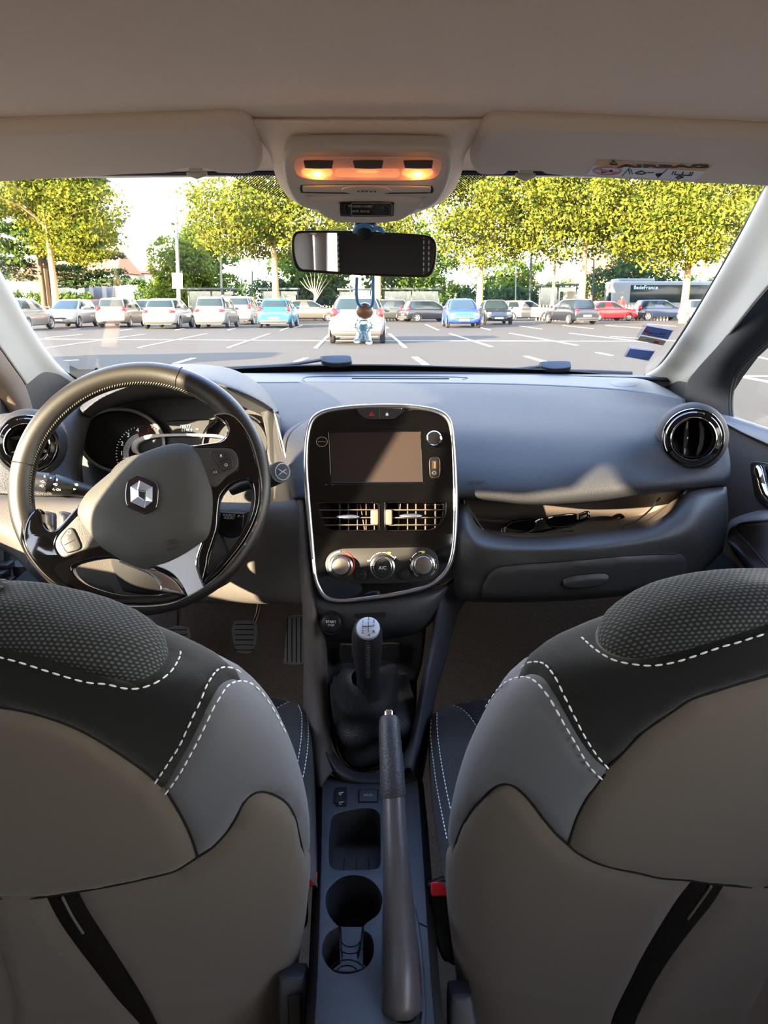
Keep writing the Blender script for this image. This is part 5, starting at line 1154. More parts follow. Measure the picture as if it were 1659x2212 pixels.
# deck seams and switches
mb = MB(); mb.sweep([FT.p(*p, .0004) for p in d1([(980, 195), (1030, 175), (1085, 160)])], .0008, 4); mb.sweep([FT.p(*p, .0004) for p in d1([(1040, 1245), (1090, 1270), (1160, 1305)])], .001, 4); mb.build('deck_seam', DRK, dk)
mb = MB(); mb.sweep([FT.p(*p, .001) for p in d1(spline([(830, 1700), (835, 1200), (860, 1150), (1000, 1130), (1060, 1180), (1110, 1500), (1135, 1900), (1130, 2080)], 5))], .003, 6, sy=.6); mb.build('slot_ridge', CON, dk)
s1 = T([(450, 225), (535, 225), (535, 370), (450, 370)]); r1 = slab('rocker_frame', FT, s1, -.002, .0012, DRK, CC)
mb = MB(); a = FT.at(*d1([(492, 298)])[0]); 
sw = slab('rocker_switch', FT, rrect(a[0], a[1], .018, .034, .002), 0, .0035, BTN, r1, bev=.001)
for yy in (268, 342):
    b_ = FT.at(*d1([(492, yy)])[0], .0037); mb = MB(); mb.sweep([FT.w(b_[0]+.003*cos(t), b_[1]+.003*sin(t), .0037) for t in [R(40+i*28) for i in range(10)]], .0004, 4); mb.sweep([FT.w(b_[0], b_[1], .0037), FT.w(b_[0]+.004, b_[1]+.004, .0037)], .0004, 4); mb.build('switch_symbol', WHT, sw)
a = FT.at(*d1([(705, 290)])[0]); r2 = slab('button_frame', FT, rrect(a[0], a[1], .031, .031, .003), -.002, .001, DRK, CC); eb = slab('eco_button', FT, rrect(a[0], a[1], .027, .027, .0025), 0, .0022, CON, r2, bev=.001)
text('button_lettering', FT, 'ECO', a[0], a[1], .007, .0024, TXT, eb)
# upper console: ramp from the deck up to the dash
ramp = [
 [(618, 1080, 1.16), (655, 1080, 1.15), (672, 1082, 1.16)], ]
# lower facia under the stack
net('lower_facia', [
  [(655, 1265, 1.16), (700, 1285, 1.15), (760, 1290, 1.15), (829, 1285, 1.15), (900, 1275, 1.15), (955, 1262, 1.16), (985, 1240, 1.18)],
  [(662, 1300, 1.13), (700, 1304, 1.12), (760, 1306, 1.115), (829, 1302, 1.115), (900, 1294, 1.12), (945, 1284, 1.13), (968, 1270, 1.15)],
  [(676, 1345, 1.14), (705, 1350, 1.12), (760, 1352, 1.11), (829, 1352, 1.11), (890, 1348, 1.115), (930, 1330, 1.13), (952, 1300, 1.15)],
  [(690, 1372, 1.17), (712, 1378, 1.15), (765, 1380, 1.14), (829, 1376, 1.14), (885, 1366, 1.145), (920, 1348, 1.16), (945, 1318, 1.19)],
  [(696, 1385, 1.22), (716, 1386, 1.22), (765, 1386, 1.22), (829, 1382, 1.22), (880, 1374, 1.22), (912, 1362, 1.22), (938, 1340, 1.22)]], CON2, CC, thick=.006)
# recess behind the gear lever
net('recess', [
  [(690, 1375, 1.24), (760, 1378, 1.26), (829, 1376, 1.26), (920, 1350, 1.25)],
  [(702, 1430, 1.22), (760, 1445, 1.25), (829, 1445, 1.25), (912, 1420, 1.23)],
  [(708, 1475, 1.20), (760, 1470, 1.22), (829, 1468, 1.22), (900, 1470, 1.21)]], CON2, CC, thick=.004)
fl_ = Fr(pY(730, 1412, 1.215), V((0, -1, .3))); slab('lighter_cover', fl_, fl_.pts(spline([(734, 1396), (740, 1393), [762, 1394], [762, 1430], (742, 1430), (735, 1424)], 3, True)), -.02, .004, BLK, CC, bev=.002)
slab('blanking_plate', fl_, fl_.pts(spline([[822, 1392], (858, 1391), (865, 1398), (864, 1426), (857, 1431), [822, 1431]], 3, True)), -.02, .0, CON2, CC, bev=.001)
# flanks of the ramp
def flank(name, A, B, C_, m): 
    rows = [list(t) for t in zip(A, B, C_)]
    return net(name, rows, m, CC, thick=.006)
net('left_flank', [
  [(638, 1076, 1.23), (646, 1076, 1.205), (656, 1078, 1.20), (662, 1080, 1.22)],
  [(642, 1180, 1.19), (650, 1180, 1.17), (664, 1182, 1.165), (672, 1182, 1.18)],
  [(652, 1300, 1.15), (662, 1300, 1.125), (676, 1300, 1.12), (690, 1300, 1.14)],
  [(656, 1400, 1.15), (668, 1400, 1.11), (690, 1400, 1.11), (706, 1400, 1.15)],
  [(655, 1500, 1.15), (672, 1500, 1.11), (696, 1500, 1.105), (708, 1500, 1.13)],
  [(656, 1600, 1.12), (676, 1600, 1.08), (704, 1610, 1.075), (716, 1610, 1.09)],
  [(670, 1700, 1.08), (690, 1700, 1.04), (716, 1670, 1.06), (735, 1660, 1.07)]], mat('flank_plastic', (96, 88, 82), .55, raw=True, bump=(700, .3)), CC, thick=.006)
net('right_flank', [
  [(975, 1255, 1.20), (985, 1275, 1.22), (1005, 1300, 1.28)],
  [(952, 1300, 1.15), (966, 1320, 1.17), (985, 1340, 1.26)],
  [(925, 1400, 1.15), (942, 1400, 1.15), (962, 1430, 1.22)],
  [(905, 1500, 1.11), (922, 1500, 1.11), (940, 1510, 1.2)],
  [(885, 1600, 1.08), (906, 1600, 1.075), (925, 1620, 1.16)],
  [(870, 1655, 1.065), (895, 1665, 1.05), (912, 1690, 1.10)]], CON, CC, thick=.006)
net('apron', [
  [(716, 1615, 1.09), (740, 1650, 1.08), (780, 1668, 1.075), (829, 1664, 1.075), (865, 1640, 1.08), (885, 1600, 1.09)],
  [(704, 1625, 1.07), (730, 1668, 1.06), (775, 1688, 1.055), (829, 1686, 1.055), (875, 1660, 1.06), (898, 1615, 1.07)],
  [(700, 1645, 1.075), (725, 1680, 1.065), (775, 1702, 1.06), (829, 1700, 1.06), (880, 1675, 1.065), (904, 1640, 1.075)]], CON2, CC, thick=.005)
# glossy surround of the boot
FG = frame2((795, 1470), 1.235, (795, 1660), 1.09)
go_ = c8(spline([[765, 450], (900, 440), (1050, 432), [1192, 440], (1190, 560), (1170, 680), (1140, 760), (1090, 810), (1020, 845), (930, 860), (880, 845), (830, 790), (795, 700), (775, 580)], 4, True))
gi_ = c8(spline([(800, 480), (840, 465), (1000, 455), (1120, 458), (1148, 475), (1148, 560), (1130, 680), (1100, 760), (1040, 815), (960, 838), (900, 832), (860, 790), (825, 700), (802, 580)], 4, True))
gs = slab('gloss_surround', FG, FG.pts(go_, .004), -.006, .004, GLO, CC, bev=.0015, holes=[FG.pts(gi_, .004)])
slab('surround_base', FG, FG.pts(go_, .0), -.012, -.004, BLK, CC)
# start stop button, card slot
fs_ = Fr(pY(716, 1346, 1.105), V((-.05, -1, .35)))
a = fs_.at(716, 1346); o = lath('start_button', fs_, [(.0185, 0), (.0175, .003), (.0155, .003), (.0150, .0015), (.0148, .004), (.0135, .0048), (0, .005)], mat('start_black', (20, 20, 21), .35), CC, 40, a[0], a[1])
text('button_lettering', fs_, 'START', a[0], a[1]+.0022, .0055, .0053, WHT, o); text('button_lettering', fs_, 'STOP', a[0], a[1]-.0032, .0042, .0053, WHT, o)
fc_ = Fr(pY(800, 1328, 1.108), V((0, -1, .3))); slab('card_slot', fc_, fc_.pts(spline([(768, 1326), (800, 1324), (830, 1322), (833, 1328), (830, 1334), (800, 1335), (770, 1335)], 3, True)), -.004, .001, DRK, CC)
# ---------------------------------------------------------------- gear lever
GLV = thing('gear_lever', FG.p(795, 1560), 'gear lever with black leather boot and round silver shift pattern cap', 'gear lever')
# boot: twisted folds from a square base up to the neck
bb = FG.pts(gi_, 0); n = len(bb); bb = [FG.w(x, y, .001) for x, y in bb]
cc = sum(bb, V())/n
top = pY(795, 1464, 1.06); rows_ = []
BOOT = mat('boot_leather', (42, 41, 42), .36, raw=True, bump=(500, .3, 'voronoi'), spec=.6)
vs = []; K = 26
for i in range(K+1):
    t = i/K; c = cc.lerp(top, t**1.05); c = c+V((.010*sin(t*5), 0, 0))
    for k in range(n):
        d = bb[k]-cc; a_ = atan2(d.y, d.x); 
        r = d.length*(1-t)**.72*(1+.10*sin(t*3.1))+.0158*t**.5*(t > 0)
        tw = a_+t*.5
        fold = 1+.16*sin(3*a_+5.5*t+.8)*sin(pi*t)**.8+.10*sin(t*19+1.8*sin(a_*2+1))*sin(pi*min(1, t*1.05))
        dd = d.normalized(); rr = min(r, d.length*1.1)*fold if i else d.length
        up_ = (top-cc).normalized()
        dv = (dd-up_*dd.dot(up_)*t); dv = dv.normalized() if dv.length > 0 else dd
        vs.append(c+dv*rr)
fs = [(i*n+k, i*n+(k+1) % n, (i+1)*n+(k+1) % n, (i+1)*n+k) for i in range(K) for k in range(n)]
bo_ = link('boot', mesh(vs, fs), BOOT, GLV, 180); m_ = bo_.modifiers.new('ss', 'SUBSURF'); m_.levels = 1; m_.render_levels = 1
kp = [(795, 1498, 1.066), (795, 1484, 1.062), (795, 1466, 1.055), (794, 1440, 1.045), (793, 1410, 1.035), (793, 1385, 1.025), (793, 1367, 1.015), (793, 1357, 1.008)]
mb = MB(); mb.sweep([pY(*p) for p in kp], [.0205, .0180, .0172, .0185, .0215, .0225, .0215, .0185], 32); kn = mb.build('knob', mat('knob_leather', (60, 58, 58), .45, bump=(600, .5, 'voronoi')), GLV, 60)
nrm = (pY(793, 1357, 1.008)-pY(793, 1385, 1.025)).normalized()
FK = Fr(pY(795, 1356, 1.000), V((0, -.72, .70)), up=(0, .7, .7))
a = FK.at(795, 1357); mb = MB(); cap = lath('shift_cap', FK, [(.0165, -.004), (.0168, .0), (.0155, .0022), (.010, .0036), (0, .004)], mat('cap_silver', (215, 222, 235), .45, .6), GLV, 40, a[0], a[1])
for s, x, y in (('1', 944, 178), ('3', 970, 163), ('5', 995, 176), ('2', 943, 224), ('4', 971, 240), ('R', 995, 224)):
    (q,) = c8([(x, y)]); text('gear_number', FK, s, *FK.at(*q, .004), .0068, .0046, mat('gear_ink_'+s, (30, 30, 34), .5), cap)
mb = MB()
for L_ in ([(944, 190), (944, 210)], [(970, 175), (970, 225)], [(995, 188), (995, 198)], [(944, 199), (995, 196)]): line(mb, FK, c8(L_), .0005, .0048)
mb.build('shift_pattern', BLK, cap)
mb = MB(); bvk = bvh_of(kn)
for i in range(22):
    y = 1386+i*3.6; A = on(bvk, [(789+.25*(i % 2), y), (799, y+2.2)], .0006)
    if len(A) == 2: mb.sweep(A, .0006, 4)
mb.build('stitching', mat('lever_thread', (110, 105, 100), .7), kn)
# ---------------------------------------------------------------- handbrake
HB = thing('handbrake', pY(865, 2100, .70), 'handbrake lever with ribbed dark grip and silver button, right of the cup holders', 'handbrake')
ax = [(870, 2203, .655), (869, 2186, .66), (866, 2080, .700), (862, 1980, .735), (858, 1900, .765), (853, 1800, .80), (850, 1722, .83)]
HBM = mat('handbrake_body', (88, 84, 84), .35, raw=True, bump=(900, .12), spec=.7)
mb = MB(); mb.sweep([pY(*p) for p in ax], [.014, .0255, .024, .0215, .0195, .0172, .0160], 28, sx=.86, sy=1.0); mb.build('lever_arm', HBM, HB, 60)
mb = MB(); mb.sweep([pY(*p) for p in [(850, 1721, .83), (849, 1714, .832), (846, 1650, .858), (842, 1590, .882), (841, 1560, .894), (841, 1552, .898)]], [.0170, .0178, .0172, .0158, .0152, .0138], 28, sx=.88); gp = mb.build('grip', mat('grip_black', (70, 69, 73), .4, raw=True, bump=(420, .5)), HB, 60)
mb = MB(); mb.sweep([pY(*p) for p in [(841, 1556, .896), (840, 1543, .901), (840, 1537, .904)]], [.0075, .0078, .0066], 20); mb.build('release_button', CHR, HB, 60)
# ---------------------------------------------------------------- pedals
PED = mat('pedal_rubber', (190, 184, 172), .7, bump=(200, .5), var=(90, .25)); PM = mat('pedal_metal', (110, 105, 98), .4, 1)
def pedal(name, L, Y, lab, arm_, ribs, horiz=True):
    fr = Fr(pY(L[0][0], L[0][1]+30, Y), V((0, -1, .55))); S_ = spline(L, 4, True)
    root = thing(name, fr.p(L[0][0], L[0][1]+30), lab, 'pedal', 'foot pedals in the driver footwell')
    pl = slab('pedal_pad', fr, fr.pts(S_), -.006, .006, PED, root, bev=.003); xs = [p[0] for p in S_]; ys = [p[1] for p in S_]
    mb = MB()
    for i in range(ribs):
        t = (i+.8)/(ribs+.6)
        if horiz: y = min(ys)+t*(max(ys)-min(ys)); A = [(min(xs)+7, y), (max(xs)-7, y)]
        else: x = min(xs)+t*(max(xs)-min(xs)); A = [(x, min(ys)+6), (x, max(ys)-5)]
        mb.sweep([fr.p(*a, .0062) for a in A], .0012, 5)
    mb.build('pad_ribs', mat('rib_dark_'+name+str(len(bpy.data.materials)), (60, 56, 50), .8), pl)
    if arm_: mb = MB(); mb.sweep([pY(*p) for p in arm_], .006, 10); mb.build('pedal_arm', PM, root)
pedal('clutch_pedal', [[362, 1358], (385, 1352), [408, 1356], (411, 1375), (405, 1410), [388, 1422], (365, 1415), (354, 1400), (355, 1375)], 1.72, 'left grey rubber clutch pedal beneath the steering wheel', [(386, 1360, 1.74), (387, 1330, 1.78), (386, 1290, 1.8)], 6)
pedal('brake_pedal', [[506, 1342], (530, 1340), [553, 1343], (555, 1365), (551, 1395), [541, 1411], (527, 1413), [512, 1408], (504, 1385), (501, 1362)], 1.70, 'middle grey rubber brake pedal with square edges and ribs', [(548, 1350, 1.72), (556, 1330, 1.76), (562, 1300, 1.8)], 6)
pedal('accelerator_pedal', [[624, 1331], (640, 1329), [655, 1329], [658, 1434], (640, 1436), [613, 1434], (617, 1380)], 1.66, 'right long accelerator pedal with vertical ribs beside the console', None, 4, False)
fr_ = Fr(pY(290, 1350, 1.7), V((0, -1, .6)))
fo_ = slab('foot_rest', fr_, fr_.pts(spline([[240, 1338], [330, 1344], [334, 1380], [240, 1380]], 2, True)), -.02, 0, BLK, None, bev=.004); tag(fo_, 'dark ribbed foot rest left of the clutch pedal', 'foot rest'); recenter(fo_)
mb = MB()
for x in (285, 300, 318): mb.sweep([fr_.p(x, 1346, .001), fr_.p(x+2, 1368, .001)], .004, 6)
mb.build('rest_ribs', mat('rest_grey', (64, 62, 60), .7), fo_)
# underside of the dash on the driver side
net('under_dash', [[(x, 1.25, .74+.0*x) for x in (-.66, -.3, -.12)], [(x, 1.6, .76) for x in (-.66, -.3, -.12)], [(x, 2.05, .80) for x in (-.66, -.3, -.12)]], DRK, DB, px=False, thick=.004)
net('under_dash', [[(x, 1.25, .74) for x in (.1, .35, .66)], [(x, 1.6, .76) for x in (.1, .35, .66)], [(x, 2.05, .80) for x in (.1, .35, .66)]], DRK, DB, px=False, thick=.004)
# ================================================================ front seats
MESHF = weave('mesh_fabric', (22, 24, 25), (72, 80, 82), 215, 260, .30)
MESHC = weave('mesh_fabric_cushion', (14, 15, 17), (84, 88, 94), 230, 250, .30)
class Seat:
    def __init__(s, xc, sgn, sil, y0, lean, ztop):
        s.xc = xc; s.s = sgn; s.y0 = y0; s.lean = lean; s.ztop = ztop; s.zt = ztop-.10; s.e = 2/2.7
        tab = []
        for px, py in sil:
            r = ray(px, py); lo, hi = .15, 1.2
            for _ in range(40):
                z = (lo+hi)/2; t = (z-CAM.z)/r.z; y = r.y*t
                if y > s.Yc(z): lo = z     # ray point further than the seat plane: higher z
                else: hi = z
            x = r.x*(z-CAM.z)/r.z; tab.append((z, max(.01, abs(x-xc)-.006)))
        tab.sort(); s.tab = tab
        s.ztop = max(t[0] for t in tab)+.004; s.zt = s.ztop-.10
    def Yr(s, z): return s.y0+(.98-z)*s.lean-.018*sin(pi*max(0, min(1, (z-.45)/.5)))
    def d(s, z):
        q = .072+.02*max(0, min(1, (.8-z)/.5))
        if z > s.zt if hasattr(s, 'zt') else False: q *= sqrt(max(0, 1-((z-s.zt)/(s.ztop-s.zt))**2))*.85+.15*(1-((z-s.zt)/(s.ztop-s.zt))**8)
        return max(q, .0005)
    def Yc(s, z): return s.Yr(z)+.072
    def w(s, z):
        t = s.tab
        if z <= t[0][0]: return max(.05, t[0][1]+(z-t[0][0])*.35)
        for a, b in zip(t, t[1:]):
            if a[0] <= z <= b[0]: return a[1]+(b[1]-a[1])*(z-a[0])/max(1e-6, b[0]-a[0])
        return t[-1][1]*sqrt(max(0, 1-((z-t[-1][0])/(s.ztop-t[-1][0]+1e-6))**2))
    def v2z(s, v): return v if v < s.zt else s.zt+(s.ztop-s.zt)*sin(min(pi/2, (v-s.zt)/(s.ztop-s.zt)))
    def z2v(s, z): return z if z < s.zt else s.zt+(s.ztop-s.zt)*math.asin(min(1, (z-s.zt)/(s.ztop-s.zt)))
    def S(s, phi, v):
        z = s.v2z(v); c = cos(phi); q = sin(phi)
        return V((s.xc+s.s*s.w(z)*(abs(c)**s.e)*(1 if c >= 0 else -1), s.Yc(z)-s.d(z)*(abs(q)**s.e)*(1 if q >= 0 else -1), z))
    def inv(s, p):
        z = p.z; a = (p.x-s.xc)/(s.s*max(s.w(z), 1e-4)); b = (s.Yc(z)-p.y)/max(s.d(z), 1e-4)
        f = lambda t: (abs(t)**(1/s.e))*(1 if t >= 0 else -1)
        return atan2(f(b), f(a)), s.z2v(z)
    def N(s, phi, v):
        a = s.S(phi+.01, v)-s.S(phi-.01, v); b = s.S(phi, v+.002)-s.S(phi, max(.16, v-.002)); n = a.cross(b)
        n = n.normalized() if n.length > 0 else V((0, -1, 0)); c = V((s.xc, s.Yc(s.v2z(v)), min(s.v2z(v), s.zt)))
        return n if n.dot(s.S(phi, v)-c) > 0 else -n
    def base(s, name, m, par):
        vm = s.zt+(s.ztop-s.zt)*pi/2; rows = [.18+(vm-.18-.002)*(i/70) for i in range(71)]; n = 96
        vs = [s.S(2*pi*k/n, v) for v in rows for k in range(n)]
        fs = [(i*n+k, i*n+(k+1) % n, (i+1)*n+(k+1) % n, (i+1)*n+k) for i in range(70) for k in range(n)]+[tuple(range(70*n, 71*n))]
        o = link(name, mesh(vs, fs), m, par, 180); s.bv = bvh_of(o); return o
    def p2(s, pts):
        """photo outline -> (phi, v) on the seat; points beyond the outline wrap to the far side"""
        out = []
        for p in pts:
            r = ray(p[0], p[1]); h = s.bv.ray_cast(CAM, r)
            if h[0] is not None: out.append(s.inv(h[0]))
            else:
                lo, hi = .2, s.ztop
                for _ in range(30):
                    z = (lo+hi)/2; q = s.S(0, s.z2v(z)); dd = q-CAM; f = V((0, cos(PT), -sin(PT))); u = V((0, sin(PT), cos(PT)))
                    py = 1106-FP*dd.dot(u)/dd.dot(f)
                    if py > p[1]: lo = z
                    else: hi = z
                out.append((-1.1 if -100 < p[0] < 1750 else pi+1.1, s.z2v(z)))
        return out
    def lat(s, p):
        c, q = abs(cos(p))**s.e, abs(sin(p))**s.e
        if p < 0: return -(1.3+q*.3)
        if p > pi: return 1.3+q*.3
        return (-1 if cos(p) > 0 else 1)*(c+(1-q)*.3)
    def panel(s, name, L, m, par, puff=.006, edge=.02, step=.011, sym=0):
        A = s.p2(L); K = .25
        if not hasattr(s, 'ph'):
            s.ph = [-1.4+(pi+2.8)*i/400 for i in range(401)]; s.us = [s.lat(p) for p in s.ph]
        A = [(s.lat(a), b) for a, b in A]
        if sym == 1: A = [(0.0, a[1]) if (p[0] > 1750 or p[0] < -90) else a for a, p in zip(A, L)]
        if sym == 1:      # one piece across the middle of the seat: join with its mirror image
            n = len(A); st = next(i for i in range(n) if A[i][0] < -.01 and A[i-1][0] >= -.01); C_ = []
            for i in range(n):
                p = A[(st+i) % n]
                if p[0] >= -.01: break
                C_.append(p)
            A = C_+[(-a, b) for a, b in C_[::-1]]
        if sym == -1: A = [(-a, b) for a, b in A]
        # densify the border
        B = []
        for i in range(len(A)):
            a = A[i]; b = A[(i+1) % len(A)]; dd = sqrt(((a[0]-b[0])*K)**2+(a[1]-b[1])**2); n = max(1, int(dd/step))
            for j in range(n): B.append(((a[0]+(b[0]-a[0])*j/n)*K, a[1]+(b[1]-a[1])*j/n))
        pts = [V(p) for p in B]; n = len(B); xs = [p[0] for p in B]; ys = [p[1] for p in B]; y = min(ys)
        while y < max(ys):
            x = min(xs)
            while x < max(xs):
                if inpoly(x, y, B) and segd(x, y, B) > step*.45: pts.append(V((x, y)))
                x += step
            y += step*.8
        r = delaunay_2d_cdt(pts, [(i, (i+1) % n) for i in range(n)], [], 1, 1e-6)
        vs = []; uvs = []
        for p in r[0]:
            t = min(1, segd(p.x, p.y, B)/edge); f = sqrt(max(0, 1-(1-t)**2)); fi = float(np.interp(p.x/K, s.us, s.ph)); P_ = s.S(fi, p.y); vs.append(P_+s.N(fi, p.y)*(puff*f+.0006)); uvs.append((P_.x, P_.z+P_.y))
        me = mesh(vs, [tuple(f) for f in r[2]])
        l = me.uv_layers.new(name='UVMap')
        for lp in me.loops: l.data[lp.index].uv = uvs[lp.vertex_index]
        o = link(name, me, m, par, 180); return o
    def curve(s, L, off=.004, mir=False):
        A = s.p2(spline(L, 6))
        if mir: return [s.S(pi-a, b)+s.N(pi-a, b)*off for a, b in A if -.6 < a < pi/2]
        # keep only points on the visible side plus the wrap
        return [s.S(a, b)+s.N(a, b)*off for a, b in A if a > -.6]
def seat(name, lab, xc, sgn, sil, y0, lean, D, mesh_b, knit, grey, back, lowp, bnd, rest, stA, stC1, stC2, seams, cush, cst, cins):
    root = thing(name, (xc, .72, .22), lab, 'car seat', None)
    s = Seat(xc, sgn, spline([tuple(p) for p in D(sil)], 4), y0, lean, 1.0)
    b = s.base('backrest', NEO, root)
    s.panel('mesh_insert', D(mesh_b), MESHF, root, .009, .03, .008, 1)
    s.panel('black_knit_panel', D(knit), KNIT, root, .005, .014, .011, 1)
    for k in (0, -1): s.panel('shoulder_panel', D(grey), NEO2, root, .006, .016, .011, k)
    s.panel('upper_back_panel', D(back), NEO, root, .007, .02, .011, 1)
    for k in (0, -1): s.panel('lower_side_panel', D(lowp), NEO, root, .007, .02, .011, k); (s.panel('velvet_band', D(bnd), VELV, root, .003, .012, .008) if k == 0 else None)
    s.panel('lower_back_panel', D(rest), NEO, root, .007, .02, .011, 1)
    mb = MB(); e_ = [( (a[0]*.45+c[0]*.55), (a[1]*.45+c[1]*.55)) for a, c in zip(D(bnd)[:7], D(bnd)[::-1][:7])]
    mb.sweep(s.curve(e_, .0045), .0014, 6); mb.build('band_seam', NEO, root)
    for L_ in (stA, stC1, stC2):
        for k in (False, True): stitches('stitching', s.curve(D(L_), .0072, k), STI, root, .0056, .0036, .0009)
    for L_ in seams:
        for k in (False, True): mb = MB(); mb.sweep(s.curve(D(L_), .0012, k), .0013, 6); mb.build('seam', DRK, root)
    vs, fs = net_pts([[pY(*p) for p in r] for r in cush], 8); me = mesh(vs, fs); uv = me.uv_layers.new(name='UVMap')
    for lp in me.loops: c = me.vertices[lp.vertex_index].co; uv.data[lp.index].uv = (c.x, c.y)
    cu = link('cushion', me, mat('cushion_knit_'+name, (42, 42, 46), .9, bump=(900, .5, 'voronoi'), sheen=.2), root, 80); bvc = bvh_of(cu)
    ins = drape('cushion_insert', bvc, cins, MESHC, root, lift=.003, edge=8, step=7)
    u2 = ins.data.uv_layers.new(name='UVMap')
    for lp in ins.data.loops: c = ins.data.vertices[lp.vertex_index].co; u2.data[lp.index].uv = (c.x, c.y)
    for L_ in cst: stitches('stitching', on(bvc, spline(L_, 6), .0008), STI, root, .005, .003, .0008)
    return root, s
# passenger seat (right)
R_sil = [(2150, 44), (1900, 40), (1659, 46), (1500, 50), (1300, 80), (1100, 140), (1000, 185), (900, 240), (845, 292), (790, 325), (700, 352), (600, 402), (500, 470), (420, 550), (360, 640), (300, 740), (240, 870), (190, 1030), (160, 1180), (148, 1300), (145, 1450), (155, 1600), (180, 1800), (200, 1950), (225, 2125)]
R_ins = [(843, 290), (850, 332), (890, 370), (950, 393), (1020, 401), (1120, 394), (1250, 365), (1400, 320), (1659, 235), (1900, 160)]
R_B = [(1900, 420), (1659, 475), (1500, 520), (1400, 552), (1300, 585), (1220, 635), (1140, 690), (1060, 748), (980, 832), (905, 908)]
R_C = [(895, 915), (830, 860), (760, 760), (700, 650), (650, 560), (600, 492), (540, 474), (480, 500)]
R_D = [(890, 940), (850, 992), (800, 1062), (760, 1140), (735, 1210), (718, 1274)]
R_E1 = [(660, 1222), (600, 1150), (540, 1070), (480, 1010), (430, 988), (380, 1000), (320, 1052), (260, 1122), (210, 1212), (178, 1312)]
R_E2 = [(718, 1274), (760, 1310), (840, 1355), (940, 1385), (1040, 1405), (1150, 1430), (1300, 1442)]
R_F1 = [(1300, 1442), (1230, 1530), (1150, 1655), (1070, 1790), (1000, 1930), (950, 2030), (915, 2125), (885, 2300)]
R_F2 = [(1452, 1462), (1390, 1560), (1290, 1685), (1190, 1820), (1110, 1950), (1060, 2050), (1030, 2125), (1000, 2300)]
sm = lambda L: spline(L, 4)
PS, psur = seat('front_passenger_seat', 'right front seat seen from behind, grey neoprene back with white stitching', .36, -1, R_sil, .555, .30, d3,
  sm(R_ins)+[(1900, -200), (1300, -60), (1000, 40), (820, 180)],
  sm(R_ins)+sm(R_B)+sm(R_C)+[(380, 430), (450, 300), (700, 200), (780, 250)],
  sm(R_C)[::-1]+sm(R_D)+sm(R_E1)+[(60, 1330), (20, 1100), (80, 800), (220, 550), (380, 400)],
  sm(R_B)+sm(R_D)[1:]+sm(R_E2)[1:]+[(1452, 1462), (1659, 1480), (1900, 1500)],
  sm(R_E1)[::-1]+sm(R_E2)+sm(R_F1)[1:]+[(150, 2350), (100, 2000), (60, 1700), (40, 1400)],
  sm(R_F1)+sm(R_F2)[::-1],
  sm(R_F2)+[(1900, 2300), (1900, 1500), (1659, 1482)],
  [(792, 330), (840, 375), (900, 413), (960, 434), (1030, 440), (1110, 432), (1200, 412), (1290, 385), (1400, 350), (1500, 318), (1659, 270)],
  [(515, 468), (560, 441), (620, 446), (660, 482), (700, 548), (750, 652), (800, 752), (850, 832), (912, 902)],
  [(232, 885), (290, 755), (385, 603), (430, 547), (480, 516), (545, 506), (600, 532), (650, 592), (700, 682), (750, 772), (800, 862), (840, 912), (878, 946)],
  [R_B[1:], R_D, R_E1[::-1]+R_E2+[(1450, 1462), (1659, 1481)]],
  [[(1150, 1548, 1.24), (1150, 1500, 1.2), (1150, 1600, 1.05), (1150, 1750, .9), (1150, 1900, .75)], [(1050, 1556, 1.24), (1050, 1510, 1.18), (1050, 1600, 1.05), (1050, 1750, .9), (1050, 1900, .76)],
   [(980, 1562, 1.22), (977, 1521, 1.16), (972, 1600, 1.05), (985, 1750, .9), (1000, 1900, .77)], [(950, 1570, 1.2), (944, 1537, 1.13), (943, 1620, 1.04), (955, 1750, .91), (975, 1900, .78)],
   [(938, 1590, 1.2), (929, 1560, 1.13), (929, 1640, 1.06), (940, 1760, .94), (963, 1900, .82)], [(936, 1640, 1.22), (926, 1612, 1.16), (930, 1700, 1.1), (942, 1800, 1.0), (962, 1920, .88)]],
  [c8(L) for L in ([(1262, 600), (1258, 700), (1270, 820), (1290, 960), (1335, 1190)], [(1285, 585), (1287, 680), (1305, 820), (1330, 960), (1352, 1060)], [(1358, 562), (1400, 580), (1440, 620), (1475, 675)])],
  c8(spline([[1358, 560], (1450, 535), [1600, 515], [1750, 520], [1750, 800], [1560, 760], (1475, 675), (1430, 600)], 4, True)))
# driver seat (left)
L_sil = [(-500, 100), (-250, 98), (-120, 104), (0, 115), (200, 135), (400, 190), (600, 245), (750, 310), (850, 385), (950, 420), (1080, 482), (1180, 532), (1280, 622), (1360, 730), (1430, 880), (1480, 1040), (1510, 1180), (1520, 1330), (1515, 1500), (1505, 1600), (1495, 1700), (1470, 1850), (1440, 2000), (1400, 2212)]
L_ins = [(820, 340), (828, 392), (800, 450), (740, 500), (650, 525), (560, 515), (450, 485), (300, 438), (150, 398), (0, 360), (-250, 300)]
L_B = [(-250, 630), (0, 650), (100, 665), (200, 690), (300, 722), (400, 765), (500, 820), (600, 885), (700, 955), (765, 1008), (800, 1040)]
L_C = [(812, 1038), (870, 940), (940, 815), (1000, 690), (1040, 600), (1080, 543), (1130, 520), (1185, 532)]
L_D = [(818, 1062), (862, 1132), (910, 1220), (945, 1300), (972, 1385)]
L_E1 = [(1040, 1342), (1100, 1280), (1150, 1210), (1190, 1130), (1230, 1085), (1280, 1066), (1340, 1080), (1400, 1120), (1440, 1182), (1462, 1270), (1490, 1400), (1508, 1480)]
L_E2 = [(972, 1386), (920, 1420), (850, 1458), (700, 1495), (560, 1525), (385, 1556)]
L_F2 = [(385, 1556), (440, 1660), (530, 1800), (620, 1940), (700, 2070), (775, 2212), (850, 2380)]
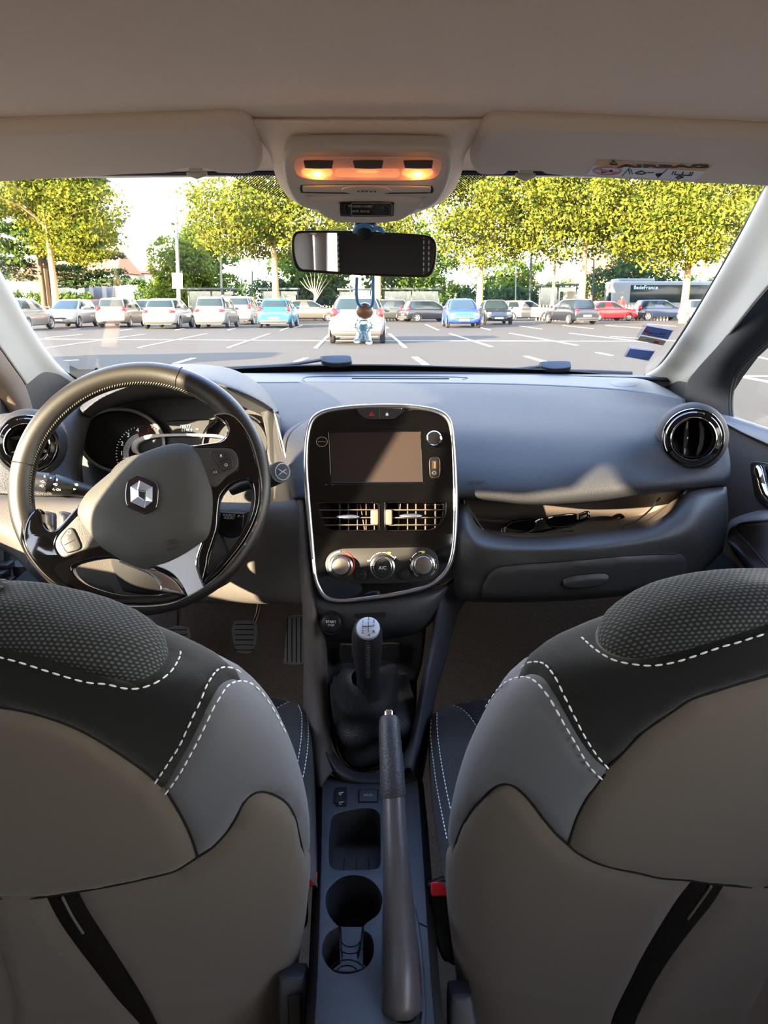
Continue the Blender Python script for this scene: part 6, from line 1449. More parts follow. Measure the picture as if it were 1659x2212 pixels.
L_F1 = [(228, 1580), (290, 1700), (380, 1830), (480, 1960), (580, 2090), (690, 2212), (790, 2360)]
DS, dsur = seat('driver_seat', 'left front seat seen from behind, grey back with black velvet band and white stitching', -.36, 1, L_sil, .555, .30, d2,
  sm(L_ins)+[(-250, -200), (300, -50), (600, 80), (820, 240)],
  sm(L_ins)+sm(L_B)+sm(L_C)+[(1300, 480), (1150, 380), (950, 300), (850, 280)],
  sm(L_C)[::-1]+sm(L_D)+sm(L_E1)+[(1640, 1500), (1640, 1100), (1560, 850), (1400, 600), (1250, 450)],
  sm(L_B)+sm(L_D)[1:]+sm(L_E2)[1:]+[(228, 1580), (0, 1607), (-250, 1640)],
  sm(L_E1)[::-1]+sm(L_E2)+sm(L_F2)[1:]+[(1500, 2420), (1560, 2000), (1620, 1700), (1640, 1500)],
  sm(L_F1)+sm(L_F2)[::-1],
  sm(L_F1)+[(-250, 2360), (-250, 1640), (0, 1608)],
  [(0, 400), (100, 425), (200, 455), (300, 485), (400, 515), (500, 540), (600, 560), (680, 562), (760, 540), (820, 500), (862, 440), (872, 392)],
  [(765, 1000), (830, 900), (880, 820), (920, 730), (960, 640), (1000, 570), (1040, 512), (1080, 488), (1130, 496), (1170, 524)],
  [(815, 1055), (880, 960), (930, 870), (980, 770), (1030, 660), (1080, 582), (1130, 553), (1190, 554), (1250, 595), (1310, 680), (1370, 790)],
  [L_B[1:], L_D, L_E1[::-1]+L_E2+[(228, 1580), (0, 1607)]],
  [[(430, 1548, 1.24), (430, 1495, 1.20), (430, 1600, 1.05), (430, 1750, .9), (430, 1900, .75)], [(560, 1548, 1.24), (560, 1501, 1.19), (560, 1600, 1.05), (560, 1750, .90), (560, 1900, .75)],
   [(620, 1552, 1.22), (622, 1512, 1.17), (640, 1600, 1.04), (630, 1750, .90), (620, 1900, .76)], [(645, 1565, 1.2), (652, 1530, 1.14), (668, 1610, 1.04), (662, 1750, .90), (655, 1900, .77)],
   [(655, 1590, 1.2), (667, 1555, 1.14), (677, 1640, 1.06), (674, 1760, .93), (670, 1900, .8)], [(662, 1630, 1.22), (673, 1605, 1.16), (681, 1700, 1.10), (686, 1800, .98), (688, 1920, .85)]],
  [c8(L) for L in ([(640, 548), (662, 600), (663, 680), (655, 760), (640, 850)], [(675, 575), (690, 640), (690, 740), (680, 830), (665, 915)], [(605, 546), (560, 568), (518, 602)])],
  c8(spline([[380, 505], (520, 522), [605, 545], (560, 566), (515, 605), [480, 640], [380, 640]], 4, True)))
# seat base plastics low at the inner corners
SBP = mat('seat_base_plastic', (92, 96, 104), .5)
fb = Fr(pY(640, 2160, .70), V((0, -1, .5)))
slab('recliner_cover', fb, fb.pts(spline([[600, 2110], (645, 2112), (658, 2125), [663, 2230], [663, 2330], [600, 2330]], 3, True)), -.05, .0, SBP, DS, bev=.006)
slab('recliner_lever', fb, fb.pts([(622, 2152), (648, 2150), (652, 2165), (652, 2230), (622, 2230)], .006), .0, .008, BLK, DS, bev=.003)
slab('recliner_cover', fb, fb.pts(spline([[1020, 2150], (980, 2152), (972, 2170), [972, 2240], [975, 2330], [1060, 2330]], 3, True)), -.05, .0, SBP, PS, bev=.006)
# seat belt buckles
def buckle(label, red, body, Y, metal=None):
    fr = Fr(pY(red[0][0], red[0][1], Y), V((0, -1, .75))); root = thing('seat_belt_buckle', fr.o, label, 'seat belt buckle', None)
    slab('release_button', fr, fr.pts(spline([list(p) for p in red], 2, True), .001), -.012, .004, REDB, root, bev=.002)
    slab('buckle_body', fr, fr.pts(spline(body, 4, True)), -.035, -.001, BLK, root, bev=.004)
    if metal: slab('latch_plate', fr, fr.pts(metal, .0), -.004, .002, SAT, root)
buckle('left buckle with square red button beside the driver seat', d1([(232, 878), (290, 875), (306, 885), (305, 975), (290, 988), (232, 986)]), d1([[200, 870], (295, 870), (314, 885), (315, 985), (300, 1010), [225, 1012], [215, 1300], [150, 1300]]), .86)
buckle('right buckle with red button and metal plate beside the passenger seat', d1([(1192, 965), (1205, 957), (1270, 956), (1322, 1012), (1328, 1066), (1210, 1070), (1196, 1050)]), d1([[1182, 975], (1190, 960), [1400, 955], [1400, 1560], (1330, 1585), (1280, 1550), (1225, 1380), (1200, 1200), (1190, 1100)]), .84, d1([(1270, 956), (1325, 958), (1328, 1015)]))
# rear bench behind the photographer, seen only in the mirror
RS = thing('rear_bench', (0, -.9, .3), 'black rear seat back with white stitching, seen reflected in the mirror', 'rear seat')
net('rear_backrest', [[(x, -.95+.03*cos(x*6), z) for x in (-.60, -.3, 0, .3, .6)] for z in (.55, .8, 1.05, 1.22, 1.36)], mat('bench_fabric', (74, 74, 74), .9, raw=True), RS, px=False, thick=.06)
stitches('stitching', [V((-.585, -.862, .6+.05*i)) for i in range(16)], STI, RS, .012, .008, .0026); stitches('stitching', [V((-.245, -.862, .6+.05*i)) for i in range(16)], STI, RS, .012, .008, .0026); stitches('stitching', [V((-.225, -.862, .6+.05*i)) for i in range(16)], STI, RS, .012, .008, .0026)

DK = 1
# ================================================================ outside: car park
def G(px, py): return pZ(px, py, 0)
ASP = mat('asphalt', (60, 54, 45), .9, bump=(40, .4), var=(.6, .10), spec=.3)
gd = struct(net('ground', [[(x, y, 0) for x in (-160, 0, 160)] for y in (-40, 60, 300)], ASP, px=False, thick=0))
PWH = mat('road_paint', (150, 142, 124), .8, var=(6, .1))
def pline(a, b, w=.12):
    A = G(*a); B = G(*b); d = (B-A); 
    if d.length < .01: return
    s = V((-d.y, d.x, 0)).normalized()*w/2; z = V((0, 0, .012))
    me = mesh([A+s+z, B+s+z, B-s+z, A-s+z, A+s, B+s, B-s, A-s], [(0, 3, 2, 1), (0, 1, 5, 4), (1, 2, 6, 5), (2, 3, 7, 6), (3, 0, 4, 7)]); link('parking_line', me, PWH, gd, smooth=False)
for a, b, w_ in (((100, 752), (313, 722), .12), ((301, 751), (446, 721), .12), ((494, 751), (583, 721), .12), ((682, 752), (713, 722), .12), ((876, 751), (841, 721), .12), ((1061, 749), (972, 721), .12), ((1246, 746), (1102, 720), .12), ((1427, 743), (1232, 720), .12),
      ((378, 786), (418, 774), .13), ((140, 780), (168, 778), .13), ((920, 788), (896, 772), .15), ((640, 782), (662, 774), .13), ((1180, 783), (1136, 770), .13), ((100, 730), (176, 723), .12),
      ((150, 713), (172, 711), .12), ((262, 714), (286, 711), .12), ((380, 713), (398, 710), .12), ((493, 713), (508, 710), .12), ((607, 714), (628, 706), .12), ((636, 708), (652, 703), .12), ((838, 709), (828, 702), .12), ((946, 713), (920, 701), .12), ((1058, 713), (1040, 708), .12), ((1169, 711), (1122, 704), .12), ((1280, 710), (1217, 703), .12), ((1390, 709), (1310, 703), .12), ((1460, 705), (1400, 700), .12),
      ((1290, 762), (1320, 768), .12), ((1590, 812), (1700, 833), .12), ((1610, 813), (1700, 813), .12), ((1630, 770), (1700, 785), .1)):
    pline(a, b, w_)
pline((60, 732.5), (700, 736), .09); pline((700, 736), (1440, 737.5), .09); pline((1320, 727), (1540, 742), .1)
# ---------------------------------------------------------------- parked cars
TYR = mat('tyre', (30, 29, 28), .85); RIMM = mat('wheel_rim', (190, 185, 178), .35, .8); CGL = mat('car_glass', (34, 44, 44), .12, spec=.35); TAIL = mat('tail_light', (200, 30, 25), .25, emit=None); HEADL = mat('head_light', (215, 215, 205), .12, .3); BUMP = mat('bumper_dark', (60, 58, 55), .7); PLATE = mat('number_plate', (225, 222, 205), .6)
REFL = mat('cabin_dark', (30, 30, 30), .8)
PAINT = {}
def paint(k, rgb, metal=.0):
    if k not in PAINT: PAINT[k] = mat('paint_'+k, rgb, .28, metal, coat=.6)
    return PAINT[k]
STY = {
 'hatch': dict(low=[(-2.0, .34, .62, .70), (-1.97, .26, .84, .79), (-1.75, .22, .93, .84), (-1.0, .2, .95, .86), (.3, .2, .94, .87), (1.1, .2, .93, .86), (1.45, .22, .86, .84), (1.85, .25, .74, .78), (1.98, .30, .62, .68), (2.02, .36, .52, .58)], by=(-1.86, 1.22), ry=(-1.55, .35), bw=.80, rw=.60, zb=.90, zr=1.46),
 'mpv': dict(low=[(-2.1, .34, .70, .72), (-2.06, .26, .92, .82), (-1.85, .22, 1.0, .86), (-1.0, .2, 1.02, .88), (.3, .2, 1.0, .89), (1.2, .2, .98, .88), (1.6, .22, .9, .85), (1.95, .25, .78, .78), (2.08, .30, .64, .68), (2.12, .36, .54, .58)], by=(-2.0, 1.35), ry=(-1.8, .35), bw=.83, rw=.66, zb=.97, zr=1.62),
 'sedan': dict(low=[(-2.2, .36, .70, .70), (-2.15, .28, .90, .80), (-1.9, .23, .95, .85), (-1.0, .2, .95, .88), (.3, .2, .93, .89), (1.1, .2, .91, .88), (1.6, .22, .84, .86), (2.0, .25, .72, .80), (2.15, .30, .6, .70), (2.2, .36, .5, .58)], by=(-1.95, 1.15), ry=(-1.1, .25), bw=.82, rw=.58, zb=.89, zr=1.44)}
def make_car(style, pm, label, group=None, front=False, tailshape='tall', lowdark=False, grille=False):
    S_ = STY[style]; root = thing('car', (0, 0, 0), label, 'car', group); low = S_['low']
    # lower body
    rows = []
    for y, z0, z1, w in low:
        h = z1-z0; half = [(0, z0), (.7*w, z0), (.93*w, z0+.06), (w, z0+.35*h), (w*.99, z0+.6*h), (w*.965, z1-.10), (w*.90, z1-.02), (w*.6, z1+.015), (0, z1+.03)]
        rows.append([(x, y, z) for x, z in half]+[(-x, y, z) for x, z in half[-2:0:-1]])
    n = len(rows[0]); vs = []; fs = []
    fine = [spline([tuple(r[k]) for r in rows], 3) for k in range(n)]; m_ = len(fine[0])
    for i in range(m_):
        for k in range(n): vs.append(V(fine[k][i]))
    for i in range(m_-1):
        for k in range(n): fs.append((i*n+k, i*n+(k+1) % n, (i+1)*n+(k+1) % n, (i+1)*n+k))
    fs += [tuple(range(n)), tuple((m_-1)*n+k for k in range(n))[::-1]]
    mb = MB().add(vs, fs)
    b0, b1 = S_['by']; r0, r1 = S_['ry']; bw, rw, zb, zr = S_['bw'], S_['rw'], S_['zb'], S_['zr']
    def Gp(t, a, o=0):
        """greenhouse surface: t 0 belt..1 roof edge, a angle"""
        y0 = b0+(r0-b0)*t**.9; y1 = b1+(r1-b1)*t**1.02; w = bw+(rw-bw)*t**1.25+.03*sin(pi*t); z = zb+(zr-zb-.05)*t
        e = 2/5.5; c, s = cos(a), sin(a); f = lambda q: (abs(q)**e)*(1 if q >= 0 else -1)
        return V((f(c)*(w+o), (y0+y1)/2+f(s)*((y1-y0)/2+o), z))
    gv = []; K = 44; T_ = [0, .2, .4, .6, .8, .93, 1.0]
    for t in T_: gv += [Gp(t, 2*pi*k/K) for k in range(K)]
    ym = (r0+r1)/2
    for q, dz in ((.93, .022), (.75, .04), (.4, .05)): gv += [V((p.x*q, ym+(p.y-ym)*q, p.z+dz)) for p in [Gp(1, 2*pi*k/K) for k in range(K)]]
    L_ = len(T_)+3
    gf = [(i*K+k, i*K+(k+1) % K, (i+1)*K+(k+1) % K, (i+1)*K+k) for i in range(L_-1) for k in range(K)]+[tuple((L_-1)*K+k for k in range(K))]
    mb.add(gv, gf); mb.build('body', pm, root, 40)
    def patch(a0, a1, t0, t1, nm='window', mm=CGL, na=10, nt_=4, o=.012):
        vs = [Gp(t0+(t1-t0)*i/nt_, R(a0+(a1-a0)*k/na), o) for i in range(nt_+1) for k in range(na+1)]
        return link(nm, mesh(vs, [(i*(na+1)+k, i*(na+1)+k+1, (i+1)*(na+1)+k+1, (i+1)*(na+1)+k) for i in range(nt_) for k in range(na)]), mm, root, 60)
    patch(-126, -54, .28, .88, 'rear_window'); patch(54, 126, .10, .93, 'windscreen')
    for c in (0, 180): patch(c-40, c-1.5, .16, .88, 'side_window'); patch(c+1.5, c+38, .16, .88, 'side_window')
    # wheels
    ws = 1.27
    for sx in (-1, 1):
        for wy in (-ws, ws):
            x = sx*(.80); mb = MB(); mb.add(*lathe(Fr(V((x, wy, .31)), V((sx, 0, 0))), [(.12, -.09), (.27, -.10), (.305, -.07), (.31, 0), (.305, .05), (.28, .075), (.205, .07)], 28)); wo = mb.build('wheel', TYR, root)
            mb = MB(); F_ = Fr(V((x, wy, .31)), V((sx, 0, 0))); mb.add(*lathe(F_, [(.205, .07), (.19, .06), (.17, .045)], 28)); mb.add(*lathe(F_, [(.05, .066), (0, .068)], 12))
            for k in range(6): t = 2*pi*k/6; mb.add([F_.w(cos(t-.16)*.19, sin(t-.16)*.19, .058), F_.w(cos(t+.16)*.19, sin(t+.16)*.19, .058), F_.w(cos(t+.6)*.045, sin(t+.6)*.045, .066), F_.w(cos(t-.6)*.045, sin(t-.6)*.045, .066)], [(0, 1, 2, 3)])
            mb.build('rim', RIMM, wo); mb = MB(); mb.add(*lathe(F_, [(0, .02), (.19, .03)], 20)); mb.build('brake_disc', BUMP, wo)
            mb = MB(); q = [V((sx*(.868), wy+.345*cos(R(a)), .31+.345*sin(R(a)))) for a in range(-15, 196, 15)]; mb.sweep(q, .02, 6); mb.build('wheel_arch', pm if not lowdark else BUMP, root)
    y0 = low[0][0]; y1 = low[-1][0]; zb0 = low[1][2]
    # rear lights
    for sx in (-1, 1):
        mb = MB()
        if tailshape == 'tall': mb.ball((sx*.70, y0+.16, zb0+.06), 1, 14, 10, (.115, .13, .19))
        else: mb.ball((sx*.62, y0+.10, zb0-.02), 1, 16, 10, (.19, .12, .085))
        mb.build('tail_light', TAIL, root)
        mb = MB(); mb.ball((sx*.58, y1-.17, .66), 1, 16, 10, (.17, .18, .085)); mb.build('head_light', HEADL, root)
        mb = MB(); mb.ball((sx*.93, .78, 1.0), 1, 12, 8, (.10, .07, .075)); mb.build('wing_mirror', pm, root)
    mb = MB(); mb.box((0, y0+.0, .50), (.52, .03, .11)); mb.build('number_plate', PLATE, root, bevel=.008); mb = MB(); mb.box((0, y1+.005, .40), (.52, .03, .11)); mb.build('number_plate', PLATE, root, bevel=.008)
    mb = MB(); mb.add([V((x, y0-.012-.02*(abs(x) < .6), z)) for z in (.26, .40) for x in (-.70, -.5, 0, .5, .70)], [(i, i+1, i+6, i+5) for i in range(4)]); mb.sweep([V((-.72, y0+.04, .33)), V((-.5, y0, .33)), V((0, y0-.015, .33)), V((.5, y0, .33)), V((.72, y0+.04, .33))], .075, 8, sy=1); mb.build('rear_valance', BUMP, root)
    mb = MB(); mb.sweep([V((-.45, y1-.045, .50)), V((-.25, y1, .50)), V((.25, y1, .50)), V((.45, y1-.045, .50))], .055, 8); mb.build('grille', BUMP, root)
    mb = MB(); mb.sweep([V((-.25, b0+.33, zr-.055)), V((.25, b0+.33, zr-.055))], .022, 8); mb.build('brake_light', TAIL, root)
    mb = MB(); mb.box((0, y0+.02, .24), (1.3, .3, .05)); mb.build('underside', BUMP, root)
    return root
def park(root, px, py, ang, L=2.0, sc=1.0):
    """px,py: where the near end of the car meets the ground; ang: heading (0 = away from us)"""
    g = G(px, py); d = V((-sin(R(ang)), cos(R(ang)), 0)); near = -1 if cos(R(ang)) > .3 else (1 if cos(R(ang)) < -.3 else 0)
    c = g-d*(near*L); root.location = (c.x, c.y, 0); root.rotation_euler.z = R(ang); root.scale = (sc, sc, sc); return root
WHP = paint('white', (140, 136, 127)); SIL = paint('silver', (112, 107, 98), .1); BEI = paint('champagne', (116, 102, 88), .1); TEA = paint('teal', (30, 110, 132)); BLU = paint('blue', (40, 66, 190)); BLA = paint('black', (26, 28, 34)); GRY = paint('grey', (92, 88, 80), .3); RED_ = paint('red', (190, 30, 34)); NAV = paint('navy', (30, 40, 62)); DKG = paint('dark_green', (48, 50, 46))
park(make_car('hatch', WHP, 'white boxy car facing us at the left end of the parked row', tailshape='tall'), 125, 709, 180, sc=.98)
park(make_car('mpv', BEI, 'champagne people carrier with red tail lights, second from left in the row'), 238, 708, 0, 2.1, .93)
park(make_car('hatch', WHP, 'white hatchback seen from behind, left of the pale lamp post', tailshape='wide', lowdark=False), 344, 711, 0)
park(make_car('mpv', SIL, 'pearl white estate car seen from behind, right of the lamp post', tailshape='wide'), 452, 710, 0, 2.1, .96)
park(make_car('mpv', WHP, 'white off-roader with dark tailgate behind the pearl estate car'), 512, 702, 0, 2.1, 1.0)
park(make_car('hatch', TEA, 'turquoise hatchback seen from behind'), 592, 709, 0)
park(make_car('sedan', GRY, 'brown-grey car parked sideways behind the turquoise hatchback'), 668, 694, -80, 0)
park(make_car('hatch', SIL, 'silver hatchback alone in front, seen below the mirror figurine', tailshape='tall'), 771, 744, 0, 2.0, 1.0)
park(make_car('hatch', DKG, 'dark car nose showing behind the right side of the silver hatchback'), 825, 694, 95, 0)
park(make_car('hatch', BLA, 'dark grey small car seen from its side, left of the bright blue car'), 925, 695, -68, 0, .95)
park(make_car('hatch', BLU, 'bright blue car with its nose and silver badge facing us'), 1003, 709, 180)
park(make_car('hatch', BLA, 'black hatchback nose towards us, right of the bright blue car'), 1078, 702, 180, 2.0, .97)
park(make_car('hatch', WHP, 'white hatchback seen from its side behind the slim lamp post'), 1135, 692, -85, 0, .97)
park(make_car('hatch', BLA, 'black hatchback seen from behind in front of the red car', tailshape='wide'), 1268, 701, 16)
park(make_car('sedan', RED_, 'red car nose peeking out behind the black hatchback'), 1312, 693, -75, 0, .95)
park(make_car('hatch', NAV, 'dark navy hatchback seen from its side in front of the bus'), 1422, 692, -82, 0)
park(make_car('hatch', WHP, 'white car partly hidden by the right windscreen pillar'), 1520, 697, 172, 2.0, 1.0)
park(make_car('hatch', SIL, 'silver car partly hidden by the left windscreen pillar'), 6, 716, 0)
park(make_car('hatch', RED_, 'red car roof showing behind the boxy white car'), 196, 697, 0)
park(make_car('hatch', SIL, 'pale car behind the gap between the champagne and white cars'), 300, 698, 180)
park(make_car('hatch', NAV, 'small blue car just left of the turquoise hatchback'), 546, 696, 180, 2.0, .9)
vn = make_car('mpv', SIL, 'tall silver people carrier parked outside the left edge of the view, casting the long shadow'); vn.location = (-8.9, 14.6, 0); vn.scale = (1, 1.05, 1.12)
# ---------------------------------------------------------------- trees
LEAF = {}
def leafmat(k, rgb, rgb2):
    m = bpy.data.materials.new('leaves_'+k); m.use_nodes = True; nt = m.node_tree; N = nt.nodes; L = nt.links; N.clear()
    o = N.new('ShaderNodeOutputMaterial'); d = N.new('ShaderNodeBsdfDiffuse'); t = N.new('ShaderNodeBsdfTranslucent'); mx = N.new('ShaderNodeMixShader'); mx.inputs[0].default_value = .38
    tc = N.new('ShaderNodeTexCoord'); nz = N.new('ShaderNodeTexNoise'); nz.inputs['Scale'].default_value = 1.6; nz.inputs['Detail'].default_value = 5
    cm = N.new('ShaderNodeMix'); cm.data_type = 'RGBA'; cm.inputs[6].default_value = (*lin(rgb), 1); cm.inputs[7].default_value = (*lin(rgb2), 1)
    L.new(tc.outputs['Object'], nz.inputs['Vector']); mr = N.new('ShaderNodeMapRange'); mr.inputs[1].default_value = .36; mr.inputs[2].default_value = .64; L.new(nz.outputs[0], mr.inputs[0]); L.new(mr.outputs[0], cm.inputs[0]); L.new(cm.outputs[2], d.inputs[0]); L.new(cm.outputs[2], t.inputs[0])
    L.new(d.outputs[0], mx.inputs[1]); L.new(t.outputs[0], mx.inputs[2]); L.new(mx.outputs[0], o.inputs[0]); return m
LY = leafmat('yellow', (130, 126, 44), (66, 86, 32)); LG = leafmat('green', (96, 116, 46), (70, 92, 38)); LD = leafmat('dark', (78, 98, 56), (50, 72, 46)); LM = leafmat('mid', (120, 130, 50), (88, 106, 42))
BARK = mat('bark_pale', (178, 146, 100), .9, bump=(12, 1), var=(5, .25)); BARKD = mat('bark_dark', (98, 80, 62), .95, bump=(12, 1))
def leaves(name, blobs, n, size, m, parent, seed, drop=.0):
    rng = np.random.default_rng(seed); vol = np.array([b[3]*b[4]*b[5] for b in blobs])**.67; cnt = (n*vol/vol.sum()).astype(int); C = []
    for b, k in zip(blobs, cnt):
        d = rng.normal(size=(k, 3)); d /= np.linalg.norm(d, axis=1)[:, None]; r = rng.uniform(.55, 1.05, (k, 1))**.6
        cl = rng.normal(size=(max(4, k//60), 3)); cl /= np.linalg.norm(cl, axis=1)[:, None]
        cc_ = cl[rng.integers(0, len(cl), k)]*.9; q = np.where(rng.random((k, 1)) < .55, cc_+rng.normal(size=(k, 3))*.15, d*r)
        C.append(np.array(b[:3])+q*np.array(b[3:6]))
    C = np.concatenate(C); k = len(C); A = rng.normal(size=(k, 3)); A /= np.linalg.norm(A, axis=1)[:, None]; B = np.cross(A, rng.normal(size=(k, 3))); B /= np.linalg.norm(B, axis=1)[:, None]
    s = size*rng.uniform(.6, 1.3, (k, 1)); Vv = np.stack([C-A*s-B*s*.1, C-B*s*.6, C+A*s, C+B*s*.6], 1).reshape(-1, 3).astype(np.float32)
    me = bpy.data.meshes.new('l'); me.vertices.add(4*k); me.vertices.foreach_set('co', Vv.ravel()); me.loops.add(4*k); me.loops.foreach_set('vertex_index', np.arange(4*k, dtype=np.int32)); me.polygons.add(k); me.polygons.foreach_set('loop_start', np.arange(0, 4*k, 4, dtype=np.int32)); me.update(calc_edges=True)
    return link(name, me, m, parent, smooth=False)
def tree(px, base, Y, H, W_, trunk_h, label, m, seed, n=9000, size=.17, bark=BARK, tr=.22, group='broad trees beyond the parked cars', lean=0, zc=.5):
    g = pY(px, 655, Y); root = thing('tree', (g.x, Y, 0), label, 'tree', group); rng = random.Random(seed)
    mb = MB(); top = V((g.x+lean, Y, H*.72)); b0 = V((g.x, Y, 0)); fork = V((g.x+lean*.3, Y, trunk_h))
    mb.sweep([b0, b0.lerp(fork, .5)+V((.04, 0, 0)), fork, fork.lerp(top, .5)+V((.15, 0, 0)), top], [tr*1.15, tr, tr*.85, tr*.5, tr*.15], 12)
    for i in range(8):
        a = rng.uniform(0, 2*pi); t = rng.uniform(0, .5); s = fork.lerp(top, t); e = s+V((cos(a)*W_*.38, sin(a)*W_*.3, rng.uniform(.5, 1)*(H-trunk_h)*.35)); mb.sweep([s, s.lerp(e, .5)+V((0, 0, .25)), e], [tr*.42, tr*.26, tr*.08], 8)
    mb.build('trunk', bark, root)
    blobs = []; hc = H-trunk_h*.85
    for i in range(16):
        a = rng.uniform(0, 2*pi); r = sqrt(rng.random())*.62; zz = rng.uniform(.08, .92); rr = r*(1-.5*max(0, zz-.6)/.4); k = rng.uniform(.20, .30)
        blobs.append((g.x+lean*.6+cos(a)*W_*.5*rr, Y+sin(a)*W_*.45*rr, trunk_h*.92+hc*zz*.92, W_*k, W_*k*.9, hc*k*.75))
    leaves('crown', blobs, n, size, m, root, seed); return root
tree(120, 650, 54, 12.6, 9.8, 4.9, 'large yellow-green tree at the far left of the car park', LY, 11, 25874, .13)
tree(95, 650, 63, 16.5, 11.0, 4.9, 'tall green tree rising behind the far left yellow tree', LG, 12, 8000, .2, BARKD)
tree(595, 650, 54, 11.2, 11.0, 4.9, 'yellow-green tree left of the mirror with a forked pale trunk', LY, 13, 25874, .125)
tree(815, 650, 55, 11.7, 7.9, 5.1, 'yellow-green tree directly behind the mirror', LY, 14, 15524, .125)
tree(1035, 650, 54, 12.8, 11.6, 4.9, 'yellow-green tree right of the mirror above the blue car', LY, 15, 27599, .125)
tree(1255, 650, 52, 13.7, 11.6, 4.9, 'broad yellow-green tree just right of the slim lamp post', LY, 16, 29324, .125)
tree(1478, 650, 50, 13.7, 11.6, 4.7, 'broad yellow-green tree nearest the right windscreen pillar', LY, 17, 29324, .125)
tree(1660, 650, 54, 13.4, 11.0, 4.9, 'yellow-green tree behind the right pillar', LY, 21, 13799, .14)
tree(400, 655, 74, 7.8, 6.5, .6, 'green tree left of centre behind the lamp post', LM, 18, 9000, .17, BARKD)
tree(455, 655, 78, 8.6, 7, .8, 'green tree behind the bus shelter left of centre', LG, 19, 8000, .18, BARKD)
tree(1370, 655, 74, 8.6, 10, 2.0, 'dark evergreen tree above the bus', LD, 20, 9000, .17, BARKD)
tree(1100, 655, 76, 5.4, 7, .8, 'low green tree behind the dark post', LG, 22, 6000, .17, BARKD)
tree(880, 655, 74, 8.5, 9, .8, 'green tree behind the shelter right of the mirror', LG, 23, 9000, .2, BARKD)
tree(690, 655, 72, 6.2, 9, .8, 'green tree behind the bare sapling', LG, 24, 9000, .2, BARKD)
# dark cedar with level branches
cg = pY(105, 655, 64); CE = thing('cedar_tree', (cg.x, 64, 0), 'dark cedar with level branches behind the leftmost yellow tree', 'tree')
mb = MB(); mb.sweep([V((cg.x, 64, 0)), V((cg.x, 64, 12))], [.45, .12], 10)
bl_ = []
rr_ = random.Random(3)
for i in range(36):
    z = 2.4+i*.25; a = rr_.uniform(0, 2*pi) if i % 2 else rr_.choice((0, .12, -.12, pi, .25)); Ln = (7.6-.32*(z-2.4))*rr_.uniform(.8, 1.05); e = V((cg.x+cos(a)*Ln, 64+sin(a)*Ln*.7, z+.5)); mb.sweep([V((cg.x, 64, z)), e], [.09, .03], 6)
    for t in (.35, .6, .85): p = V((cg.x, 64, z)).lerp(e, t); bl_.append((p.x, p.y, p.z+.1, 1.7-.5*t, 1.2, .26))
mb.build('trunk', BARKD, CE); leaves('foliage', bl_, 30000, .14, LD, CE, 5)
# clipped hedge mass and far wood behind the picket fence
for i, (x0, x1, Y, h_, m_, lab) in enumerate(((300, 520, 80, 3.4, LG, 'green hedge behind the left bus shelter'), (520, 740, 70, 3.2, LD, 'dark hedge behind the brown-grey car'), (860, 1010, 78, 3.0, LM, 'pale green hedge behind the right hand shelter'), (1000, 1230, 70, 2.7, LD, 'dark clipped hedge right of the bright blue car'), (1180, 1420, 84, 3.6, LM, 'green hedge behind the bus stop near the bus'), (1420, 1700, 84, 3.8, LG, 'green hedge beyond the bus on the right'), (-60, 200, 74, 2.2, LG, 'low hedge at the far left before the white house'))):
    a = pY(x0, 655, Y); b = pY(x1, 655, Y); root = thing('hedge', ((a.x+b.x)/2, Y, 0), lab, 'hedge', 'hedges behind the car park'); nb = 9
    leaves('foliage', [(a.x+(b.x-a.x)*(k+.5)/nb, Y, h_*.5, (b.x-a.x)/nb*.8, 1.0, h_*.5) for k in range(nb)], 5000, .17, m_, root, 40+i)
# bare sapling
sg = pY(680, 655, 57); SA = thing('bare_tree', (sg.x, 57, 0), 'bare pale sapling left of the silver hatchback', 'tree'); mb = MB(); rr_ = random.Random(5)
mb.sweep([V((sg.x, 57, 0)), V((sg.x, 57, 1.5)), V((sg.x+.1, 57, 2.2))], [.09, .07, .05], 8)
for i in range(9): a = R(200+i*16 - 200+10*i); e = V((sg.x+cos(R(20+i*17))*1.1, 57, 1.5+.8+sin(R(20+i*17))*1.1)); mb.sweep([V((sg.x, 57, 1.3+.08*i)), V((sg.x, 57, 1.3)).lerp(e, .6)+V((0, 0, .1)), e], [.035, .025, .01], 6)
mb.build('branches', mat('pale_bark', (175, 160, 140), .9), SA)
# ---------------------------------------------------------------- lamp posts, hoop, signs
LP = mat('lamp_post_paint', (150, 152, 146), .5); DP = mat('dark_post', (50, 58, 56), .6)
def post(px0, py0, px1, py1, r0, r1, label, m, head=None, name='lamp_post', cat='lamp post'):
    a = G(px0, py0); b = pY(px1, py1, a.y); root = thing(name, a, label, cat); mb = MB(); mb.sweep([a, b], [r0, r1], 14); mb.build('pole', m, root)
    if head: mb = MB(); mb.sweep([b, b+V((head, 0, .05))], [.05, .09], 8); mb.build('lamp_head', m, root)
    return root, a
p1, a1 = post(388, 694, 377, 372, .16, .07, 'tall pale grey lamp post left of centre beside the white hatchback', LP)
mb = MB(); mb.sweep([pY(379, 408, a1.y), pY(378, 392, a1.y)], .1, 10); mb.build('collar', LP, p1)
mb = MB(); mb.sweep([pY(381, 486, a1.y), pY(370, 482, a1.y)], [.04, .09], 8); mb.build('side_lamp', DP, p1)
p2, a2 = post(1190, 693, 1214, 370, .13, .06, 'tall cream lamp post right of centre behind the white side-on hatchback', mat('cream_post', (214, 204, 168), .5))
mb = MB(); mb.sweep([pY(1211, 418, a2.y), pY(1210, 425, a2.y)], .09, 10); mb.build('collar', LP, p2)
post(1143, 689, 1149, 512, .09, .07, 'slim dark green post left of the cream lamp post', DP, .2)
post(1280, 688, 1283, 560, .08, .06, 'slim dark post above the red car', DP)
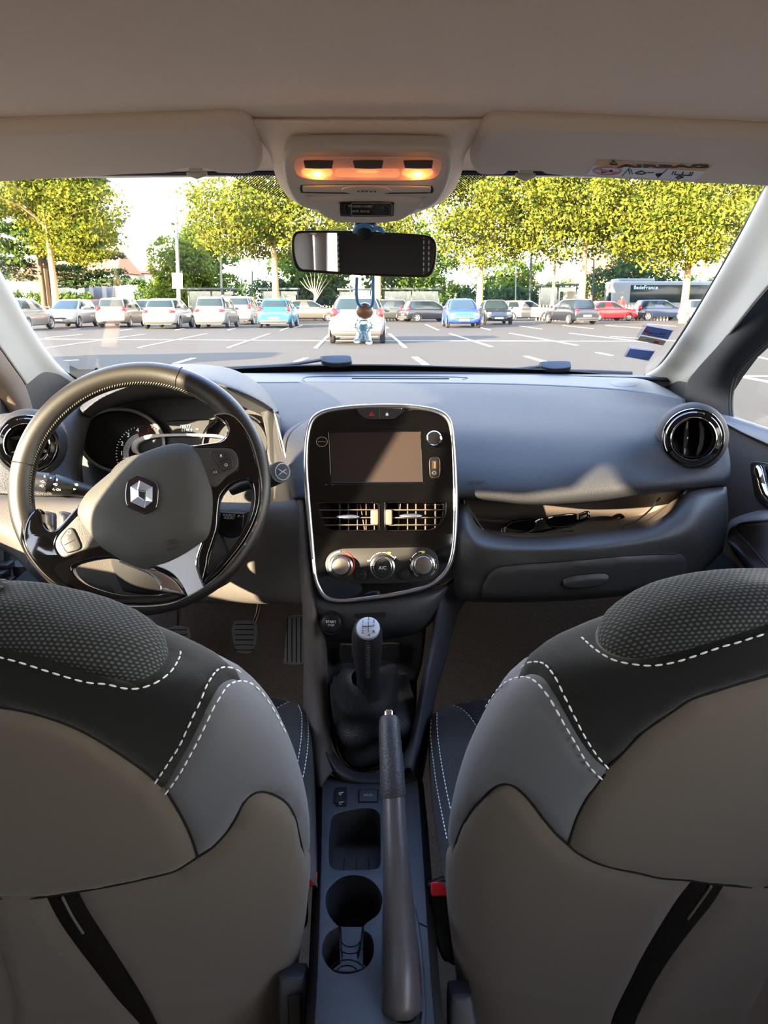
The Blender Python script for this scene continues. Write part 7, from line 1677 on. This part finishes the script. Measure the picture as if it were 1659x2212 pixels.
post(480, 689, 476, 525, .1, .07, 'thin wooden grey mast behind the pearl estate car', mat('grey_mast', (140, 132, 120), .8), name='mast', cat='mast')
post(545, 688, 545, 585, .06, .05, 'thin dark post behind the turquoise hatchback', DP)
post(1113, 689, 1115, 560, .05, .04, 'thin grey post behind the white side-on hatchback', mat('grey_post', (140, 150, 140), .6))
hp_ = thing('bike_hoop', a2+V((0, -.6, 0)), 'pale metal protective hoops around the foot of the cream lamp post', 'barrier')
for x0 in (1171, 1190):
    mb = MB(); mb.sweep([pY(*p, a2.y-.6) for p in spline([(x0+1, 703), (x0, 690), (x0+3, 684), (x0+8, 683), (x0+9, 688), (x0+9, 702)], 4)], .035, 8); mb.build('hoop', LP, hp_)
# big board on the left lamp post
bo_ = Fr(pY(382, 608, a1.y-.2), V((0, -1, 0))); s_ = slab('notice_board', bo_, bo_.pts([(371, 589), (394, 590), (394, 624), (372, 623)]), -.03, 0, mat('board_grey', (176, 182, 184), .5), None); tag(s_, 'pale grey notice board fixed behind the left lamp post', 'notice board'); recenter(s_)
# warning triangle sign near the bus
sg_ = G(1321, 690); SGN = thing('road_sign', sg_, 'triangular warning sign on a pale post in front of the bus', 'road sign'); mb = MB(); mb.sweep([sg_, pY(1321, 615, sg_.y)], .04, 8); mb.build('post', LP, SGN)
ft_ = Fr(pY(1321, 622, sg_.y-.06), V((0, -1, 0))); slab('sign_panel', ft_, ft_.pts([(1313, 632), (1330, 632), (1321, 610)]), -.01, 0, mat('sign_rose', (214, 190, 175), .5), SGN, bev=.003); slab('sign_face', ft_, ft_.pts([(1316.5, 630), (1326, 630), (1321, 616)], .01), .0, .01, PLATE, SGN)
# ---------------------------------------------------------------- picket fence, in three runs
WOOD_ = mat('picket_wood', (205, 176, 122), .8)
def fence(x0, x1, Y, h_, label):
    a = pY(x0, 655, Y).x; b = pY(x1, 655, Y).x; root = thing('picket_fence', ((a+b)/2, Y, 0), label, 'fence', 'wooden picket fences behind the parked cars'); mb = MB(); x = a
    while x < b: mb.box((x, Y, h_/2), (.09, .04, h_)); x += .24
    for z in (h_*.3, h_*.8): mb.box(((a+b)/2, Y+.03, z), (b-a, .03, .06))
    mb.build('pickets', WOOD_, root, bevel=0)
fence(470, 760, 58, 1.05, 'pale wooden picket fence left of the silver hatchback'); fence(835, 905, 57, 1.15, 'pale wooden picket fence right of the silver hatchback'); fence(1160, 1450, 58, 1.1, 'pale wooden picket fence behind the cream lamp post and red car'); fence(20, 130, 58, 1.0, 'pale wooden picket fence at the far left')
# ---------------------------------------------------------------- bus shelters
SHG = glassm('shelter_glass', (.75, .82, .8), .3); SHF = mat('shelter_frame', (70, 78, 80), .5); SHR_ = mat('shelter_roof', (150, 152, 146), .6)
def shelter(x0, x1, ytop, ybase, Y, label, panel=True, bright=False):
    a = pY(x0, ytop, Y); b = pY(x1, ytop, Y); h_ = a.z; root = thing('bus_shelter', ((a.x+b.x)/2, Y, 0), label, 'bus shelter', 'bus shelters along the road'); w_ = b.x-a.x
    mb = MB(); mb.box(((a.x+b.x)/2, Y+.5, h_), (w_+.3, 1.6, .14)); mb.build('roof', SHR_ if bright else SHF, root, bevel=.02)
    for x in (a.x, (a.x+b.x)/2, b.x): mb = MB(); mb.box((x, Y+.9, h_/2), (.09, .09, h_)); mb.build('post', SHF, root)
    mb = MB(); mb.box(((a.x+b.x)/2, Y+.95, h_*.55), (w_, .02, h_*.75)); mb.build('glass_panel', SHG, root)
    if panel: mb = MB(); mb.box((b.x-.6, Y+.4, h_*.5), (1.0, .1, h_*.62)); mb.build('poster_panel', mat('poster_%d' % len(bpy.data.materials), (150, 148, 134), .5), root, bevel=.02)
shelter(400, 500, 624, 660, 62, 'glass bus shelter left of the white off-roader'); shelter(563, 640, 624, 660, 62, 'glass bus shelter behind the turquoise hatchback', True); shelter(733, 800, 625, 660, 62, 'pale roofed shelter right behind the silver hatchback', False, True); shelter(830, 950, 624, 660, 60, 'long bus shelter behind the dark grey small car', False); shelter(1172, 1252, 615, 660, 61, 'dark roofed bus shelter with notice panel right of the cream lamp post')
# red-clad person by the bus
PE = thing('person', G(1340, 691.5), 'person in red jacket standing in front of the bus', 'person'); g_ = G(1340, 691.5)
skn = mat('skin', (190, 140, 110), .6); rj = mat('red_jacket', (190, 40, 40), .8)
mb = MB(); mb.sweep([g_+V((0, 0, z)) for z in (.80, .95, 1.15, 1.35, 1.47)], [.16, .17, .2, .21, .08], 14, sy=.65); mb.sweep([g_+V((.2, 0, 1.40)), g_+V((.27, -.02, 1.1)), g_+V((.25, -.1, .85))], [.06, .05, .035], 8); mb.sweep([g_+V((-.2, 0, 1.40)), g_+V((-.27, -.02, 1.1)), g_+V((-.25, -.1, .85))], [.06, .05, .035], 8)
bdy = mb.build('jacket', rj, PE)
mb = MB(); mb.sweep([g_+V((0, 0, 1.46)), g_+V((0, 0, 1.54))], .05, 10); mb.ball(g_+V((0, -.01, 1.63)), .11, 14, 10, (.85, 1, 1.1)); mb.build('head', skn, PE)
mb = MB(); mb.ball(g_+V((0, .03, 1.67)), .118, 14, 10, (.9, 1, 1)); mb.build('hair', BARKD, PE)
for sx in (-1, 1): mb = MB(); mb.sweep([g_+V((sx*.09, 0, .85)), g_+V((sx*.1, .0, .45)), g_+V((sx*.1, 0, .05))], [.10, .07, .05], 10); mb.build('trouser_leg', NAV if False else mat('trousers%d' % sx, (40, 42, 50), .8), PE)
# ---------------------------------------------------------------- bus
BU = thing('bus', pY(1450, 655, 64), 'long grey city bus with black windows behind the right trees', 'bus'); BU.location.z = 0
a = pY(1322, 655, 64).x; b = a+14; BG = mat('bus_grey', (128, 132, 128), .5); Yb = 64
mb = MB(); mb.box(((a+b)/2, Yb+1.25, 1.62), (b-a, 2.5, 2.6)); mb.build('body', BG, BU, bevel=.18, seg=4)
mb = MB(); mb.box(((a+b)/2+.5, Yb-.01, 1.95), (b-a-1.8, .05, 1.35)); mb.build('side_windows', CGL, BU, bevel=.02)
mb = MB(); mb.box((a-.01, Yb+1.25, 1.9), (.05, 2.1, 1.3)); mb.build('windscreen', CGL, BU, bevel=.02)
mb = MB(); mb.box((a+1.9, Yb+1.25, 3.0), (3.0, 2.0, .25)); mb.build('roof_unit', BG, BU, bevel=.08)
for x in (a+2.2, a+8.8): mb = MB(); mb.add(*lathe(Fr(V((x, Yb-.02, .48)), V((0, -1, 0))), [(0, .02), (.25, .03), (.28, .05), (.46, .04), (.48, 0), (.48, -.25)], 28)); mb.build('wheel', TYR, BU)
fbx = Fr(V((a+2.6, Yb-.05, 2.42)), V((0, -1, 0))); text('destination_lettering', fbx, 'îledeFrance', 0, 0, .42, .02, mat('destination_blue', (150, 190, 220), .5, emit=(140, 190, 230), es=.5), BU)
# ---------------------------------------------------------------- houses
HW = mat('house_white', (170, 162, 148), .85); HR = mat('roof_tiles', (178, 96, 62), .85, bump=(3, 1)); HWN = mat('house_window', (96, 104, 108), .3)
def house(x0, x1, ytop, Y, d, label, roof=1.2, wins=3, tone=HW):
    a = pY(x0, ytop, Y); b = pY(x1, ytop, Y); h_ = a.z; root = thing('house', ((a.x+b.x)/2, Y, 0), label, 'house', 'houses beyond the trees'); m_ = (a.x+b.x)/2
    mb = MB(); mb.box((m_, Y+d/2, h_/2), (b.x-a.x, d, h_)); mb.build('wall', tone, root)
    e = .3; mb = MB(); mb.add([(a.x-e, Y-e, h_), (b.x+e, Y-e, h_), (b.x+e, Y+d+e, h_), (a.x-e, Y+d+e, h_), (a.x+.5, Y+d/2, h_+roof), (b.x-.5, Y+d/2, h_+roof)], [(0, 1, 5, 4), (2, 3, 4, 5), (1, 2, 5), (3, 0, 4), (0, 3, 2, 1)]); mb.build('roof', HR, root, smooth=False)
    for i in range(wins):
        x = a.x+(b.x-a.x)*(i+.5)/wins; mb = MB(); mb.box((x, Y-.02, h_*.5), (.9, .06, 1.3)); mb.build('window', HWN, root, bevel=.02)
house(-40, 112, 600, 76, 8, 'white house behind the far left tree', 1.5, 4); house(136, 250, 588, 86, 8, 'white house with gable behind the cedar', 2.6, 4); house(272, 312, 590, 95, 8, 'small house with orange tiled roof left of centre', 1.2, 1); house(1290, 1370, 590, 88, 8, 'brick-roofed house behind the dark evergreen', 2.4, 3, mat('house_brick', (188, 128, 104), .85)); house(1120, 1165, 612, 92, 8, 'distant house with pink roof left of the cream lamp post', 1.4, 2); house(855, 915, 628, 84, 8, 'long white building behind the shelter', .5, 2)
